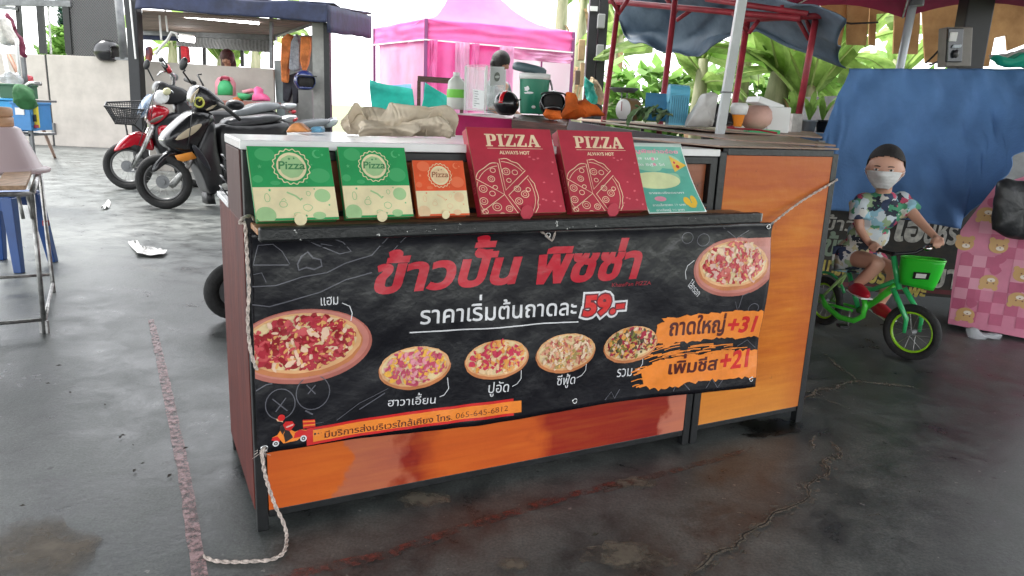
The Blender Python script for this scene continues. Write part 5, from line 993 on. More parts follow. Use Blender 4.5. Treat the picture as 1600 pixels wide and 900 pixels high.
q = at(1247, 178, 5.0); G().box((q.x-.045, 4.96, 0), (q.x+.02, 5.02, q.z)).build('white_foot', mat('worn_white', (.6, .58, .54), .6, var=.2, scale=20), T, world=True)
T = thing('white_pole', 'leaning white square tent pole rising from the long brown counter', 'pole', V((at(1127, 206, 4.1).x, 4.1, 0)))
p, q = at(1164, -30, 3.9), at(1125, 206, 4.1); q2 = p+(q-p)*(p.z/(p.z-q.z)); G().beam(p, q2, .045, .045, (0, 1, 0)).build('shaft', mat('white_paint', (.6, .63, .64), .4, var=.08), T, world=True, bev=.004)
c = p.lerp(q, .72); G().cbox(c, (.055, .055, .008)).build('joint_band', GREYM, T, world=True)
TRP = mat('blue_grey_tarp', (.05, .11, .2), .55, var=.5, scale=2.2, bump=.5, bs=5, col2=(.13, .19, .26), trl=.12)
edge = [(955, -10), (962, 24), (975, 50), (992, 66), (1015, 71), (1045, 84), (1068, 91), (1090, 86), (1112, 72), (1150, 56), (1185, 48), (1230, 72), (1280, 94), (1322, 107)]
def te(u):
    k = u*(len(edge)-1); i = min(len(edge)-2, int(k)); t = k-i; a, b = edge[i], edge[i+1]; return at(a[0]+(b[0]-a[0])*t, a[1]+(b[1]-a[1])*t, 7.2-2.0*u)
def tt(u): return at(955+(1322-955)*u, -25+55*u**3, 6.6-2.0*u)
g = G(); g.grid(lambda u, v: te(u).lerp(tt(u), v)+V((0, .35*sin(v*pi)*(.4+.6*sin(u*pi))+.12*nz((u*5, v*3, 2)), .06*nz((u*8, v*4, 0)))), 60, 22)
T = solo(g, 'stall_tarp', 'sagging blue-grey tarp hung between the red frames above the banana leaves', 'tarp', TRP, smooth=True, solid=.006)
# plywood sheets with cut-outs, meter post
PLY = mat('brown_ply', (.50, .28, .12), .75, var=.25, scale=3, col2=(.62, .40, .2), trl=.35)
BY = 6.8
T = thing('ply_hoarding', 'brown plywood sheets with ragged gaps hanging behind the magenta umbrella', 'hoarding', at(1420, 80, BY))
def sheet2(pts, nm='plywood_sheet', Y=BY, t=.02, m=PLY): G().slab([at(*p, Y) for p in pts], t).build(nm, m, T, world=True)
for j, q in enumerate(([(1240, 79), (1272, 76), (1276, 26), (1282, -15), (1246, -15)], [(1284, 77), (1312, 74), (1321, 26), (1322, -15), (1281, -15)], [(1322, 70), (1352, 71), (1356, 24), (1358, -15), (1322, -15)], [(1356, 70), (1366, 72), (1368, 22), (1398, 20), (1400, -15), (1358, -15)], [(1394, 84), (1432, 85), (1436, 36), (1437, -15), (1398, -15)], [(1444, 98), (1500, 100), (1506, 5), (1437, -15), (1440, 35)], [(1525, 104), (1543, 104), (1552, 60), (1570, 56), (1572, 80), (1598, 70), (1640, 66), (1640, -15), (1545, -15)])): sheet2(q[::-1], Y=BY+.02*(j % 2))
T = thing('meter_post', 'leaning black post carrying a grey electricity meter box', 'post', V((at(1510, 105, 5.9).x, 5.9, 0)))
p, q = at(1529, -12, 5.9), at(1508, 105, 5.9); q2 = p+(q-p)*(p.z/(p.z-q.z)); G().beam(p, q2, .2, .14, (0, 1, 0)).build('shaft', dk, T, world=True, bev=.01)
MB = thing('electric_meter', 'grey electricity meter box with a dark window on the leaning black post', 'meter', at(1500, 103, 5.7))
f = lambda a, b, Y0, Y1, nm, m: G().slab([at(a[0]-1.5, b[1], Y0), at(b[0]-1.5, b[1], Y0), at(b[0]+1.5, a[1], Y0), at(a[0]+1.5, a[1], Y0)], Y1).build(nm, m, MB, world=True, bev=.006)
f((1479, 42), (1519, 104), 5.68, .12, 'case', mat('meter_grey', (.2, .18, .16), .4, var=.15)); f((1481, 44), (1505, 97), 5.66, .03, 'window', mat('dark_glass', (.03, .035, .04), .1)); f((1484, 50), (1496, 65), 5.645, .01, 'dial', WHITE); f((1489, 69), (1503, 75), 5.645, .01, 'label_plate', mat('pale_plate', (.5, .55, .6), .4)); G().ball(at(1494, 84, 5.64), (.02, .01, .03)).build('knob', BLKP, MB, world=True)
T = solo(G().tube([at(*p, 5.8) for p in ((1478, 60), (1470, 75), (1458, 88), (1446, 99), (1455, 101), (1466, 96), (1470, 84), (1480, 70))], .008, 5), 'power_cable', 'looped black power cable running to the meter box', 'cable', BLACK, smooth=True)
solo(G().tube([at(*p, 6) for p in ((1282, 26), (1300, 32), (1330, 37), (1372, 35))], .007, 5), 'power_cable', 'thin black cable drooping from the red frame across the plywood', 'cable', BLACK, smooth=True)
# umbrella
MAG = mat('magenta_canvas', (.40, .015, .09), .7, var=.2, scale=4, trl=.2)
U = thing('market_umbrella', 'magenta market umbrella with grey struts and a leaning grey pole', 'umbrella', V((at(1400, 300, 5.4).x, 5.4, 0)))
p, q = at(1434, -6, 5.2), at(1409, 110, 5.35); q2 = p+(q-p)*(p.z/(p.z-q.z)); G().tube([p+V((0, 0, .45)), q2], .028, 12).build('pole', mat('umbrella_pole', (.42, .45, .48), .35, .3), U, world=True, smooth=True)
hub = p; Rr_ = 1.25; rimz = hub.z-.0; rim = [hub+V((Rr_*cos(a), Rr_*sin(a), .02)) for a in [2*pi*(k+.5)/8 for k in range(8)]]; apex = hub+V((0, 0, .42))
for k in range(8):
    a, b = rim[k], rim[(k+1) % 8]; g = G(); g.grid(lambda u, v: a.lerp(b, u).lerp(apex, v)+V((0, 0, -.08*sin(u*pi)*(1-v)**1.5*(-1)+.06*sin(v*pi))), 8, 6); g.build('canopy_panel', MAG, U, world=True, smooth=True, solid=.003); G().beam(hub+V((0, 0, -.02)), a.lerp(apex, .38), .022, .014).build('strut', mat('strut_grey', (.45, .47, .5), .4, .3), U, world=True); G().tube([a, apex], .008, 5).build('rib', STEEL, U, world=True)
G().cyl(hub+V((0, 0, -.06)), hub+V((0, 0, .03)), .045).build('hub', BLKP, U, world=True)
# ---- produce table
PT = thing('produce_table', 'stall table behind the long brown counter holding scale, bags and tubs', 'table', V((2.1, 5.2, 0)))
a, b, c, d = at(940, 187, 6.0), at(1105, 202.5, 4.15), at(1285, 214, 4.2), at(1262, 201, 6.0)
G().slab([a, b, c, d], .008).build('table_top', mat('stall_board', (.3, .2, .15), .5, var=.2), PT, world=True)
for p in (a, b, c, d): G().box((p.x-.02, p.y, 0), (p.x+.02, p.y+.04, p.z-.02)).build('leg', GREYM, PT, world=True)
T = thing('kitchen_scale', 'round white-faced kitchen scale with a grey pan on top', 'scale', at(975, 186, 4.6)); c = at(974, 171, 4.6); yw = Matrix.Rotation(R(-52), 4, 'Z')
Mx = Matrix.Translation(c) @ yw @ Matrix.Rotation(R(90), 4, 'X')
G(Mx).lathe([(0, .0), (.062, .0), (.066, -.01), (.066, -.09), (0, -.09)], (0, 0, 0), 28).build('case', mat('scale_tan', (.25, .15, .06), .5), T, smooth=False, world=True)
G(Mx).lathe([(0, .014), (.05, .012), (.062, .002)], (0, 0, 0), 28).build('dial', WHITE, T, smooth=True, world=True)
g = G(Mx); g.box((-.002, -.01, .016), (.002, .045, .018)); g.build('needle', REDP, T, world=True)
for dx in (-.012, .02): G().cyl(c+V((dx, .03, .06)), c+V((dx, .03, .105)), .004).build('stem', GREYM, T, world=True)
G().lathe([(0, 0), (.06, .0), (.085, .02), (.09, .026), (.08, .022), (.055, .006), (0, .006)], c+V((.0, .03, .1)), 24).build('pan', GREYM, T, smooth=True, world=True)
G().cbox(c+V((.0, .03, -.062)), (.11, .1, .012), yw).build('foot', GREYM, T, world=True)
LG = mat('cabbage_green', (.10, .22, .07), .6, var=.4, scale=14, col2=(.3, .42, .22))
T = thing('leafy_greens', 'small pile of wilted leafy greens beside the blue box', 'vegetables', at(1010, 190, 4.4)); rn = random.Random(3)
for k in range(16):
    c = at(rn.uniform(990, 1042), rn.uniform(176, 187), 4.4+rn.uniform(-.06, .06)); M = Matrix.Translation(c) @ Matrix.Rotation(rn.uniform(0, 6), 4, 'Z') @ Matrix.Rotation(rn.uniform(-.6, .9), 4, 'X'); w_, h_ = rn.uniform(.02, .035), rn.uniform(.04, .07)
    g = G(M); g.grid(lambda u, v: (w_*(u-.5)*2*math.sqrt(max(.02, sin(v*pi*.97+.03))), h_*(v-.5)*2, .02*sin(v*pi)+.012*abs(u-.5)*2+.004*sin(v*20)), 6, 8); g.build('leaf', LG, T, smooth=True, world=True)
BLB = mat('blue_plastic', (.03, .22, .42), .5, var=.15, scale=8); LBL = mat('sky_blue_plastic', (.13, .47, .66), .45, var=.12, scale=8)
def pbox2(name, label, cat, x0, y0, x1, y1, Y, dp, m, lean=0., bev=.004, yaw=0.):
    a, b = at(x0, y1, Y), at(x1, y0, Y); c = (a+b)/2; o = G().cbox((0, 0, (b.z-a.z)/2), (abs(b.x-a.x), dp, b.z-a.z)); o = o.build(name, m, None, bev=bev); o.location = V((c.x, Y, a.z)); o.rotation_euler = (0, lean, yaw); return tag(o, label, cat)
pbox2('blue_box', 'dark blue plastic box left of the light blue one on the stall table', 'box', 1006, 147, 1048, 188, 4.7, .14, BLB, .02, .004, -.2)
T = thing('blue_basket', 'light blue slatted plastic basket with a rounded lid on the stall table', 'basket', at(1058, 195, 4.4)); T.rotation_euler.z = 0
a, b = at(1044, 195, 4.4), at(1077, 150, 4.4); w_ = b.x-a.x; g = G(); g.box((a.x+.004, 4.404, a.z), (b.x-.004, 4.51, b.z)); g.build('tub', mat('basket_inner', (.08, .33, .5), .5), T, world=True)
for k in range(9): x = a.x+w_*k/8.6; G().box((x, 4.39, a.z), (x+w_*.075, 4.4, b.z)).build('slat', LBL, T, world=True, bev=.001)
g = G(); g.tube([(a.x-.004, 4.45, b.z+.01), (b.x+.004, 4.45, b.z+.01)], [.055, .05], 14); g.build('lid', LBL, T, world=True, smooth=False); G().box((a.x-.002, 4.388, a.z), (b.x+.002, 4.402, a.z+.012)).build('rim', LBL, T, world=True)
WB = mat('white_bag', (.72, .70, .68), .45, var=.08, scale=10, trl=.25, bump=.3, bs=20)
heap('plastic_bag', 'white plastic bag slumped left of the white pole', 'bag', [(1070, 198), (1080, 180), (1093, 162), (1102, 146), (1110, 144), (1120, 150), (1118, 175), (1113, 197)], 4.3, WB, .07, .02, seed=8)
heap('plastic_bag', 'black plastic bag between the white bag and the white pole', 'bag', [(1103, 198), (1108, 185), (1116, 176), (1115, 163), (1128, 172), (1142, 178), (1145, 192), (1130, 198)], 4.35, mat('black_bag', (.02, .022, .025), .3, bump=.4, bs=30), .06, .02, seed=2)
c = at(1152, 198, 4.3); lat('orange_cup', 'orange ribbed cup with a white upper part beside the pink pot', 'cup', c, [(0, 0), (.022, 0), (.024, .01), (.034, .06), (.036, .066)], mat('orange_plastic', (.8, .25, .02), .4), 20, extra=[('cup_lid', [(.036, .066), (.044, .07), (.05, .11), (.04, .13), (0, .132)], WHITE)])
c = at(1179, 201, 4.4); lat('clay_pot', 'round pale pink pot between the orange cup and the white boxes', 'pot', c, [(0, 0), (.05, 0), (.085, .03), (.092, .06), (.085, .1), (.06, .13), (.05, .125), (0, .12)], mat('pink_clay', (.6, .35, .29), .6, var=.12), 26)
FOAM = mat('white_foam', (.8, .8, .79), .7)
pbox2('foam_box', 'large white foam box right of the pink pot', 'box', 1186, 168, 1226, 206, 4.6, .2, FOAM, 0, .006, .1)
o = pbox2('foam_box', 'flat white foam lid tilted on top of the foam box', 'box', 1172, 158, 1215, 166, 4.75, .2, FOAM, .3, .004, .1)
pbox2('tray', 'shallow green tray with red rim on the stall table edge', 'tray', 1165, 203, 1215, 209, 4.3, .1, GK, .02)
T = solo(G().tube([at(*p, 4.25) for p in ((1136, 199), (1150, 201), (1185, 203), (1214, 208))], .006, 6), 'red_rod', 'thin red rod lying along the stall table edge', 'rod', REDP)
# pots with plants on a blue-clothed bench
T = thing('blue_bench', 'bench under pale blue cloth holding the plant pots', 'bench', V((at(1255, 215, 5.3).x, 5.3, 0))); a, b = at(1212, 207, 5.2), at(1300, 209, 5.2)
G().box((a.x, 5.15, b.z-.16), (b.x, 5.6, b.z)).build('cloth_top', mat('pale_blue_cloth', (.22, .36, .55), .8, var=.15), T, world=True, bev=.02)
for x in (a.x+.04, b.x-.1): G().box((x, 5.25, 0), (x+.04, 5.3, b.z-.16)).build('leg', GREYM, T, world=True)
LEAF = mat('banana_leaf', (.17, .32, .06), .5, var=.4, scale=3, col2=(.42, .58, .18), trl=.6); LEAFY = mat('young_leaf', (.3, .5, .12), .5, var=.3, scale=4, trl=.5); STEM = mat('banana_stem', (.30, .32, .17), .7, var=.35, scale=6, stretch=(1, 1, .2), col2=(.42, .4, .26)); DRY = mat('dry_leaf', (.30, .19, .10), .85, var=.35, scale=8)  # paler banana leaf tone puts overexposure into the colour
def potplant(label, x, y, r, h, m, sd):
    c = at(x, y, 5.3); T = lat('plant_pot', label, 'potted plant', c, [(0, 0), (r*.72, 0), (r, h), (r*1.06, h), (r*1.06, h*.88)], m, 20, main='pot'); rn = random.Random(sd)
    for k in range(9):
        a = rn.uniform(0, 6.3); L = rn.uniform(.1, .24); g = G(); e = V((cos(a)*L*.5, sin(a)*L*.4, L)); pts = bez((0, 0, h*.9), (e.x*.4, e.y*.4, h+L*.7), (e.x, e.y, h+e.z*.8), 6); s_ = V((-sin(a), cos(a), 0))
        g.add([p+s_*(.02*sin(pi*(i+.6)/7.2))*q for i, p in enumerate(pts) for q in (-1, 1)], [(2*i, 2*i+1, 2*i+3, 2*i+2) for i in range(6)]); g.build('leaf', LEAFY, T, smooth=True)
potplant('dark grey pot with thin leaves, leftmost on the pale blue bench', 1236, 206, .05, .1, GREYM, 1); potplant('pale grey pot with low leaves in the middle of the blue bench', 1262, 207, .055, .085, mat('pale_pot', (.3, .33, .36), .5), 2); potplant('black pot at the right end of the blue bench', 1283, 207, .045, .085, BLKP, 3)
# banana plants
def bleaf(T, base, tip, w, sag, m, sd, tilt=0.):
    rn = random.Random(sd); b, t = V(base), V(tip); mid_ = (b+t)/2+V((0, 0, sag)); pts = bez(b, mid_, t, 16); d = (t-b).normalized(); side = d.cross(V((0, 0, 1))).normalized(); side = (Matrix.Rotation(tilt, 3, d) @ side); nrm = side.cross(d); g = G(); n = 16
    for s_ in (-1, 1):
        vs = []
        for i, p in enumerate(pts):
            ww = w*min(1, (i/n)*6+.08)*(1-max(0, (i/n-.55)/.47)**2)**.5 if i < n else .005
            vs += [p, p+side*s_*ww*.55+nrm*.05*w, p+side*s_*ww*rn.uniform(.9, 1.04)-nrm*.12*w]
        for i in range(n):
            if rn.random() < .3 and 3 < i: g.add([vs[3*i], vs[3*i+1], vs[3*i+4], vs[3*i+3]], [(0, 1, 2, 3)])
            else: g.add([vs[3*i+k] for k in (0, 1, 2)]+[vs[3*i+3+k] for k in (0, 1, 2)], [(0, 1, 4, 3), (1, 2, 5, 4)])
    g.build('leaf', m, T, smooth=False, world=True)
    G().tube(pts, [max(.006, w*.09*(1-i/17)) for i in range(17)], 5).build('midrib', mat('midrib', (.4, .5, .18), .5), T, world=True, smooth=True)
def banana(label, x, y, Y, h, r, n, sd, lean=0., spread=1.):
    base = gr(x, y) if False else V((at(x, y, Y).x, Y, 0)); T = thing('banana_plant', label, 'banana plant', base, 0, 'banana plants behind the stalls'); rn = random.Random(sd); top = base+V((lean, .1, h))
    G().tube([base, base.lerp(top, .3)+V((0, 0, 0)), base.lerp(top, .7), top], [r*1.15, r, r*.8, r*.5], 12).build('trunk', STEM, T, world=True, smooth=True)
    for k in range(4):              # loose dry sheaths
        z = rn.uniform(.2, .9); c = base.lerp(top, z); a = rn.uniform(3.2, 6.2); o_ = V((cos(a), sin(a), 0)); g = G(); P4 = bez(c+o_*r*.9, c+o_*(r+.12)+V((0, 0, -.1)), c+o_*(r+.1)+V((rn.uniform(-.1, .1), 0, -.55)), 7); s_ = V((-sin(a), cos(a), 0)); g.add([p+s_*q*(.05-.004*i)+V((0, 0, rn.uniform(-.01, .01))) for i, p in enumerate(P4) for q in (-1, 1)], [(2*i, 2*i+1, 2*i+3, 2*i+2) for i in range(7)]); g.build('dry_sheath', DRY, T, world=True)
    for k in range(n):
        a = 2*pi*k/n+rn.uniform(-.4, .4); el = rn.uniform(-.5, .9); L = rn.uniform(1.2, 2.0)*spread; d = V((cos(a)*cos(el), sin(a)*cos(el)*.8, sin(el))); bleaf(T, top+V((0, 0, rn.uniform(-.4, .1))), top+d*L, rn.uniform(.14, .24)*spread, rn.uniform(.25, .6), LEAF if rn.random() < .8 else LEAFY, sd*50+k, rn.uniform(-.9, .9))
    return T
banana('banana plant with a brown dry trunk left of the white pole', 1090, 150, 8.6, 1.75, .11, 7, 1, .05)
banana('banana plant directly right of the white pole', 1150, 150, 9.2, 2.0, .12, 7, 2, .1)
banana('banana plant with a thick pale trunk below the tarp', 1200, 150, 8.0, 1.85, .16, 7, 3, .15)
banana('banana plant left of the right-hand red pole', 1232, 150, 8.8, 1.9, .15, 6, 4, .25)
banana('banana plant right of the right-hand red pole with a pointed bud', 1285, 150, 7.8, 1.5, .13, 7, 5, -.1, .9)
banana('banana plant standing behind the black column', 955, 150, 13.0, 2.6, .12, 6, 6, .1, 1.1)
banana('banana plant seen above the right slope of the pink tent', 872, 40, 17.0, 4.4, .16, 9, 7, .1, 1.5)
banana('banana plant behind the gap in the plywood', 1390, 150, 11.0, 2.1, .15, 7, 8, .1)
banana('tall banana plant at the far left behind the tent roof', 905, 40, 19.0, 4.2, .16, 8, 9, .1, 1.4)
banana('banana plant behind the left window bars of the shed', 262, 100, 17.0, 2.3, .15, 7, 10, .1)
banana('banana plant behind the middle window bars of the shed', 338, 100, 17.5, 2.2, .15, 8, 11, .1)
banana('banana plant behind the right window bars of the shed', 392, 100, 17.0, 2.3, .15, 8, 12, .1)
# low greenery along the far edge, one ragged mass
def bush(name, label, cat, x0, x1, y0, y1, Y, n, m, sd, size=.16, kind=None):
    rn = random.Random(sd); g = G()
    for k in range(n):
        c = at(rn.uniform(x0, x1), 0, Y+rn.uniform(-.6, .6)); z0, z1 = at(x0, y1, Y).z, at(x0, y0, Y).z; c.z = z0+(z1-z0)*rn.random()**1.2; a, e, L, w_ = rn.uniform(0, 6.3), rn.uniform(-.7, .9), size*rn.uniform(.6, 1.5), size*.3
        d = V((cos(a)*cos(e), sin(a)*cos(e), sin(e)))*L; s_ = d.cross(V((0, 0, 1))).normalized()*w_; g.add([c, c+d*.5+s_, c+d, c+d*.5-s_], [(0, 1, 2, 3)])
    return solo(g, name, label, cat, m) if not kind else tag(g.build(name, m), None, None, None, kind)
GRN_B = mat('bush_green', (.2, .36, .09), .6, var=.4, scale=2, trl=.5)
bush('hedge', None, None, 945, 1700, 105, 240, 11.5, 3600, GRN_B, 1, .3, 'stuff')
bush('shrub', 'leafy green shrub seen through the window bars at the left', 'shrub', 76, 106, 44, 86, 17, 420, GRN_B, 2, .22)
bush('shrub', 'low dark green shrub right of the first window bar', 'shrub', 50, 110, 74, 90, 17.3, 300, GRN_B, 3, .22)
bush('shrub', 'dark teal tree foliage behind the mesh screen edge', 'tree', 94, 112, 6, 48, 17.5, 360, mat('dark_leaf', (.03, .09, .07), .6, var=.3), 4, .2)
# ---- blue cloth, lettered sign, patterned box
BLC = mat('blue_cloth', (.085, .19, .40), .85, var=.15, scale=2.5, bump=.25, bs=60)
T = thing('cloth_backdrop', 'large blue cloth draped over the stall behind the child', 'cloth', V((2.6, 4.4, 0)))
CP = {0: (1327, 107, 4.9), 1: (1700, 108, 4.9)}
bl_ = [(1277, 225, 4.72), (1268, 325, 4.58), (1352, 333, 4.55), (1430, 345, 4.48), (1500, 357, 4.42), (1530, 320, 4.36), (1562, 280, 4.3), (1600, 243, 4.26), (1660, 210, 4.2)]
def be(u):
    k = u*(len(bl_)-1); i = min(len(bl_)-2, int(k)); t = k-i; a, b = bl_[i], bl_[i+1]; return at(*[a[j]+(b[j]-a[j])*t for j in (0, 1)], a[2]+(b[2]-a[2])*t)
def bcl(u, v):
    a = at(1327+(1700-1327)*u, 107+1*u, 4.9); b = be(u); p = a.lerp(b, v); w = v*(1-v)*4
    k = .5+.5*v; fo = .02*sin(u*38+v*9)*k*max(0, nz((u*5, v*2, 3))+.5)+.045*sin((u-v*.35)*21)*v*max(0, u-.15)+.03*nz((u*10-v*3, v*2, 1))+.012*nz((u*26-v*6, v*5, 1))
    return p+V((0, -fo*1.6-.02*w, 0))
g = G(); g.grid(bcl, 150, 50); g.build('cloth_sheet', BLC, T, smooth=True, world=True, solid=.003)
T = thing('market_stall', 'plain stall body hidden behind the blue cloth and lettered board', 'stall', V((3.0, 5.2, 0)))
G().box((at(1340, 200, 5.1).x, 5.5, 0), (5.2, 6.3, 1.3)).build('carcass', GREYM, T, world=True)
SY_ = 4.68; T = thing('lettered_board', 'weathered signboard with white and yellow Thai lettering behind the child', 'sign', V((at(1400, 500, SY_).x, SY_, 0)))
s0, s1 = at(1262, 500, SY_+.12), at(1500, 512, SY_-.05); sd_ = (s1-s0); sd_.z = 0; SL = sd_.length; sd_.normalize(); sn = sd_.cross(V((0, 0, 1)))
zb, zt_ = .05, at(1400, 325, SY_).z; s0.z = 0
SGN = mat('sign_board', (.22, .19, .14), .7, var=.7, scale=9, col2=(.035, .035, .035), stretch=(1, 1, 1.5)); SGM = mat('sign_maroon', (.16, .035, .04), .6, var=.2)
sf = lambda u, v, h=0.: s0+sd_*u+V((0, 0, v))+sn*h
G().slab([sf(0, zb), sf(SL, zb), sf(SL, zt_+.05), sf(0, zt_+.05)], .02).build('board', SGN, T, world=True)
is_ = WM[T.name].inverted(); pf = lambda u, v, h: is_ @ sf(u, v, h)
def spx(x, y): r = ray(x, y); C_ = V((0, 0, CH)); t = (s0-C_).dot(sn)/r.dot(sn); q = C_+r*t; return ((q-s0).dot(sd_), q.z)
def stx(s, x0, x1, y, yt, m, bold=.03, sh=.1, nm='board_text', h=.004): a, b = spx(x0, y), spx(x1, y); lay(nm, T, pf, [(fit(text(s, bold, sh), a[0], b[0], a[1], spx(x0, yt)[1]), m, h)])
OW, YL = mat('sign_white', (.55, .53, .46), .7, var=.3, scale=30), mat('sign_yellow', (.62, .5, .12), .7, var=.25, scale=30)
lay('lower_band', T, pf, [([rect(0, zb+.02, SL, spx(1400, 447)[1])], SGM, .002)])
stx('ข้าว', 1288, 1335, 358, 334, OW, .02); stx('เอ', 1396, 1442, 374, 342, OW, .045); stx('นหร', 1442, 1494, 378, 348, OW, .03); stx('ข้า', 1286, 1320, 398, 360, mat('sign_green', (.28, .36, .26), .7), .03); stx('นามย', 1284, 1326, 427, 405, YL, .04); stx('เอราะ', 1350, 1400, 440, 418, YL, .04); stx('บา', 1452, 1492, 447, 418, OW, .03, 0); stx('พะ', 1418, 1446, 462, 448, YL, .04)
lay('note_sticker', T, pf, [([rect(*spx(1454, 505), *spx(1472, 492))], mat('tan_note', (.4, .33, .22), .8), .003)])
# patterned box
QY = 3.95; T = thing('patterned_box', 'stall front wrapped in pink checked cloth printed with small teddy bears', 'box', V((at(1560, 520, QY).x, QY, 0)))
o1, o2 = at(1481, 508, QY+.12), at(1640, 545, QY-.12); w1, w2 = at(1500, 360, QY+.12), at(1556, 292, QY+.05); w3 = at(1640, 268, QY-.12)
pd = (o2-o1); pd.z = 0; PL = pd.length; pd.normalize(); pn = pd.cross(V((0, 0, 1)))
def ppx(x, y): r = ray(x, y); C_ = V((0, 0, CH)); t = (o1-C_).dot(pn)/r.dot(pn); q = C_+r*t; return ((q-o1).dot(pd), q.z)
pq = lambda u, v, h=0.: V((o1.x, o1.y, 0))+pd*u+V((0, 0, v))+pn*h
OUT = [ppx(*p) for p in ((1481, 505), (1560, 520), (1680, 545), (1680, 260), (1600, 276), (1556, 290), (1528, 325), (1501, 360), (1490, 430))]
ip = WM[T.name].inverted(); pp_ = lambda u, v, h: ip @ (pq(u, v, h)+pn*(.012*sin(u*9+v*5)+.008*nz((u*6, v*5, 0))))
PKA, PKB, PKC = mat('check_pink', (.60, .19, .29), .5, var=.1, scale=6), mat('check_rose', (.47, .09, .18), .5, var=.1, scale=6), mat('check_pale', (.66, .28, .37), .5)
g = G(); vs_, fs_ = fill([OUT], None, .05); g.add([pp_(u, v, 0) for u, v in vs_], fs_); g.build('cloth_front', PKA, T, solid=.004)
cl = (OUT[0][0]-.1, 0, OUT[2][0], 2)
chk, chk2 = [], []; st_ = .062; rn = random.Random(4)
def inside(x, y): c = False; n_ = len(OUT); return sum(1 for i in range(n_) if (OUT[i][1] > y) != (OUT[i-1][1] > y) and x < (OUT[i-1][0]-OUT[i][0])*(y-OUT[i][1])/(OUT[i-1][1]-OUT[i][1])+OUT[i][0]) % 2 == 1
for i in range(-3, 22):
    for j in range(0, 24):
        x, y = i*st_, j*st_; 
        if all(inside(x+a, y+b) for a in (.001, st_-.001) for b in (.001, st_-.001)): (chk if (i+j) % 2 == 0 and rn.random() < .8 else chk2 if rn.random() < .4 else []).append(rect(x, y, x+st_, y+st_))
lay('check_print', T, pp_, [(chk, PKB, .0045), (chk2, PKC, .0045)], None, .05)
BB, BC, BM = mat('bear_tan', (.55, .32, .12), .5), mat('bear_dark', (.2, .08, .05), .5), mat('bear_muzzle', (.75, .65, .55), .5)
for bx_, by_, up_ in ((1507, 380, 1), (1560, 385, 1), (1545, 440, -1), (1508, 490, -1), (1590, 468, -1), (1541, 335, -1), (1598, 430, 1)):
    x, y = ppx(bx_, by_); r = .045; k = up_
    lay('bear_print', T, pp_, [([circ(x-r*.7, y+r*.7*k, r*.32), circ(x+r*.7, y+r*.7*k, r*.32), circ(x, y, r, r*.85)], BB, .0065), ([circ(x+.02, y-r*1.5*k, r*.6, r*.55, n=12, wob=.15)], PKB, .0055), ([circ(x+r*.2, y-r*.25*k, r*.42, r*.26)], BM, .0085), ([circ(x-r*.15, y+r*.15*k, r*.09), circ(x+r*.5, y+r*.15*k, r*.09), circ(x+r*.2, y-r*.15*k, r*.1, r*.07)], BC, .0095)], None, .05)
G().slab([pq(.0, .02, -.03), pq(PL, .02, -.03), pq(PL, .55, -.03), pq(.05, .55, -.03)], .3).build('box_core', GREYM, T, world=True)
heap('black_bag', 'crumpled black bag lying on the pink checked stall front', 'bag', [(1551, 358), (1554, 310), (1558, 284), (1575, 279), (1600, 281), (1650, 290), (1650, 378), (1600, 376), (1575, 372)], 3.72, mat('black_vinyl_bag', (.02, .021, .024), .42, var=.4, scale=8, bump=.5, bs=25), .05, .007, seed=5)
heap('plastic_bag', 'clear crumpled plastic bag poking out under the pink checked cloth', 'bag', [(1513, 516), (1520, 513), (1562, 524), (1562, 530), (1540, 528), (1530, 536), (1518, 532)], 3.9, mat('clear_bag', (.6, .62, .65), .2, alpha=.55), .03, .012, seed=6)
heap('green_bag', 'teal green bag hanging at the top right over the blue cloth', 'bag', [(1549, 88), (1556, 92), (1600, 84), (1640, 86), (1640, 106), (1590, 106), (1562, 104)], 4.9, mat('teal_bag', (.02, .42, .28), .4, trl=.3), .08, .02, seed=7)
heap('plastic_bag', 'white plastic bag above the teal one at the top right', 'bag', [(1548, 86), (1560, 80), (1578, 82), (1600, 74), (1640, 70), (1640, 86), (1600, 84), (1560, 92)], 5.0, WB, .08, .02, seed=9)

# ================================================================ left: work table, stool, crates, brooms
T = thing('work_table', 'small table of rough boards on a bent galvanised frame at the left edge', 'table', V((-2.2, 3.7, 0)))
zf = at(50, 303, 3.3).z; fx = at(50, 303, 3.3).x; bk_ = gr(62, 264, zf); RD = V((bk_.x-fx, bk_.y-3.3, 0)); LD = V((-RD.y, RD.x, 0)).normalized()*1.0
WDB = mat('rough_board', (.42, .27, .17), .6, var=.3, scale=9, stretch=(5, 1, 5), bump=.2); WDE = mat('board_end', (.35, .15, .1), .7, var=.3)
c0 = V((fx, 3.3, zf)); Ln = RD.normalized(); D_ = RD.length
for k, (u0, u1) in enumerate(((.02, .135), (.155, .28), (.30, .42), (.44, .56))):
    q = [c0+LD*u0+Ln*(-.02), c0+LD*u0+Ln*(D_*(.98-.01*k)), c0+LD*u1+Ln*(D_*.98), c0+LD*u1+Ln*(-.03-.01*(k % 2))]; G().slab([p+V((0, 0, .02)) for p in q][::-1], .02).build('board', WDB, T, world=True, bev=.002)
def tb(nm, pts, r=.011): return G().tube(pts, r, 10).build(nm, STEEL, T, world=True, smooth=True)
f0, f1 = c0, c0+Ln*D_; ft = gr(70, 520); bt = gr(84, 457)
tb('leg', [f0, ft]); tb('leg', [f1+Ln*-.02, bt]); tb('top_rail', [f0, f1], .014)
LL = LD*.62; tb('leg', [f0+LL, ft+LL]); tb('leg', [f1+LL, bt+LL]); tb('top_rail', [f0, f0+LL]); tb('top_rail', [f1, f1+LL])
up_ = lambda a, b, t: a.lerp(b, t)
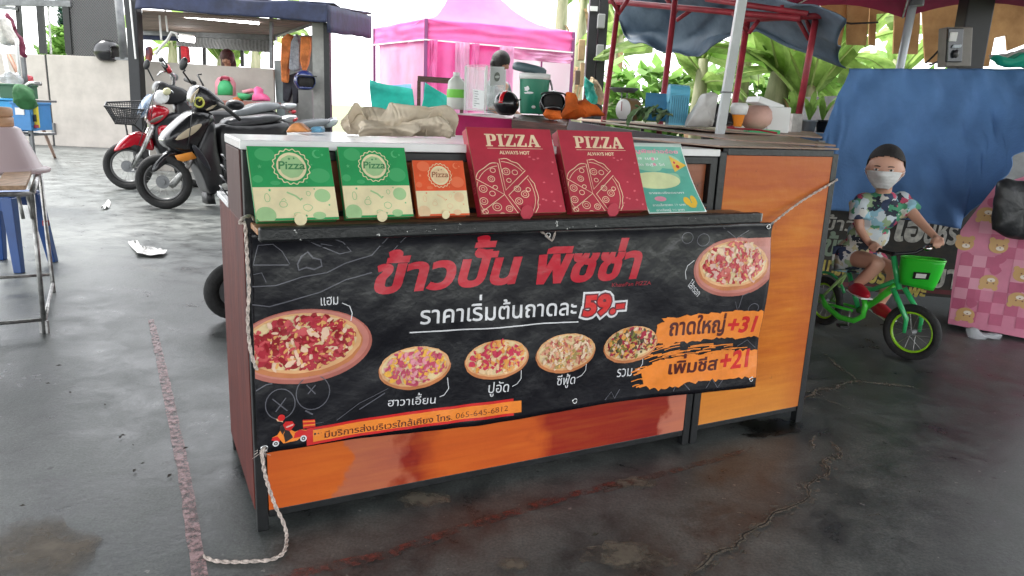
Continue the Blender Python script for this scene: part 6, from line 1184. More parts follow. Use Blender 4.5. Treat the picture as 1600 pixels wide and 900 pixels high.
tb('brace', [up_(f0, ft, .9), up_(f0, ft, .9)+LL], .009); tb('brace', [up_(f1, bt, .86), up_(f1, bt, .86)+LL], .009); tb('brace', [up_(f0, ft, .93), up_(f1, bt, .93)], .009)
for dx in (.012, .035): tb('clip_tube', [f0+LD*dx*1.5+V((0, 0, -.005)), f0+LD*dx*1.5+V((.012, 0, -.11))], .008)
G().cbox(ft+V((0, 0, .03)), (.04, .012, .06)).build('foot_plate', STEEL, T, world=True); G().cbox(up_(f1, bt, .45), (.026, .026, .03)).build('red_tape', REDP, T, world=True)
S_ = gr(28, 424); zt = at(28, 305, S_.y).z; BP = mat('stool_blue', (.012, .06, .22), .35, var=.08)
T = thing('plastic_stool', 'blue plastic stool standing under the rough board table', 'stool', V((S_.x-.12, S_.y+.12, 0))); cx, cy = S_.x-.14, S_.y+.14
g = G(); g.box((cx-.15, cy-.15, zt-.03), (cx+.15, cy+.15, zt)); g.build('seat', BP, T, world=True, bev=.012)
for a in (-1, 1):
    for b in (-1, 1): g = G(); x0, y0 = cx+a*.125, cy+b*.125; x1, y1 = cx+a*.17, cy+b*.17; g.add([(x0-.035, y0-.03, zt-.02), (x0+.035, y0-.03, zt-.02), (x0+.035, y0+.03, zt-.02), (x0-.035, y0+.03, zt-.02), (x1-.025, y1-.02, 0), (x1+.025, y1-.02, 0), (x1+.025, y1+.02, 0), (x1-.025, y1+.02, 0)], [(0,1,2,3),(7,6,5,4),(0,4,5,1),(1,5,6,2),(2,6,7,3),(3,7,4,0)]); g.build('leg', BP, T, world=True, bev=.004)
for b in (-1, 1): G().box((cx-.13, cy+b*.14-.006, zt-.1), (cx+.13, cy+b*.14+.006, zt-.03)).build('apron', BP, T, world=True)
PT_ = mat('pale_pink_plastic', (.72, .58, .60), .4, trl=.15)
cc = at(-8, 264, 3.95); cc.z = zf+.022
lat('plastic_tub', 'pale pink upturned plastic tub with a flared rim on the board table', 'tub', cc, [(.245, 0), (.25, .008), (.235, .02), (.215, .03), (.135, .225), (.12, .235), (0, .235)], PT_, 40, main='tub_wall', extra=[('rim', [(.215, .028), (.252, .02), (.256, .012), (.25, 0)], PT_)])
cz = cc+V((.0, .0, .237)); T = thing('wooden_box', 'round pale wooden steamer box on top of the pink tub', 'box', cz)
WSB = mat('pale_wood', (.55, .33, .19), .55, var=.12, scale=10, stretch=(1, 1, 6)); G().lathe([(0, 0), (.105, 0), (.108, .004), (.108, .045), (.1, .05), (0, .05)], cz, 30).build('lower_tier', WSB, T, smooth=True, world=True); G().lathe([(0, .051), (.106, .051), (.108, .056), (.108, .09), (.1, .098), (0, .1)], cz, 30).build('upper_tier', WSB, T, smooth=True, world=True)
RY = 7.0; T = thing('storage_rack', 'thin metal rack behind the pink tub holding blue crates', 'rack', V((at(20, 200, RY).x, RY, 0)))
za = at(20, 205, RY).z
for x in (-30, 44): p = at(x, 205, RY); G().box((p.x, RY, 0), (p.x+.03, RY+.03, at(x, 90 if x > 0 else 60, RY).z)).build('upright', GREYM, T, world=True)
for y in (206, 153): a, b = at(-30, y, RY), at(47, y, RY); G().box((a.x, RY, a.z-.02), (b.x, RY+.4, a.z)).build('shelf', GREYM, T, world=True)
def crate(label, x0, y0, x1, y1, Y, m, m2=None):
    a, b = at(x0, y1, Y), at(x1, y0, Y); T = thing('crate', label, 'crate', V(((a.x+b.x)/2, Y, a.z)), 0, 'plastic crates on the rack'); w, h = b.x-a.x, b.z-a.z; t = .012
    g = G(); g.box((-w/2, 0, 0), (w/2, t, h)); g.build('front', m, T, bev=.004); g = G(); g.box((-w/2, .3, 0), (w/2, .3+t, h)); g.build('back', m, T)
    for s_ in (-1, 1): G().box((s_*w/2-(t if s_ > 0 else 0), t, 0), (s_*w/2+(t if s_ < 0 else 0), .3, h)).build('side', m, T)
    G().box((-w/2-.01, -.012, h-.02), (w/2+.01, .32, h+.0)).build('rim', m, T, bev=.004)
    if m2: G().box((-w*.3, -.006, h*.55), (w*.2, -.001, h*.8)).build('label_plate', m2, T)
crate('dark green crate on the upper shelf behind the pink tub', 0, 131, 24, 153, RY+.02, mat('dark_green_plastic', (.03, .12, .06), .5))
crate('bright blue crate on the lower shelf at the left edge', -18, 154, 20, 204, RY+.0, mat('crate_blue', (.03, .32, .65), .45, var=.1)); crate('mid blue crate with a white label right of the bright blue crate', 22, 160, 45, 203, RY-.05, mat('crate_blue2', (.05, .22, .50), .45, var=.1), WHITE)
heap('green_cloth', 'dark green cloth bundle hanging over the rack upright', 'cloth', [(24, 135), (35, 130), (46, 140), (54, 160), (52, 168), (38, 173), (27, 165)], RY-.2, mat('green_fabric', (.035, .15, .05), .8, var=.25, scale=8), .09, .025, seed=11)
heap('plastic_bag', 'crumpled clear bag on the crate at the left edge', 'bag', [(0, 124), (8, 114), (20, 112), (26, 122), (22, 128), (2, 130)], RY-.1, mat('clear_bag', (.6, .62, .65), .2, alpha=.55), .08, .03, seed=12)
solo(G().tube([at(14, 86, 8.3), at(50, 160, 8.2), gr(86, 246)], .022, 7), 'broom_handle', 'brown wooden broom handle leaning across the wall seam', 'broom', mat('broom_wood', (.25, .12, .07), .55, var=.2), smooth=True)
T = thing('cleaning_mop', 'white rag mop standing upside down at the left edge', 'mop', V((at(10, 200, 7.4).x, 7.4, 0))); p, q = at(4, 72, 7.4), at(17, 140, 7.4); G().tube([p, p+(q-p)*(p.z/(p.z-q.z))], .018, 7).build('handle', WHITE, T, world=True, smooth=True)
puff([(2, 30), (7, 27), (12, 44), (23, 62), (24, 70), (19, 68), (12, 72), (8, 71), (4, 55)], 7.35, .08, 'rag', mat('rag_white', (.62, .6, .55), .9, var=.2, scale=20, bump=.5), T)
heap('maroon_cloth', 'maroon cloth strip hanging from the left frame bar', 'cloth', [(9, 22), (14, 20), (22, 45), (34, 65), (40, 88), (38, 94), (33, 88), (26, 62), (12, 40)], 7.6, mat('maroon_fabric', (.16, .02, .05), .8, var=.2), .05, .015, seed=13)
solo(G().tube([at(*p, 7.2) for p in ((26, 60), (28, 90), (32, 130))], .015, 6), 'white_tube', 'short white tube hanging beside the maroon cloth', 'tube', WHITE, smooth=True)
solo(G().tube([at(*p, 6.9) for p in ((22, 146), (48, 130), (64, 131))], .02, 6), 'tool_handle', 'pale tool handle lying across the green cloth', 'tool', STEEL, smooth=True)
heap('red_bottle', 'red bottle standing behind the green cloth', 'bottle', [(42, 150), (40, 122), (43, 117), (48, 118), (50, 130), (51, 150)], 7.3, mat('red_plastic', (.5, .02, .04), .4), .06, .006)
T = thing('cleaner_packet', 'yellow and red packet with black figure marks hanging by the blue crate', 'packet', at(52, 200, 7.0)); G().slab([at(*p, 7.0) for p in ((46, 200), (60, 200), (57, 166), (45, 168))], .03).build('sachet', mat('packet_yellow', (.75, .6, .05), .4), T, world=True, bev=.006)
G().slab([at(*p, 6.985) for p in ((46, 200), (60, 200), (59.5, 195), (46, 195))], .01).build('red_band', REDP, T, world=True); G().slab([at(*p, 6.985) for p in ((48, 190), (56, 190), (55, 179), (47, 181))], .01).build('dark_mark', BLACK, T, world=True)
# litter
for lb, pts in (('white crumpled tissue on the floor near the black motorcycle', [(157, 328), (164, 324), (167, 317), (173, 318), (171, 326), (165, 328)]), ('larger white crumpled tissue in the middle of the grey floor', [(200, 380), (206, 381), (214, 391), (240, 391), (262, 395), (256, 402), (235, 403), (215, 401)])):
    P0 = [gr(*p) for p in pts]; c = sum(P0, V((0, 0, 0)))/len(P0); g = G(); g.grid(lambda u, v: (lambda i, t: c.lerp(P0[i % len(P0)].lerp(P0[(i+1) % len(P0)], t), 1-v*.95)+V((0, 0, .006+.05*abs(nz((u*7, v*3, c.x), 1))+.02*v*(1-v))))(int(u*len(P0)), u*len(P0)-int(u*len(P0))), 40, 6); solo(g, 'tissue', lb, 'tissue', mat('tissue_white', (.75, .75, .74), .9), smooth=True, group='tissues on the floor')
rn = random.Random(9); LV = mat('dead_leaf', (.035, .03, .02), .8)
g = G()
for x, y in ((231, 463), (92, 571), (75, 599), (216, 596), (188, 683), (192, 680), (164, 632), (208, 695), (223, 724), (265, 743), (210, 735), (290, 700), (35, 790), (110, 613), (1436, 768), (1490, 700), (1160, 862), (930, 835)):
    c = gr(x, y, .006); a = rn.uniform(0, 3); s_ = rn.uniform(.006, .014); d = V((cos(a), sin(a), 0)); e = V((-sin(a), cos(a), 0)); g.add([c-d*s_, c+e*s_*.4+V((0, 0, .003)), c+d*s_, c-e*s_*.4], [(0, 1, 2, 3)])
tag(g.build('floor_litter', LV), kind='stuff')
# ================================================================ motorcycles
def wheel(T, c, r, a, mrim, spokes=24, tw=.05, steer=0., disc=True):
    M = Matrix.Translation(c) @ Matrix.Rotation(a, 4, 'Z') @ Matrix.Rotation(pi/2, 4, 'X')
    W_ = G(M).tube([(cos(t)*(r-tw*.8), sin(t)*(r-tw*.8), 0) for t in [2*pi*k/36 for k in range(36)]], tw*.85, 10, closed=True).build('wheel', RUB, T, smooth=True, world=True)
    G(M).tube([(cos(t)*(r-tw*1.75), sin(t)*(r-tw*1.75), 0) for t in [2*pi*k/36 for k in range(36)]], tw*.3, 8, closed=True).build('rim', mrim, W_, smooth=True, world=True)
    g = G(M)
    for k in range(spokes): t = 2*pi*k/spokes; t2 = t+(.5 if k % 2 else -.5); g.tube([(cos(t2)*r*.13, sin(t2)*r*.13, .02*(1 if k % 4 < 2 else -1)), (cos(t)*(r-tw*1.7), sin(t)*(r-tw*1.7), 0)], 0.0014 if r > .2 else .0012, 4, cap=False)
    g.build('spokes', STEEL, W_, world=True); G(M).cyl((0, 0, -.05 if r > .2 else -.025), (0, 0, .05 if r > .2 else .025), r*.11, n=14).build('hub', GREYM, W_, world=True)
    if disc: G(M).cyl((0, 0, .035), (0, 0, .04), r*.24, n=24).build('brake_disc', GREYM, W_, world=True)
    return W_
class Bike:                              # side outlines are laid on the machine's own centre plane
    def __init__(s, T, foot, a): s.T = T; s.F = foot; s.d = V((cos(a), sin(a), 0)); s.n = V((sin(a), -cos(a), 0)); s.a = a
    def uz(s, x, y, off=0.): r = ray(x, y); C_ = V((0, 0, CH)); t = (s.F+s.n*off-C_).dot(s.n)/r.dot(s.n); q = C_+r*t; return ((q-s.F).dot(s.d), q.z)
    def P(s, x, y, off=0.): u, z = s.uz(x, y, off); return s.F+s.d*u+s.n*off+V((0, 0, z))
    def body(s, nm, out, w, m, off=0., parent=None, rings=((-1, .82), (-.8, .95), (0, 1), (.8, .95), (1, .82)), sub=1, face=0.):
        pts = [s.uz(x, y, face) for x, y in out]; M = Matrix((( s.d.x, s.n.x, 0, s.F.x), (s.d.y, s.n.y, 0, s.F.y), (0, 0, 1, s.F.z), (0, 0, 0, 1)))
        return G(M).pillow(pts, w, rings=rings, yc=off).build(nm, m, parent or s.T, smooth=True, sub=sub, world=True)
    def tube(s, nm, pts, r, m, parent=None): return G().tube([s.P(*p) for p in pts], r, 10).build(nm, m, parent or s.T, smooth=True, world=True)
RDG = mat('red_gloss_paint', (.42, .006, .018), .15, coat=.8); CRP = mat('cream_decal', (.5, .42, .3), .3); HLG = mat('headlight_glass', (.75, .77, .72), .1, var=.2, scale=20, coat=.6); SEATG = mat('seat_vinyl', (.06, .062, .068), .3, var=.15, scale=8); SILV = mat('silver_paint', (.45, .46, .48), .3, .6); SMK = mat('smoked_shield', (.25, .35, .5), .08, alpha=.5, spec=.8)
F0 = gr(259, 326); b1 = Bike(thing('motorcycle', 'black scooter with cream stripes and an orange sticker, nearest of the parked motorcycles', 'motorcycle', F0, 0, 'motorcycles parked on the left'), F0, R(40))
r_ = (b1.P(259, 288).z); wheel(b1.T, F0+V((0, 0, .27)), .27, R(8), mat('dark_rim', (.12, .12, .12), .35, .7), 20)
rw = F0+b1.d*1.42; wheel(b1.T, rw+V((0, 0, .27)), .27, R(40), STEEL, 12)
b1.body('front_fender', [(234, 270), (237, 258), (248, 244), (262, 234), (280, 230), (296, 238), (300, 250), (288, 252), (272, 248), (256, 252), (246, 260), (240, 270)], .06, GLOSSK)
b1.body('front_cowl', [(248, 216), (256, 205), (272, 190), (288, 176), (298, 170), (318, 172), (334, 176), (330, 192), (320, 206), (314, 222), (298, 244), (278, 242), (262, 234), (250, 226)], .17, GLOSSK)
b1.body('leg_shield', [(318, 188), (330, 184), (328, 215), (336, 250), (342, 272), (338, 304), (316, 304), (314, 282), (300, 258), (296, 240), (304, 222)], .2, BLKP, rings=((-1, .9), (-.8, 1), (0, 1), (.8, 1), (1, .9)))
b1.body('shield_sheen', [(297, 226), (304, 224), (318, 240), (330, 262), (330, 270), (322, 262), (308, 246)], .01, mat('panel_sheen', (.02, .024, .03), .3), off=.215, face=.215)  # thin strip painting a sheen onto the leg shield
b1.body('headlight', [(248, 218), (254, 211), (266, 208), (277, 208), (272, 218), (263, 224), (254, 226)], .11, HLG)
b1.body('turn_lens', [(263, 226), (275, 222), (290, 216), (284, 226), (272, 232)], .13, mat('smoke_lens', (.15, .12, .1), .1, coat=.5))
b1.body('cream_stripe', [(268, 221), (285, 206), (302, 196), (320, 190), (312, 202), (300, 212), (284, 219)], .008, CRP, off=.165, face=.165, rings=((-1, .95), (0, 1), (1, .95)))
b1.body('orange_sticker', [(273, 243), (300, 237), (308, 247), (286, 253), (277, 250)], .006, mat('sticker_orange', (.75, .28, .04), .3), off=.19, face=.19, rings=((-1, .95), (0, 1), (1, .95)), sub=0)
b1.body('handle_cover', [(293, 158), (295, 142), (303, 129), (313, 135), (319, 136), (330, 146), (342, 156), (350, 162), (344, 170), (330, 174), (314, 178), (300, 172)], .14, GLOSSK)
b1.body('cream_stripe', [(295, 160), (299, 148), (308, 140), (312, 136), (309, 145), (303, 154), (300, 164)], .006, CRP, off=.13, face=.13, rings=((-1, .95), (0, 1), (1, .95)))
b1.body('cream_stripe', [(318, 172), (330, 164), (345, 158), (340, 165), (326, 174)], .006, CRP, off=.13, face=.13, rings=((-1, .95), (0, 1), (1, .95)))
e = b1.P(311, 160, .16); g = G(); g.tube([e+b1.d*(.045*cos(t))+V((0, 0, .045*sin(t))) for t in [2*pi*k/16 for k in range(16)]], .01, 6, closed=True); g.tube([e+V((0, 0, .01)), e+b1.d*.03+V((0, 0, .05))], .008, 5); g.build('round_emblem', mat('emblem_yellow', (.55, .55, .1), .4), b1.T, world=True)
b1.body('under_seat_body', [(330, 196), (345, 190), (370, 192), (400, 192), (440, 186), (455, 190), (448, 205), (430, 235), (400, 262), (365, 275), (345, 290), (330, 290), (338, 262), (332, 225)], .17, BLKP)
b1.body('seat', [(343, 192), (352, 184), (372, 181), (388, 182), (412, 178), (434, 178), (441, 184), (430, 190), (400, 194), (370, 198), (348, 200)], .15, SEATG)
b1.body('tail', [(436, 184), (448, 180), (462, 178), (460, 186), (450, 193), (438, 192)], .1, SILV); b1.body('tail_light', [(450, 186), (460, 181), (460, 187), (452, 192)], .08, RDG, off=.04)
b1.tube('fork', [(296, 250), (289, 266, -.02), (266, 292, -.05)], .03, STEEL); b1.tube('fork', [(299, 250, .12), (289, 266, .1), (270, 290, .07)], .03, STEEL)
for off, st, en in ((.28, (300, 132), (286, 98)), (-.3, (318, 134), (312, 104))):
    p = b1.P(*st, off*.4); q = b1.P(en[0]+3, en[1]+12, off*.6); G().tube([p, p.lerp(q, .5)+V((-.05, 0, .05)), q], .009, 6).build('mirror_stem', BLKP, b1.T, world=True, smooth=True)
    if off > 0: G().ball(q+V((-.01, 0, .06)), (.038, .016, .066), M=Matrix.Rotation(.4, 3, 'Y')).build('mirror', BLKP, b1.T, world=True, smooth=True)
for off in (.3,): G().tube([b1.P(338, 160, .1), b1.P(352, 168, .3), b1.P(376, 188, .36)], [.02, .02, .018], 8).build('handle_grip', RUB, b1.T, world=True, smooth=True)
G().tube([b1.P(304, 130, -.1), b1.P(290, 124, -.32)], .022, 8).build('handle_grip', RUB, b1.T, world=True, smooth=True)
G().ball(b1.P(367, 164, -.1), (.1, .05, .055)).build('mirror', BLKP, b1.T, world=True, smooth=True)
b1.body('centre_stand', [(318, 300), (330, 298), (334, 318), (320, 318)], .1, BLACK, sub=0)
# red motorcycle with basket
F0 = gr(203, 296); b2 = Bike(thing('motorcycle', 'red motorcycle with a black wire basket on its front', 'motorcycle', F0, 0, 'motorcycles parked on the left'), F0, R(38))
wheel(b2.T, F0+V((0, 0, .275)), .275, R(10), mat('dark_rim', (.12, .12, .12), .35, .7), 24); wheel(b2.T, F0+b2.d*1.45+V((0, 0, .275)), .275, R(38), STEEL, 12)
b2.body('front_fender', [(173, 240), (182, 226), (195, 213), (212, 203), (228, 206), (240, 216), (243, 236), (234, 236), (222, 230), (205, 228), (188, 233)], .07, RDG)
b2.body('front_cowl', [(226, 192), (228, 176), (234, 164), (246, 162), (262, 168), (264, 176), (252, 188), (238, 198)], .14, RDG); b2.body('lens', [(225, 190), (238, 182), (258, 174), (250, 186), (234, 194)], .15, mat('smoke_lens', (.15, .12, .1), .1, coat=.5))
b2.body('side_panel', [(240, 196), (258, 192), (266, 200), (256, 214), (246, 220), (242, 208)], .18, RDG); b2.body('leg_shield', [(232, 196), (262, 172), (290, 172), (300, 200), (280, 240), (262, 262), (244, 240), (236, 215)], .13, BLKP)
b2.body('main_body', [(285, 178), (330, 170), (380, 172), (430, 168), (440, 180), (400, 215), (340, 240), (290, 240), (270, 225)], .13, BLKP); b2.body('seat', [(352, 176), (362, 171), (378, 169), (392, 161), (410, 159), (436, 159), (441, 167), (425, 173), (395, 177), (372, 183), (356, 182)], .15, mat('grey_seat', (.17, .18, .19), .25, var=.1))
b2.body('tail', [(438, 162), (450, 160), (463, 161), (461, 168), (446, 172), (438, 170)], .1, SILV); b2.body('tail_light', [(449, 172), (460, 170), (459, 177), (452, 179)], .08, RDG, off=.03)
b2.body('wind_shield', [(213, 180), (220, 162), (234, 143), (238, 148), (232, 160), (228, 182), (220, 186)], .14, SMK); b2.body('handle_cover', [(236, 140), (240, 128), (248, 124), (262, 132), (285, 136), (296, 146), (290, 160), (262, 166), (244, 160)], .13, BLKP)
b2.body('headlight_bag', [(236, 160), (237, 145), (244, 138), (256, 142), (262, 150), (258, 160), (246, 166)], .1, mat('white_wrap', (.7, .7, .7), .5, var=.15, scale=12), off=.08); b2.body('dial', [(247, 146), (250, 138), (256, 136), (262, 139), (261, 147), (254, 150)], .05, mat('dial_cream', (.5, .48, .3), .4), off=.16)
p = b2.P(240, 126, .1); q = b2.P(231, 108, .15); G().tube([p, q], .009, 6).build('mirror_stem', BLKP, b2.T, world=True); G().ball(q+V((-.01, 0, .05)), (.036, .016, .06), M=Matrix.Rotation(.3, 3, 'Y')).build('mirror', BLKP, b2.T, world=True, smooth=True)
b2.tube('fork', [(238, 200, .1), (222, 236, .1), (206, 262, .07)], .026, STEEL); b2.tube('fork', [(234, 200, -.1), (206, 262, -.07)], .026, STEEL)
# basket
tp4 = [b2.P(163, 166, .2), b2.P(224, 172, .2), b2.P(222, 158, -.25), b2.P(166, 160, -.25)]; bt4 = [b2.P(180, 193, .14), b2.P(210, 195, .14), b2.P(212, 186, -.16), b2.P(182, 184, -.16)]
BK = G().tube(tp4, .012, 6, closed=True).build('basket', BLACK, b2.T, world=True, smooth=True); G().tube(bt4, .009, 6, closed=True).build('lower_rim', BLACK, BK, world=True)
WM_ = mat('basket_wire', (.02, .02, .022), .5); g = G()
for i in range(4):
    a, b, c, d = tp4[i], tp4[(i+1) % 4], bt4[(i+1) % 4], bt4[i]; f = quadfn(a, b, c, d)
    for k in range(15): g.tube([f(k/14, 0), f(k/14, 1)], .0045, 4, cap=False)
    for k in range(1, 9): g.tube([f(0, k/9), f(1, k/9)], .0045, 4, cap=False)
f = quadfn(*bt4)
for k in range(9): g.tube([f(k/8, 0), f(k/8, 1)], .0045, 4, cap=False); g.tube([f(0, k/8), f(1, k/8)], .0045, 4, cap=False)
g.build('wire_mesh', WM_, BK, world=True)['kind'] = 'stuff'
b2.tube('basket_stay', [(208, 194, .08), (222, 206, .06), (228, 200, .05)], .01, BLACK); b2.tube('basket_stay', [(196, 194, -.05), (200, 215, -.05), (212, 226, -.04)], .01, BLACK)
# third machine: chrome handlebar and seat between / behind
F0 = gr(330, 296)+V((0, .3, 0)); b3 = Bike(thing('motorcycle', 'chrome-handled motorcycle parked between the red and black ones, mostly hidden', 'motorcycle', F0, 0, 'motorcycles parked on the left'), F0, R(38))
wheel(b3.T, F0+V((-.25, -.1, .27)), .27, R(38), STEEL, 12); wheel(b3.T, F0+b3.d*1.2+V((0, 0, .27)), .27, R(38), STEEL, 12)
b3.tube('handlebar', [(252, 96, .3), (262, 108, .2), (272, 120, .1), (270, 142, 0), (280, 150, 0), (286, 160, -.1)], .022, CHROME); b3.tube('handle_grip', [(251, 92, .3), (261, 108, .2)], .03, RUB); b3.tube('red_switch', [(260, 104, .22), (265, 112, .18)], .034, RDG)
b3.tube('brake_lever', [(262, 112, .2), (252, 112, .28), (246, 118, .3)], .01, CHROME); b3.tube('brake_lever', [(272, 148, .1), (268, 142, .14), (262, 148, .1), (268, 158, .05), (280, 160, .0)], .014, CHROME)
for bk, x, y in ((b2, 268, 240), (b1, 350, 262)):
    EG = G(); c = bk.P(x, y); M_ = Matrix(((bk.d.x, bk.n.x, 0, c.x), (bk.d.y, bk.n.y, 0, c.y), (0, 0, 1, c.z), (0, 0, 0, 1)))
    for k in range(7): EG.box((-.13, -.1, -.09+.028*k), (.13, .1, -.075+.028*k), M_)
    EG.build('engine_fins', GREYM, bk.T, world=True); G(M_).tube([(.1, .14, -.12), (.4, .16, -.14), (.85, .18, -.02)], [.025, .04, .045], 12).build('exhaust', STEEL, bk.T, world=True, smooth=True)
b1.tube('cable', [(306, 146, .16), (300, 176, .2), (296, 214, .2), (286, 262, .08)], .005, BLKP); b2.tube('cable', [(244, 136, .14), (232, 170, .17), (224, 206, .12), (206, 258, .09)], .005, BLKP); b2.tube('cable', [(250, 130, .1), (240, 150, .2), (236, 186, .17)], .004, BLKP)
b2.body('number_plate', [(222, 196), (232, 194), (232, 206), (223, 208)], .004, WHITE, off=.0, sub=0) if 0 else None
b3.body('clamp', [(264, 116), (272, 113), (279, 118), (277, 128), (268, 126)], .06, GREYM); b3.body('headstock', [(268, 158), (280, 150), (300, 156), (320, 172), (330, 200), (300, 240), (280, 220), (272, 185)], .1, BLKP)
b3.body('seat', [(455, 196), (468, 188), (490, 185), (512, 184), (516, 190), (500, 198), (470, 203)], .14, mat('grey_seat', (.17, .18, .19), .25, var=.1)); b3.body('frame_body', [(310, 190), (360, 188), (440, 200), (500, 198), (480, 225), (400, 250), (330, 250)], .1, BLKP)
b3.body('tail', [(500, 196), (520, 180), (528, 186), (524, 196), (508, 202)], .08, SILV); G().ball(b3.P(438, 195, .2), (.085, .05, .1)).build('mirror', BLKP, b3.T, world=True, smooth=True); b3.tube('lever', [(395, 191, .25), (412, 189, .25), (425, 194, .22)], .01, CHROME)
# scooter peeping round the counter: dark tyre and wire racks
T = thing('spare_tyre', 'dark tyre standing behind the left side of the pizza counter', 'tyre', V((at(366, 445, 3.65).x, 3.65, 0))); c = at(372, 445, 2.75); rr = c.z-.0; rr = .14
c = V((at(366, 445, 3.65).x, 3.65, .152)); M = Matrix.Translation(c) @ Matrix.Rotation(R(35), 4, 'Z') @ Matrix.Rotation(pi/2, 4, 'X')
G(M).tube([(cos(t)*.112, sin(t)*.112, 0) for t in [2*pi*k/36 for k in range(36)]], .038, 10, closed=True).build('tyre_ring', RUB, T, smooth=True, world=True); G(M).cyl((0, 0, -.02), (0, 0, .02), .08).build('hub_plate', GREYM, T, world=True)
for k in range(4):
    z = .833+.03*k; T = thing('wire_rack', 'black wire rack in the stack on the counter ledge, %s of four' % ('lowest', 'second from below', 'third from below', 'topmost')[k], 'rack', LOC @ V((.1, .42, z)), TH, 'wire racks stacked on the ledge')
    x0, x1, y0, y1 = -.095+.003*k, .12, -.05, .1; G().tube([(x0, y0, 0), (x1, y0, .0), (x1, y1, .0), (x0, y1, .0), (x0-.01, y1*.7, .018), (x0-.012, y0*.5, .02)], .0025, 6, closed=True).build('rim_wire', BLKP, T, smooth=True)
    for j in range(8): x = x0+.02+j*.028; G().tube([(x, y0, 0), (x, y1, 0)], .0016, 4).build('cross_wire', BLKP, T)
# ================================================================ child on the green bicycle
LIME = mat('lime_paint', (.06, .58, .04), .3, coat=.4); LIME2 = mat('green_paint', (.03, .42, .13), .3, coat=.4); LIMR = mat('lime_rim', (.30, .62, .02), .35)
fa, ra = at(1424, 521, 3.47), at(1288, 470, 4.05); fa.z = .137; ra.z = .137
BKE = thing('child_bicycle', 'small bright green bicycle with a green front basket ridden by the child', 'bicycle', V((fa.x, fa.y, 0)))
hd = (fa-ra).normalized(); ang_ = atan2(hd.y, hd.x)
wheel(BKE, fa, .137, ang_+.35, LIMR, 14, .023, disc=False); wheel(BKE, ra, .137, ang_, LIMR, 14, .023, disc=False)
q_ = lambda x, y, Y: at(x, y, Y)
head_t, bb, sc_ = q_(1400, 446, 3.53), q_(1342, 485, 3.78), q_(1324, 418, 3.88)
def bt(nm, pts, r, m=LIME): return G().tube(pts, r, 10).build(nm, m, BKE, world=True, smooth=True)
bt('main_tube', [head_t, q_(1375, 465, 3.62), q_(1350, 482, 3.74), bb], .017); bt('top_tube', [q_(1402, 438, 3.53), q_(1365, 452, 3.68), q_(1332, 448, 3.82)], .012, LIME2)
bt('seat_tube', [bb, sc_], .013, LIME2)
sd2 = V((hd.y, -hd.x, 0))*.045
for s_ in (-1, 1): bt('chain_stay', [bb+sd2*s_, ra+sd2*s_], .008); bt('seat_stay', [sc_+V((0, 0, -.03)), ra+sd2*s_], .008, mat('pale_lime', (.35, .55, .2), .3)); bt('fork_blade', [q_(1404, 450, 3.52)+sd2*s_*.8, fa+sd2*s_*1.05+V((0, 0, .07)), fa+sd2*s_*1.05], [.013, .012, .009], LIME2)
bt('chain_guard', [q_(1282, 462, 3.98), q_(1290, 478, 3.92), q_(1312, 496, 3.80), q_(1334, 501, 3.72), q_(1348, 494, 3.69), q_(1352, 478, 3.69), q_(1350, 466, 3.70)], .015)
bt('crank', [bb+sd2*1.3, bb+sd2*1.3+V((0, 0, -.08))], .006, STEEL); bt('crank', [bb-sd2*1.3, bb-sd2*1.3+V((-.02, 0, .05))], .006, STEEL)
bt('head_tube', [q_(1405, 452, 3.52), q_(1396, 400, 3.55)], .014, LIME2); bt('stem', [q_(1397, 405, 3.55), q_(1395, 394, 3.56)], .011, BLKP)
hbL, hbR = q_(1360, 387, 3.66), q_(1474, 381, 3.50)
bt('handlebar', [hbL, q_(1385, 394, 3.58), q_(1398, 397, 3.56), q_(1430, 395, 3.53), q_(1452, 384, 3.51), hbR], .009, BLKP); bt('handle_grip', [hbL, hbL.lerp(q_(1385, 394, 3.58), .6)], .013, RUB); bt('handle_grip', [hbR, hbR.lerp(q_(1452, 384, 3.51), .8)], .013, RUB)
G().ball(q_(1449, 388, 3.49), (.019, .019, .013)).build('bell', CHROME, BKE, world=True, smooth=True)
g = G(); c = q_(1322, 408, 3.88); g.ball(c, (.05, .09, .022), 16, 10, None, Matrix.Rotation(ang_-pi/2+pi, 3, 'Z')); g.build('saddle', mat('maroon_seat', (.22, .01, .06), .4), BKE, world=True, smooth=True)
bt('mudguard', [ra+V((hd.x*.16*cos(t), hd.y*.16*cos(t), .16*sin(t))) for t in [R(30+12*k) for k in range(9)]], .008, LIME2)
for s_ in (-1, 1): G().cbox(bb+sd2*2*s_+V((0, 0, -.08 if s_ > 0 else .05)), (.05, .05, .014)).build('pedal', BLKP, BKE, world=True, bev=.003)
# front basket
bc = [q_(1407, 401, 3.48), q_(1479, 410, 3.34), q_(1475, 405, 3.52), q_(1412, 399, 3.62)]; bb4 = [q_(1404, 443, 3.49), q_(1459, 455, 3.38), q_(1458, 448, 3.52), q_(1410, 440, 3.60)]
def rl(q, n=5):                        # rounded loop through a quad
    o = []
    for i in range(4):
        a, b, c = q[i-1], q[i], q[(i+1) % 4]; p0, p1 = b.lerp(a, .28), b.lerp(c, .28); o += [p0*(1-t)**2+b*2*t*(1-t)+p1*t*t for t in [k/n for k in range(n+1)]]
    return o
L0, L1 = rl(bc), rl(bb4); n_ = len(L0); g = G(); vs = []
for j in range(9): t = j/8; vs += [a.lerp(b, t)+(a-sum(bc, V((0, 0, 0)))/4).normalized()*.006*sin(t*pi) for a, b in zip(L0, L1)]
g.add(vs, [(j*n_+i, j*n_+(i+1) % n_, (j+1)*n_+(i+1) % n_, (j+1)*n_+i) for j in range(8) for i in range(n_)]+[tuple(8*n_+i for i in range(n_))]); BS = g.build('basket', mat('basket_green', (.03, .60, .035), .35, trl=.15), BKE, world=True, smooth=True, solid=.003)
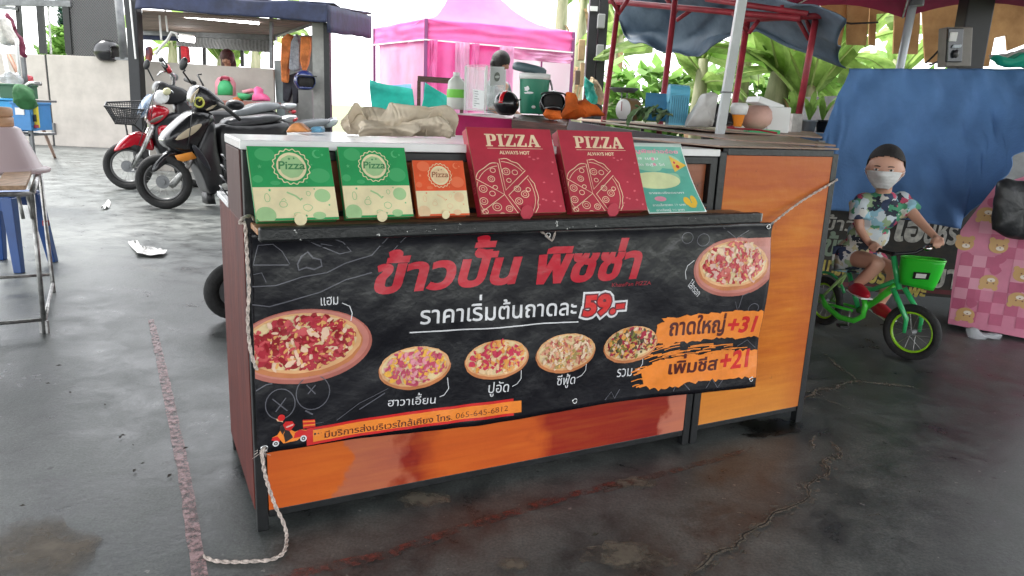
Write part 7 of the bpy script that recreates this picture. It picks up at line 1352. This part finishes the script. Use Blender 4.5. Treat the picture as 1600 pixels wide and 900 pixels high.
G().tube(L0, .005, 6, closed=True).build('basket_rim', LIME, BS, world=True, smooth=True); G().tube([a.lerp(b, .45) for a, b in zip(L0, L1)], .0022, 6, closed=True).build('basket_rib', LIME, BS, world=True, smooth=True)
a, b, c, d = bc[0], bc[1], bb4[1], bb4[0]; f = quadfn(a, b, c, d); nn_ = (b-a).cross(d-a).normalized(); nn_ = nn_ if nn_.y < 0 else -nn_
for k, (m, s_) in enumerate(((BLKP, 1.), (WHITE, .62))): G().slab([f(.57+.2*s_*x, .55+.17*s_*y)+nn_*(.012+.003*k) for x, y in ((-1, -.6), (1, -.9), (1, .5), (-1, .9))], -.003).build('name_plate', m, BS, world=True, bev=.002)
# the child
KS = mat('child_skin', (.60, .33, .235), .5, var=.05, scale=12)
pm = mat('patterned_cotton', (.5, .5, .5), .85, bump=.2, bs=30); n, l = pm.node_tree.nodes, pm.node_tree.links
tc = n.new('ShaderNodeTexCoord'); nz_ = n.new('ShaderNodeTexNoise'); nz_.inputs['Scale'].default_value = 30; mp = n.new('ShaderNodeMix'); mp.data_type = 'VECTOR'; mp.inputs[0].default_value = .06; l.new(tc.outputs['Object'], nz_.inputs[0]); l.new(tc.outputs['Object'], mp.inputs[4]); l.new(nz_.outputs['Color'], mp.inputs[5])
vo = n.new('ShaderNodeTexVoronoi'); vo.inputs['Scale'].default_value = 26; l.new(mp.outputs[1], vo.inputs[0]); sp_ = n.new('ShaderNodeSeparateColor'); l.new(vo.outputs['Color'], sp_.inputs[0]); r = n.new('ShaderNodeValToRGB'); r.color_ramp.interpolation = 'CONSTANT'; l.new(sp_.outputs[0], r.inputs[0])
pal = [(.55, .62, .66), (.03, .04, .06), (.6, .55, .34), (.08, .32, .18), (.65, .7, .72), (.5, .07, .14), (.28, .5, .6), (.04, .06, .12), (.66, .66, .62), (.3, .42, .25)]
e = r.color_ramp.elements; e[0].color = (*pal[0], 1); e[1].position = .1; e[1].color = (*pal[1], 1)
for i in range(2, 10): x = e.new(i/10); x.color = (*pal[i], 1)
l.new(r.outputs[0], n['Principled BSDF'].inputs['Base Color'])
hc, hh = at(1383, 265, 3.72), .208; KID = thing('person', 'small boy in a white face mask and patterned shirt riding the green bicycle', 'person', V((hc.x, 3.8, 0)))
J = {'hip': (at(1328, 394, 3.88), .052), 'belly': (at(1348, 366, 3.84), .056), 'chest': (at(1373, 330, 3.78), .056), 'neck': (at(1381, 302, 3.74), .036), 'skull': (at(1382, 280, 3.73), .05),
     'lsh': (at(1411, 317, 3.77), .036), 'lel': (at(1441, 350, 3.66), .024), 'lwr': (at(1463, 372, 3.56), .017), 'lpa': (at(1473, 377, 3.51), .018),
     'rsh': (at(1342, 317, 3.78), .036), 'rel': (at(1343, 358, 3.76), .024), 'rwr': (at(1358, 380, 3.70), .017), 'rpa': (at(1367, 384, 3.66), .018),
     'rhi': (at(1326, 402, 3.84), .052), 'rkn': (at(1377, 411, 3.60), .042), 'ran': (at(1336, 447, 3.70), .027), 'rto': (at(1352, 460, 3.58), .022), 'lhi': (at(1348, 400, 3.92), .048), 'lkn': (at(1402, 424, 3.70), .042), 'lan': (at(1372, 478, 3.74), .027), 'lto': (at(1390, 494, 3.62), .022)}
vs, fs = skinmesh([['hip', 'belly', 'chest', 'neck', 'skull'], ['chest', 'lsh', 'lel', 'lwr', 'lpa'], ['chest', 'rsh', 'rel', 'rwr', 'rpa'], ['hip', 'rhi', 'rkn', 'ran', 'rto'], ['hip', 'lhi', 'lkn', 'lan', 'lto']], J, 'hip', 2)
g = G(); g.add(vs, fs); yaw_ = R(-30); HM = (Matrix.Rotation(yaw_, 4, 'Z') @ Matrix.Rotation(.06, 4, 'X')).to_3x3(); head(g, hc, hh, HM, True, .395, .2, False)
for k, hb, dr in (('l', hbR, (q_(1452, 384, 3.51)-hbR).normalized()), ('r', hbL, (q_(1385, 394, 3.58)-hbL).normalized())):
    pa = J[k+'pa'][0]; pa2 = hb+dr*.03+V((0, .012, .018)); g.ball(pa2, (.024, .02, .014), 12, 8)
    g.tube([J[k+'wr'][0], pa2], [.017, .017], 10)
    for i in range(4):
        b = hb+dr*(.008+.0135*i); R_ = .0185; up3 = V((0, 0, 1)); fw = dr.cross(up3).normalized(); fw = fw if fw.y < 0 else -fw
        g.tube([b+fw*(-R_*cos(t))*-1+up3*R_*sin(t) for t in [R(150-40*j) for j in range(6)]][:5+(i in (1, 2))], [.0078, .0075, .007, .0068, .0062, .006][:5+(i in (1, 2))], 8)
    b = hb+dr*.05; g.tube([pa2, b-fw*.012+V((0, 0, .0)), b+V((0, 0, -.019))+fw*.006], [.009, .008, .0065], 8)
body = remeshed(g, 'body', KS, KID, .0048, 3)
g = G(); g.ball(hc+HM @ V((0, .012, .016)), 1, 90, 60, lambda p: (p[0]*.412*hh, p[1]*.475*hh, p[2]*.515*hh), HM)
keep = []
for f in g.f:
    c = HM.transposed() @ (sum((g.v[i] for i in f), V((0, 0, 0)))/len(f)-hc); y, z = c.y/hh, c.z/hh
    q_n = .010*nz((c.x*90, c.y*90, c.z*90), 1)
    if z > .35+q_n-.9*(c.x/hh)**2 or (y > .0+q_n and z > -.16+.25*max(0, .25-y)+q_n) : keep.append(f)
g.f = keep; g.mi = [0]*len(keep); g.build('hair', mat('cropped_hair', (.014, .011, .011), .75, var=.3, scale=120, bump=.6, bs=300), KID, smooth=True, world=True, solid=.004)
def fp(ax, z, off=0.):                 # point on the face at angle ax, height z (head units)
    zz = max(-1., min(1., z*2)); rr_ = math.sqrt(max(.0, 1-zz*zz)); k = 1+zz*.2 if zz < 0 else 1; x = rr_*sin(ax)*k; y = -rr_*cos(ax)
    if zz < 0: y = y*(1+zz*.22)-.05*(-zz)
    return hc+HM @ (V((x*.395*hh, y*.46*hh*.93, zz*.5*hh))+V((sin(ax), -cos(ax), 0))*off)
EYW = mat('eye_white', (.6, .57, .55), .3)
for s_ in (-1, 1):
    c = fp(s_*.40, .035, -.0015); G().ball(c, (.0135, .006, .0062), 12, 8, None, HM).build('eye', EYW, KID, world=True, smooth=True); G().ball(fp(s_*.40, .034, .002), (.0062, .004, .0058), 10, 8, None, HM).build('iris', BLKP, KID, world=True, smooth=True)
    G().tube([fp(s_*t, .056-.012*(t-.4)**2*40*0, .0015) for t in (.24, .33, .42, .51, .56)], .0022, 6).build('eyelid', KS, KID, world=True, smooth=True); G().tube([fp(s_*t, .115-.25*(t-.38)**2, .001) for t in (.2, .3, .4, .5, .58)], [.002, .003, .003, .0025, .0015], 6).build('eyebrow', HAIR, KID, world=True, smooth=True)
MSK = mat('mask_fabric', (.72, .73, .73), .8, var=.08, scale=30, bump=.3, bs=50)
g = G(); g.grid(lambda u, v: fp((u-.5)*2*1.05*(1-.25*v*v), -.02+.035*(1-(2*u-1)**2)-v*.43, .009+.02*math.exp(-((u-.5)/.16)**2-((v-.25)/.3)**2)+.001*sin(v*34)), 28, 20); g.build('face_mask', MSK, KID, smooth=True, world=True, solid=.001)
for s_ in (-1, 1):
    for z in (-.03, -.3): G().tube([fp(s_*1.02, z, .006), fp(s_*1.25, z*.6-.02, .006), fp(s_*1.5, -.01 if z > -.1 else -.06, .01)], .0012, 5).build('ear_loop', WHITE, KID, world=True)
J2 = dict(J)
for k, r in (('hip', .078), ('belly', .080), ('chest', .082)): J2[k] = (J[k][0], r)
for s_, ex in (('l', .45), ('r', .62)):
    J2[s_+'sh'] = (J[s_+'sh'][0], .05); J2[s_+'sl'] = (J[s_+'sh'][0].lerp(J[s_+'el'][0], ex), .048)
g = G(); Mt = Matrix.Rotation(yaw_*.6, 3, 'Z')
for x, y, Y_, rx, ry, rz in ((1381, 308, 3.75, .06, .058, .034), (1352, 313, 3.78, .05, .05, .04), (1408, 311, 3.77, .05, .05, .04), (1377, 321, 3.77, .108, .068, .05), (1371, 338, 3.78, .104, .078, .075), (1356, 366, 3.82, .104, .088, .085), (1342, 392, 3.86, .108, .098, .075), (1334, 408, 3.87, .104, .1, .05)): g.ball(at(x, y, Y_), (rx, ry, rz), 20, 14, None, Mt)
for s_ in 'lr': g.tube([J[s_+'sh'][0].lerp(J['chest'][0], .3), J[s_+'sh'][0], J2[s_+'sl'][0]], [.05, .05, .053], 14)
g.T = None; base_v = len(g.v); o = g.build('shirt_raw', pm, None); md = o.modifiers.new('r', 'REMESH'); md.mode = 'VOXEL'; md.voxel_size = .006; sm_ = o.modifiers.new('s', 'SMOOTH'); sm_.iterations = 8; sm_.factor = .6
me = bpy.data.meshes.new_from_object(o.evaluated_get(DG())); bpy.data.objects.remove(o)
g = G(); g.v = [v.co+V((1, -.6, .3)).normalized()*(.010*nz(v.co, 14)+.006*abs(nz(v.co+V((4, 0, 0)), 24))) for v in me.vertices]; g.f = [tuple(p.vertices) for p in me.polygons]; g.mi = [0]*len(g.f); g.build('shirt', pm, KID, smooth=True, world=True); bpy.data.meshes.remove(me)
c = J['chest'][0].lerp(J['neck'][0], .72); G().tube([c+V((.043*cos(t), .043*sin(t), .006*sin(t))) for t in [2*pi*k/20 for k in range(20)]], .007, 8, closed=True).build('collar', mat('navy_collar', (.015, .02, .05), .8), KID, smooth=True, world=True)
for s_ in 'lr': J2[s_+'hi'] = (J[s_+'hi'][0], .07); J2[s_+'sh2'] = (J[s_+'hi'][0].lerp(J[s_+'kn'][0], .62 if s_ == 'l' else .4), .063)
vs, fs = skinmesh([['hip', 'rhi', 'rsh2'], ['hip', 'lhi', 'lsh2']], J2, 'hip', 2); g = G(); g.add(vs, fs); g.build('shorts', pm, KID, smooth=True, world=True)
SHR, SHP = mat('shoe_red', (.48, .01, .03), .45), mat('shoe_grey', (.22, .14, .2), .5)
for s_ in 'rl':
    a, b = J[s_+'an'][0]+V((0, .01, -.012)), J[s_+'to'][0]; d = (b-a); L = d.length+.05; d.normalize(); M = Matrix.Translation(a.lerp(b, .5)) @ d.to_track_quat('Y', 'Z').to_matrix().to_4x4()
    g = G(M); g.ball((0, 0, .0), 1, 16, 12, lambda p: (p[0]*.034*(1-.15*p[1]), p[1]*L*.58, (max(p[2], -.5)*.036*(1-.35*p[1])))); o = g.build('shoe', SHR, KID, smooth=True, world=True)
    G(M).ball((0, -L*.3, .016), (.031, L*.24, .026), 14, 10).build('shoe_cuff', SHP, o, smooth=True, world=True); G(M).box((-.03, -L*.5, -.022), (.03, L*.5, -.014)).build('sole', WHITE, o, world=True, bev=.004)
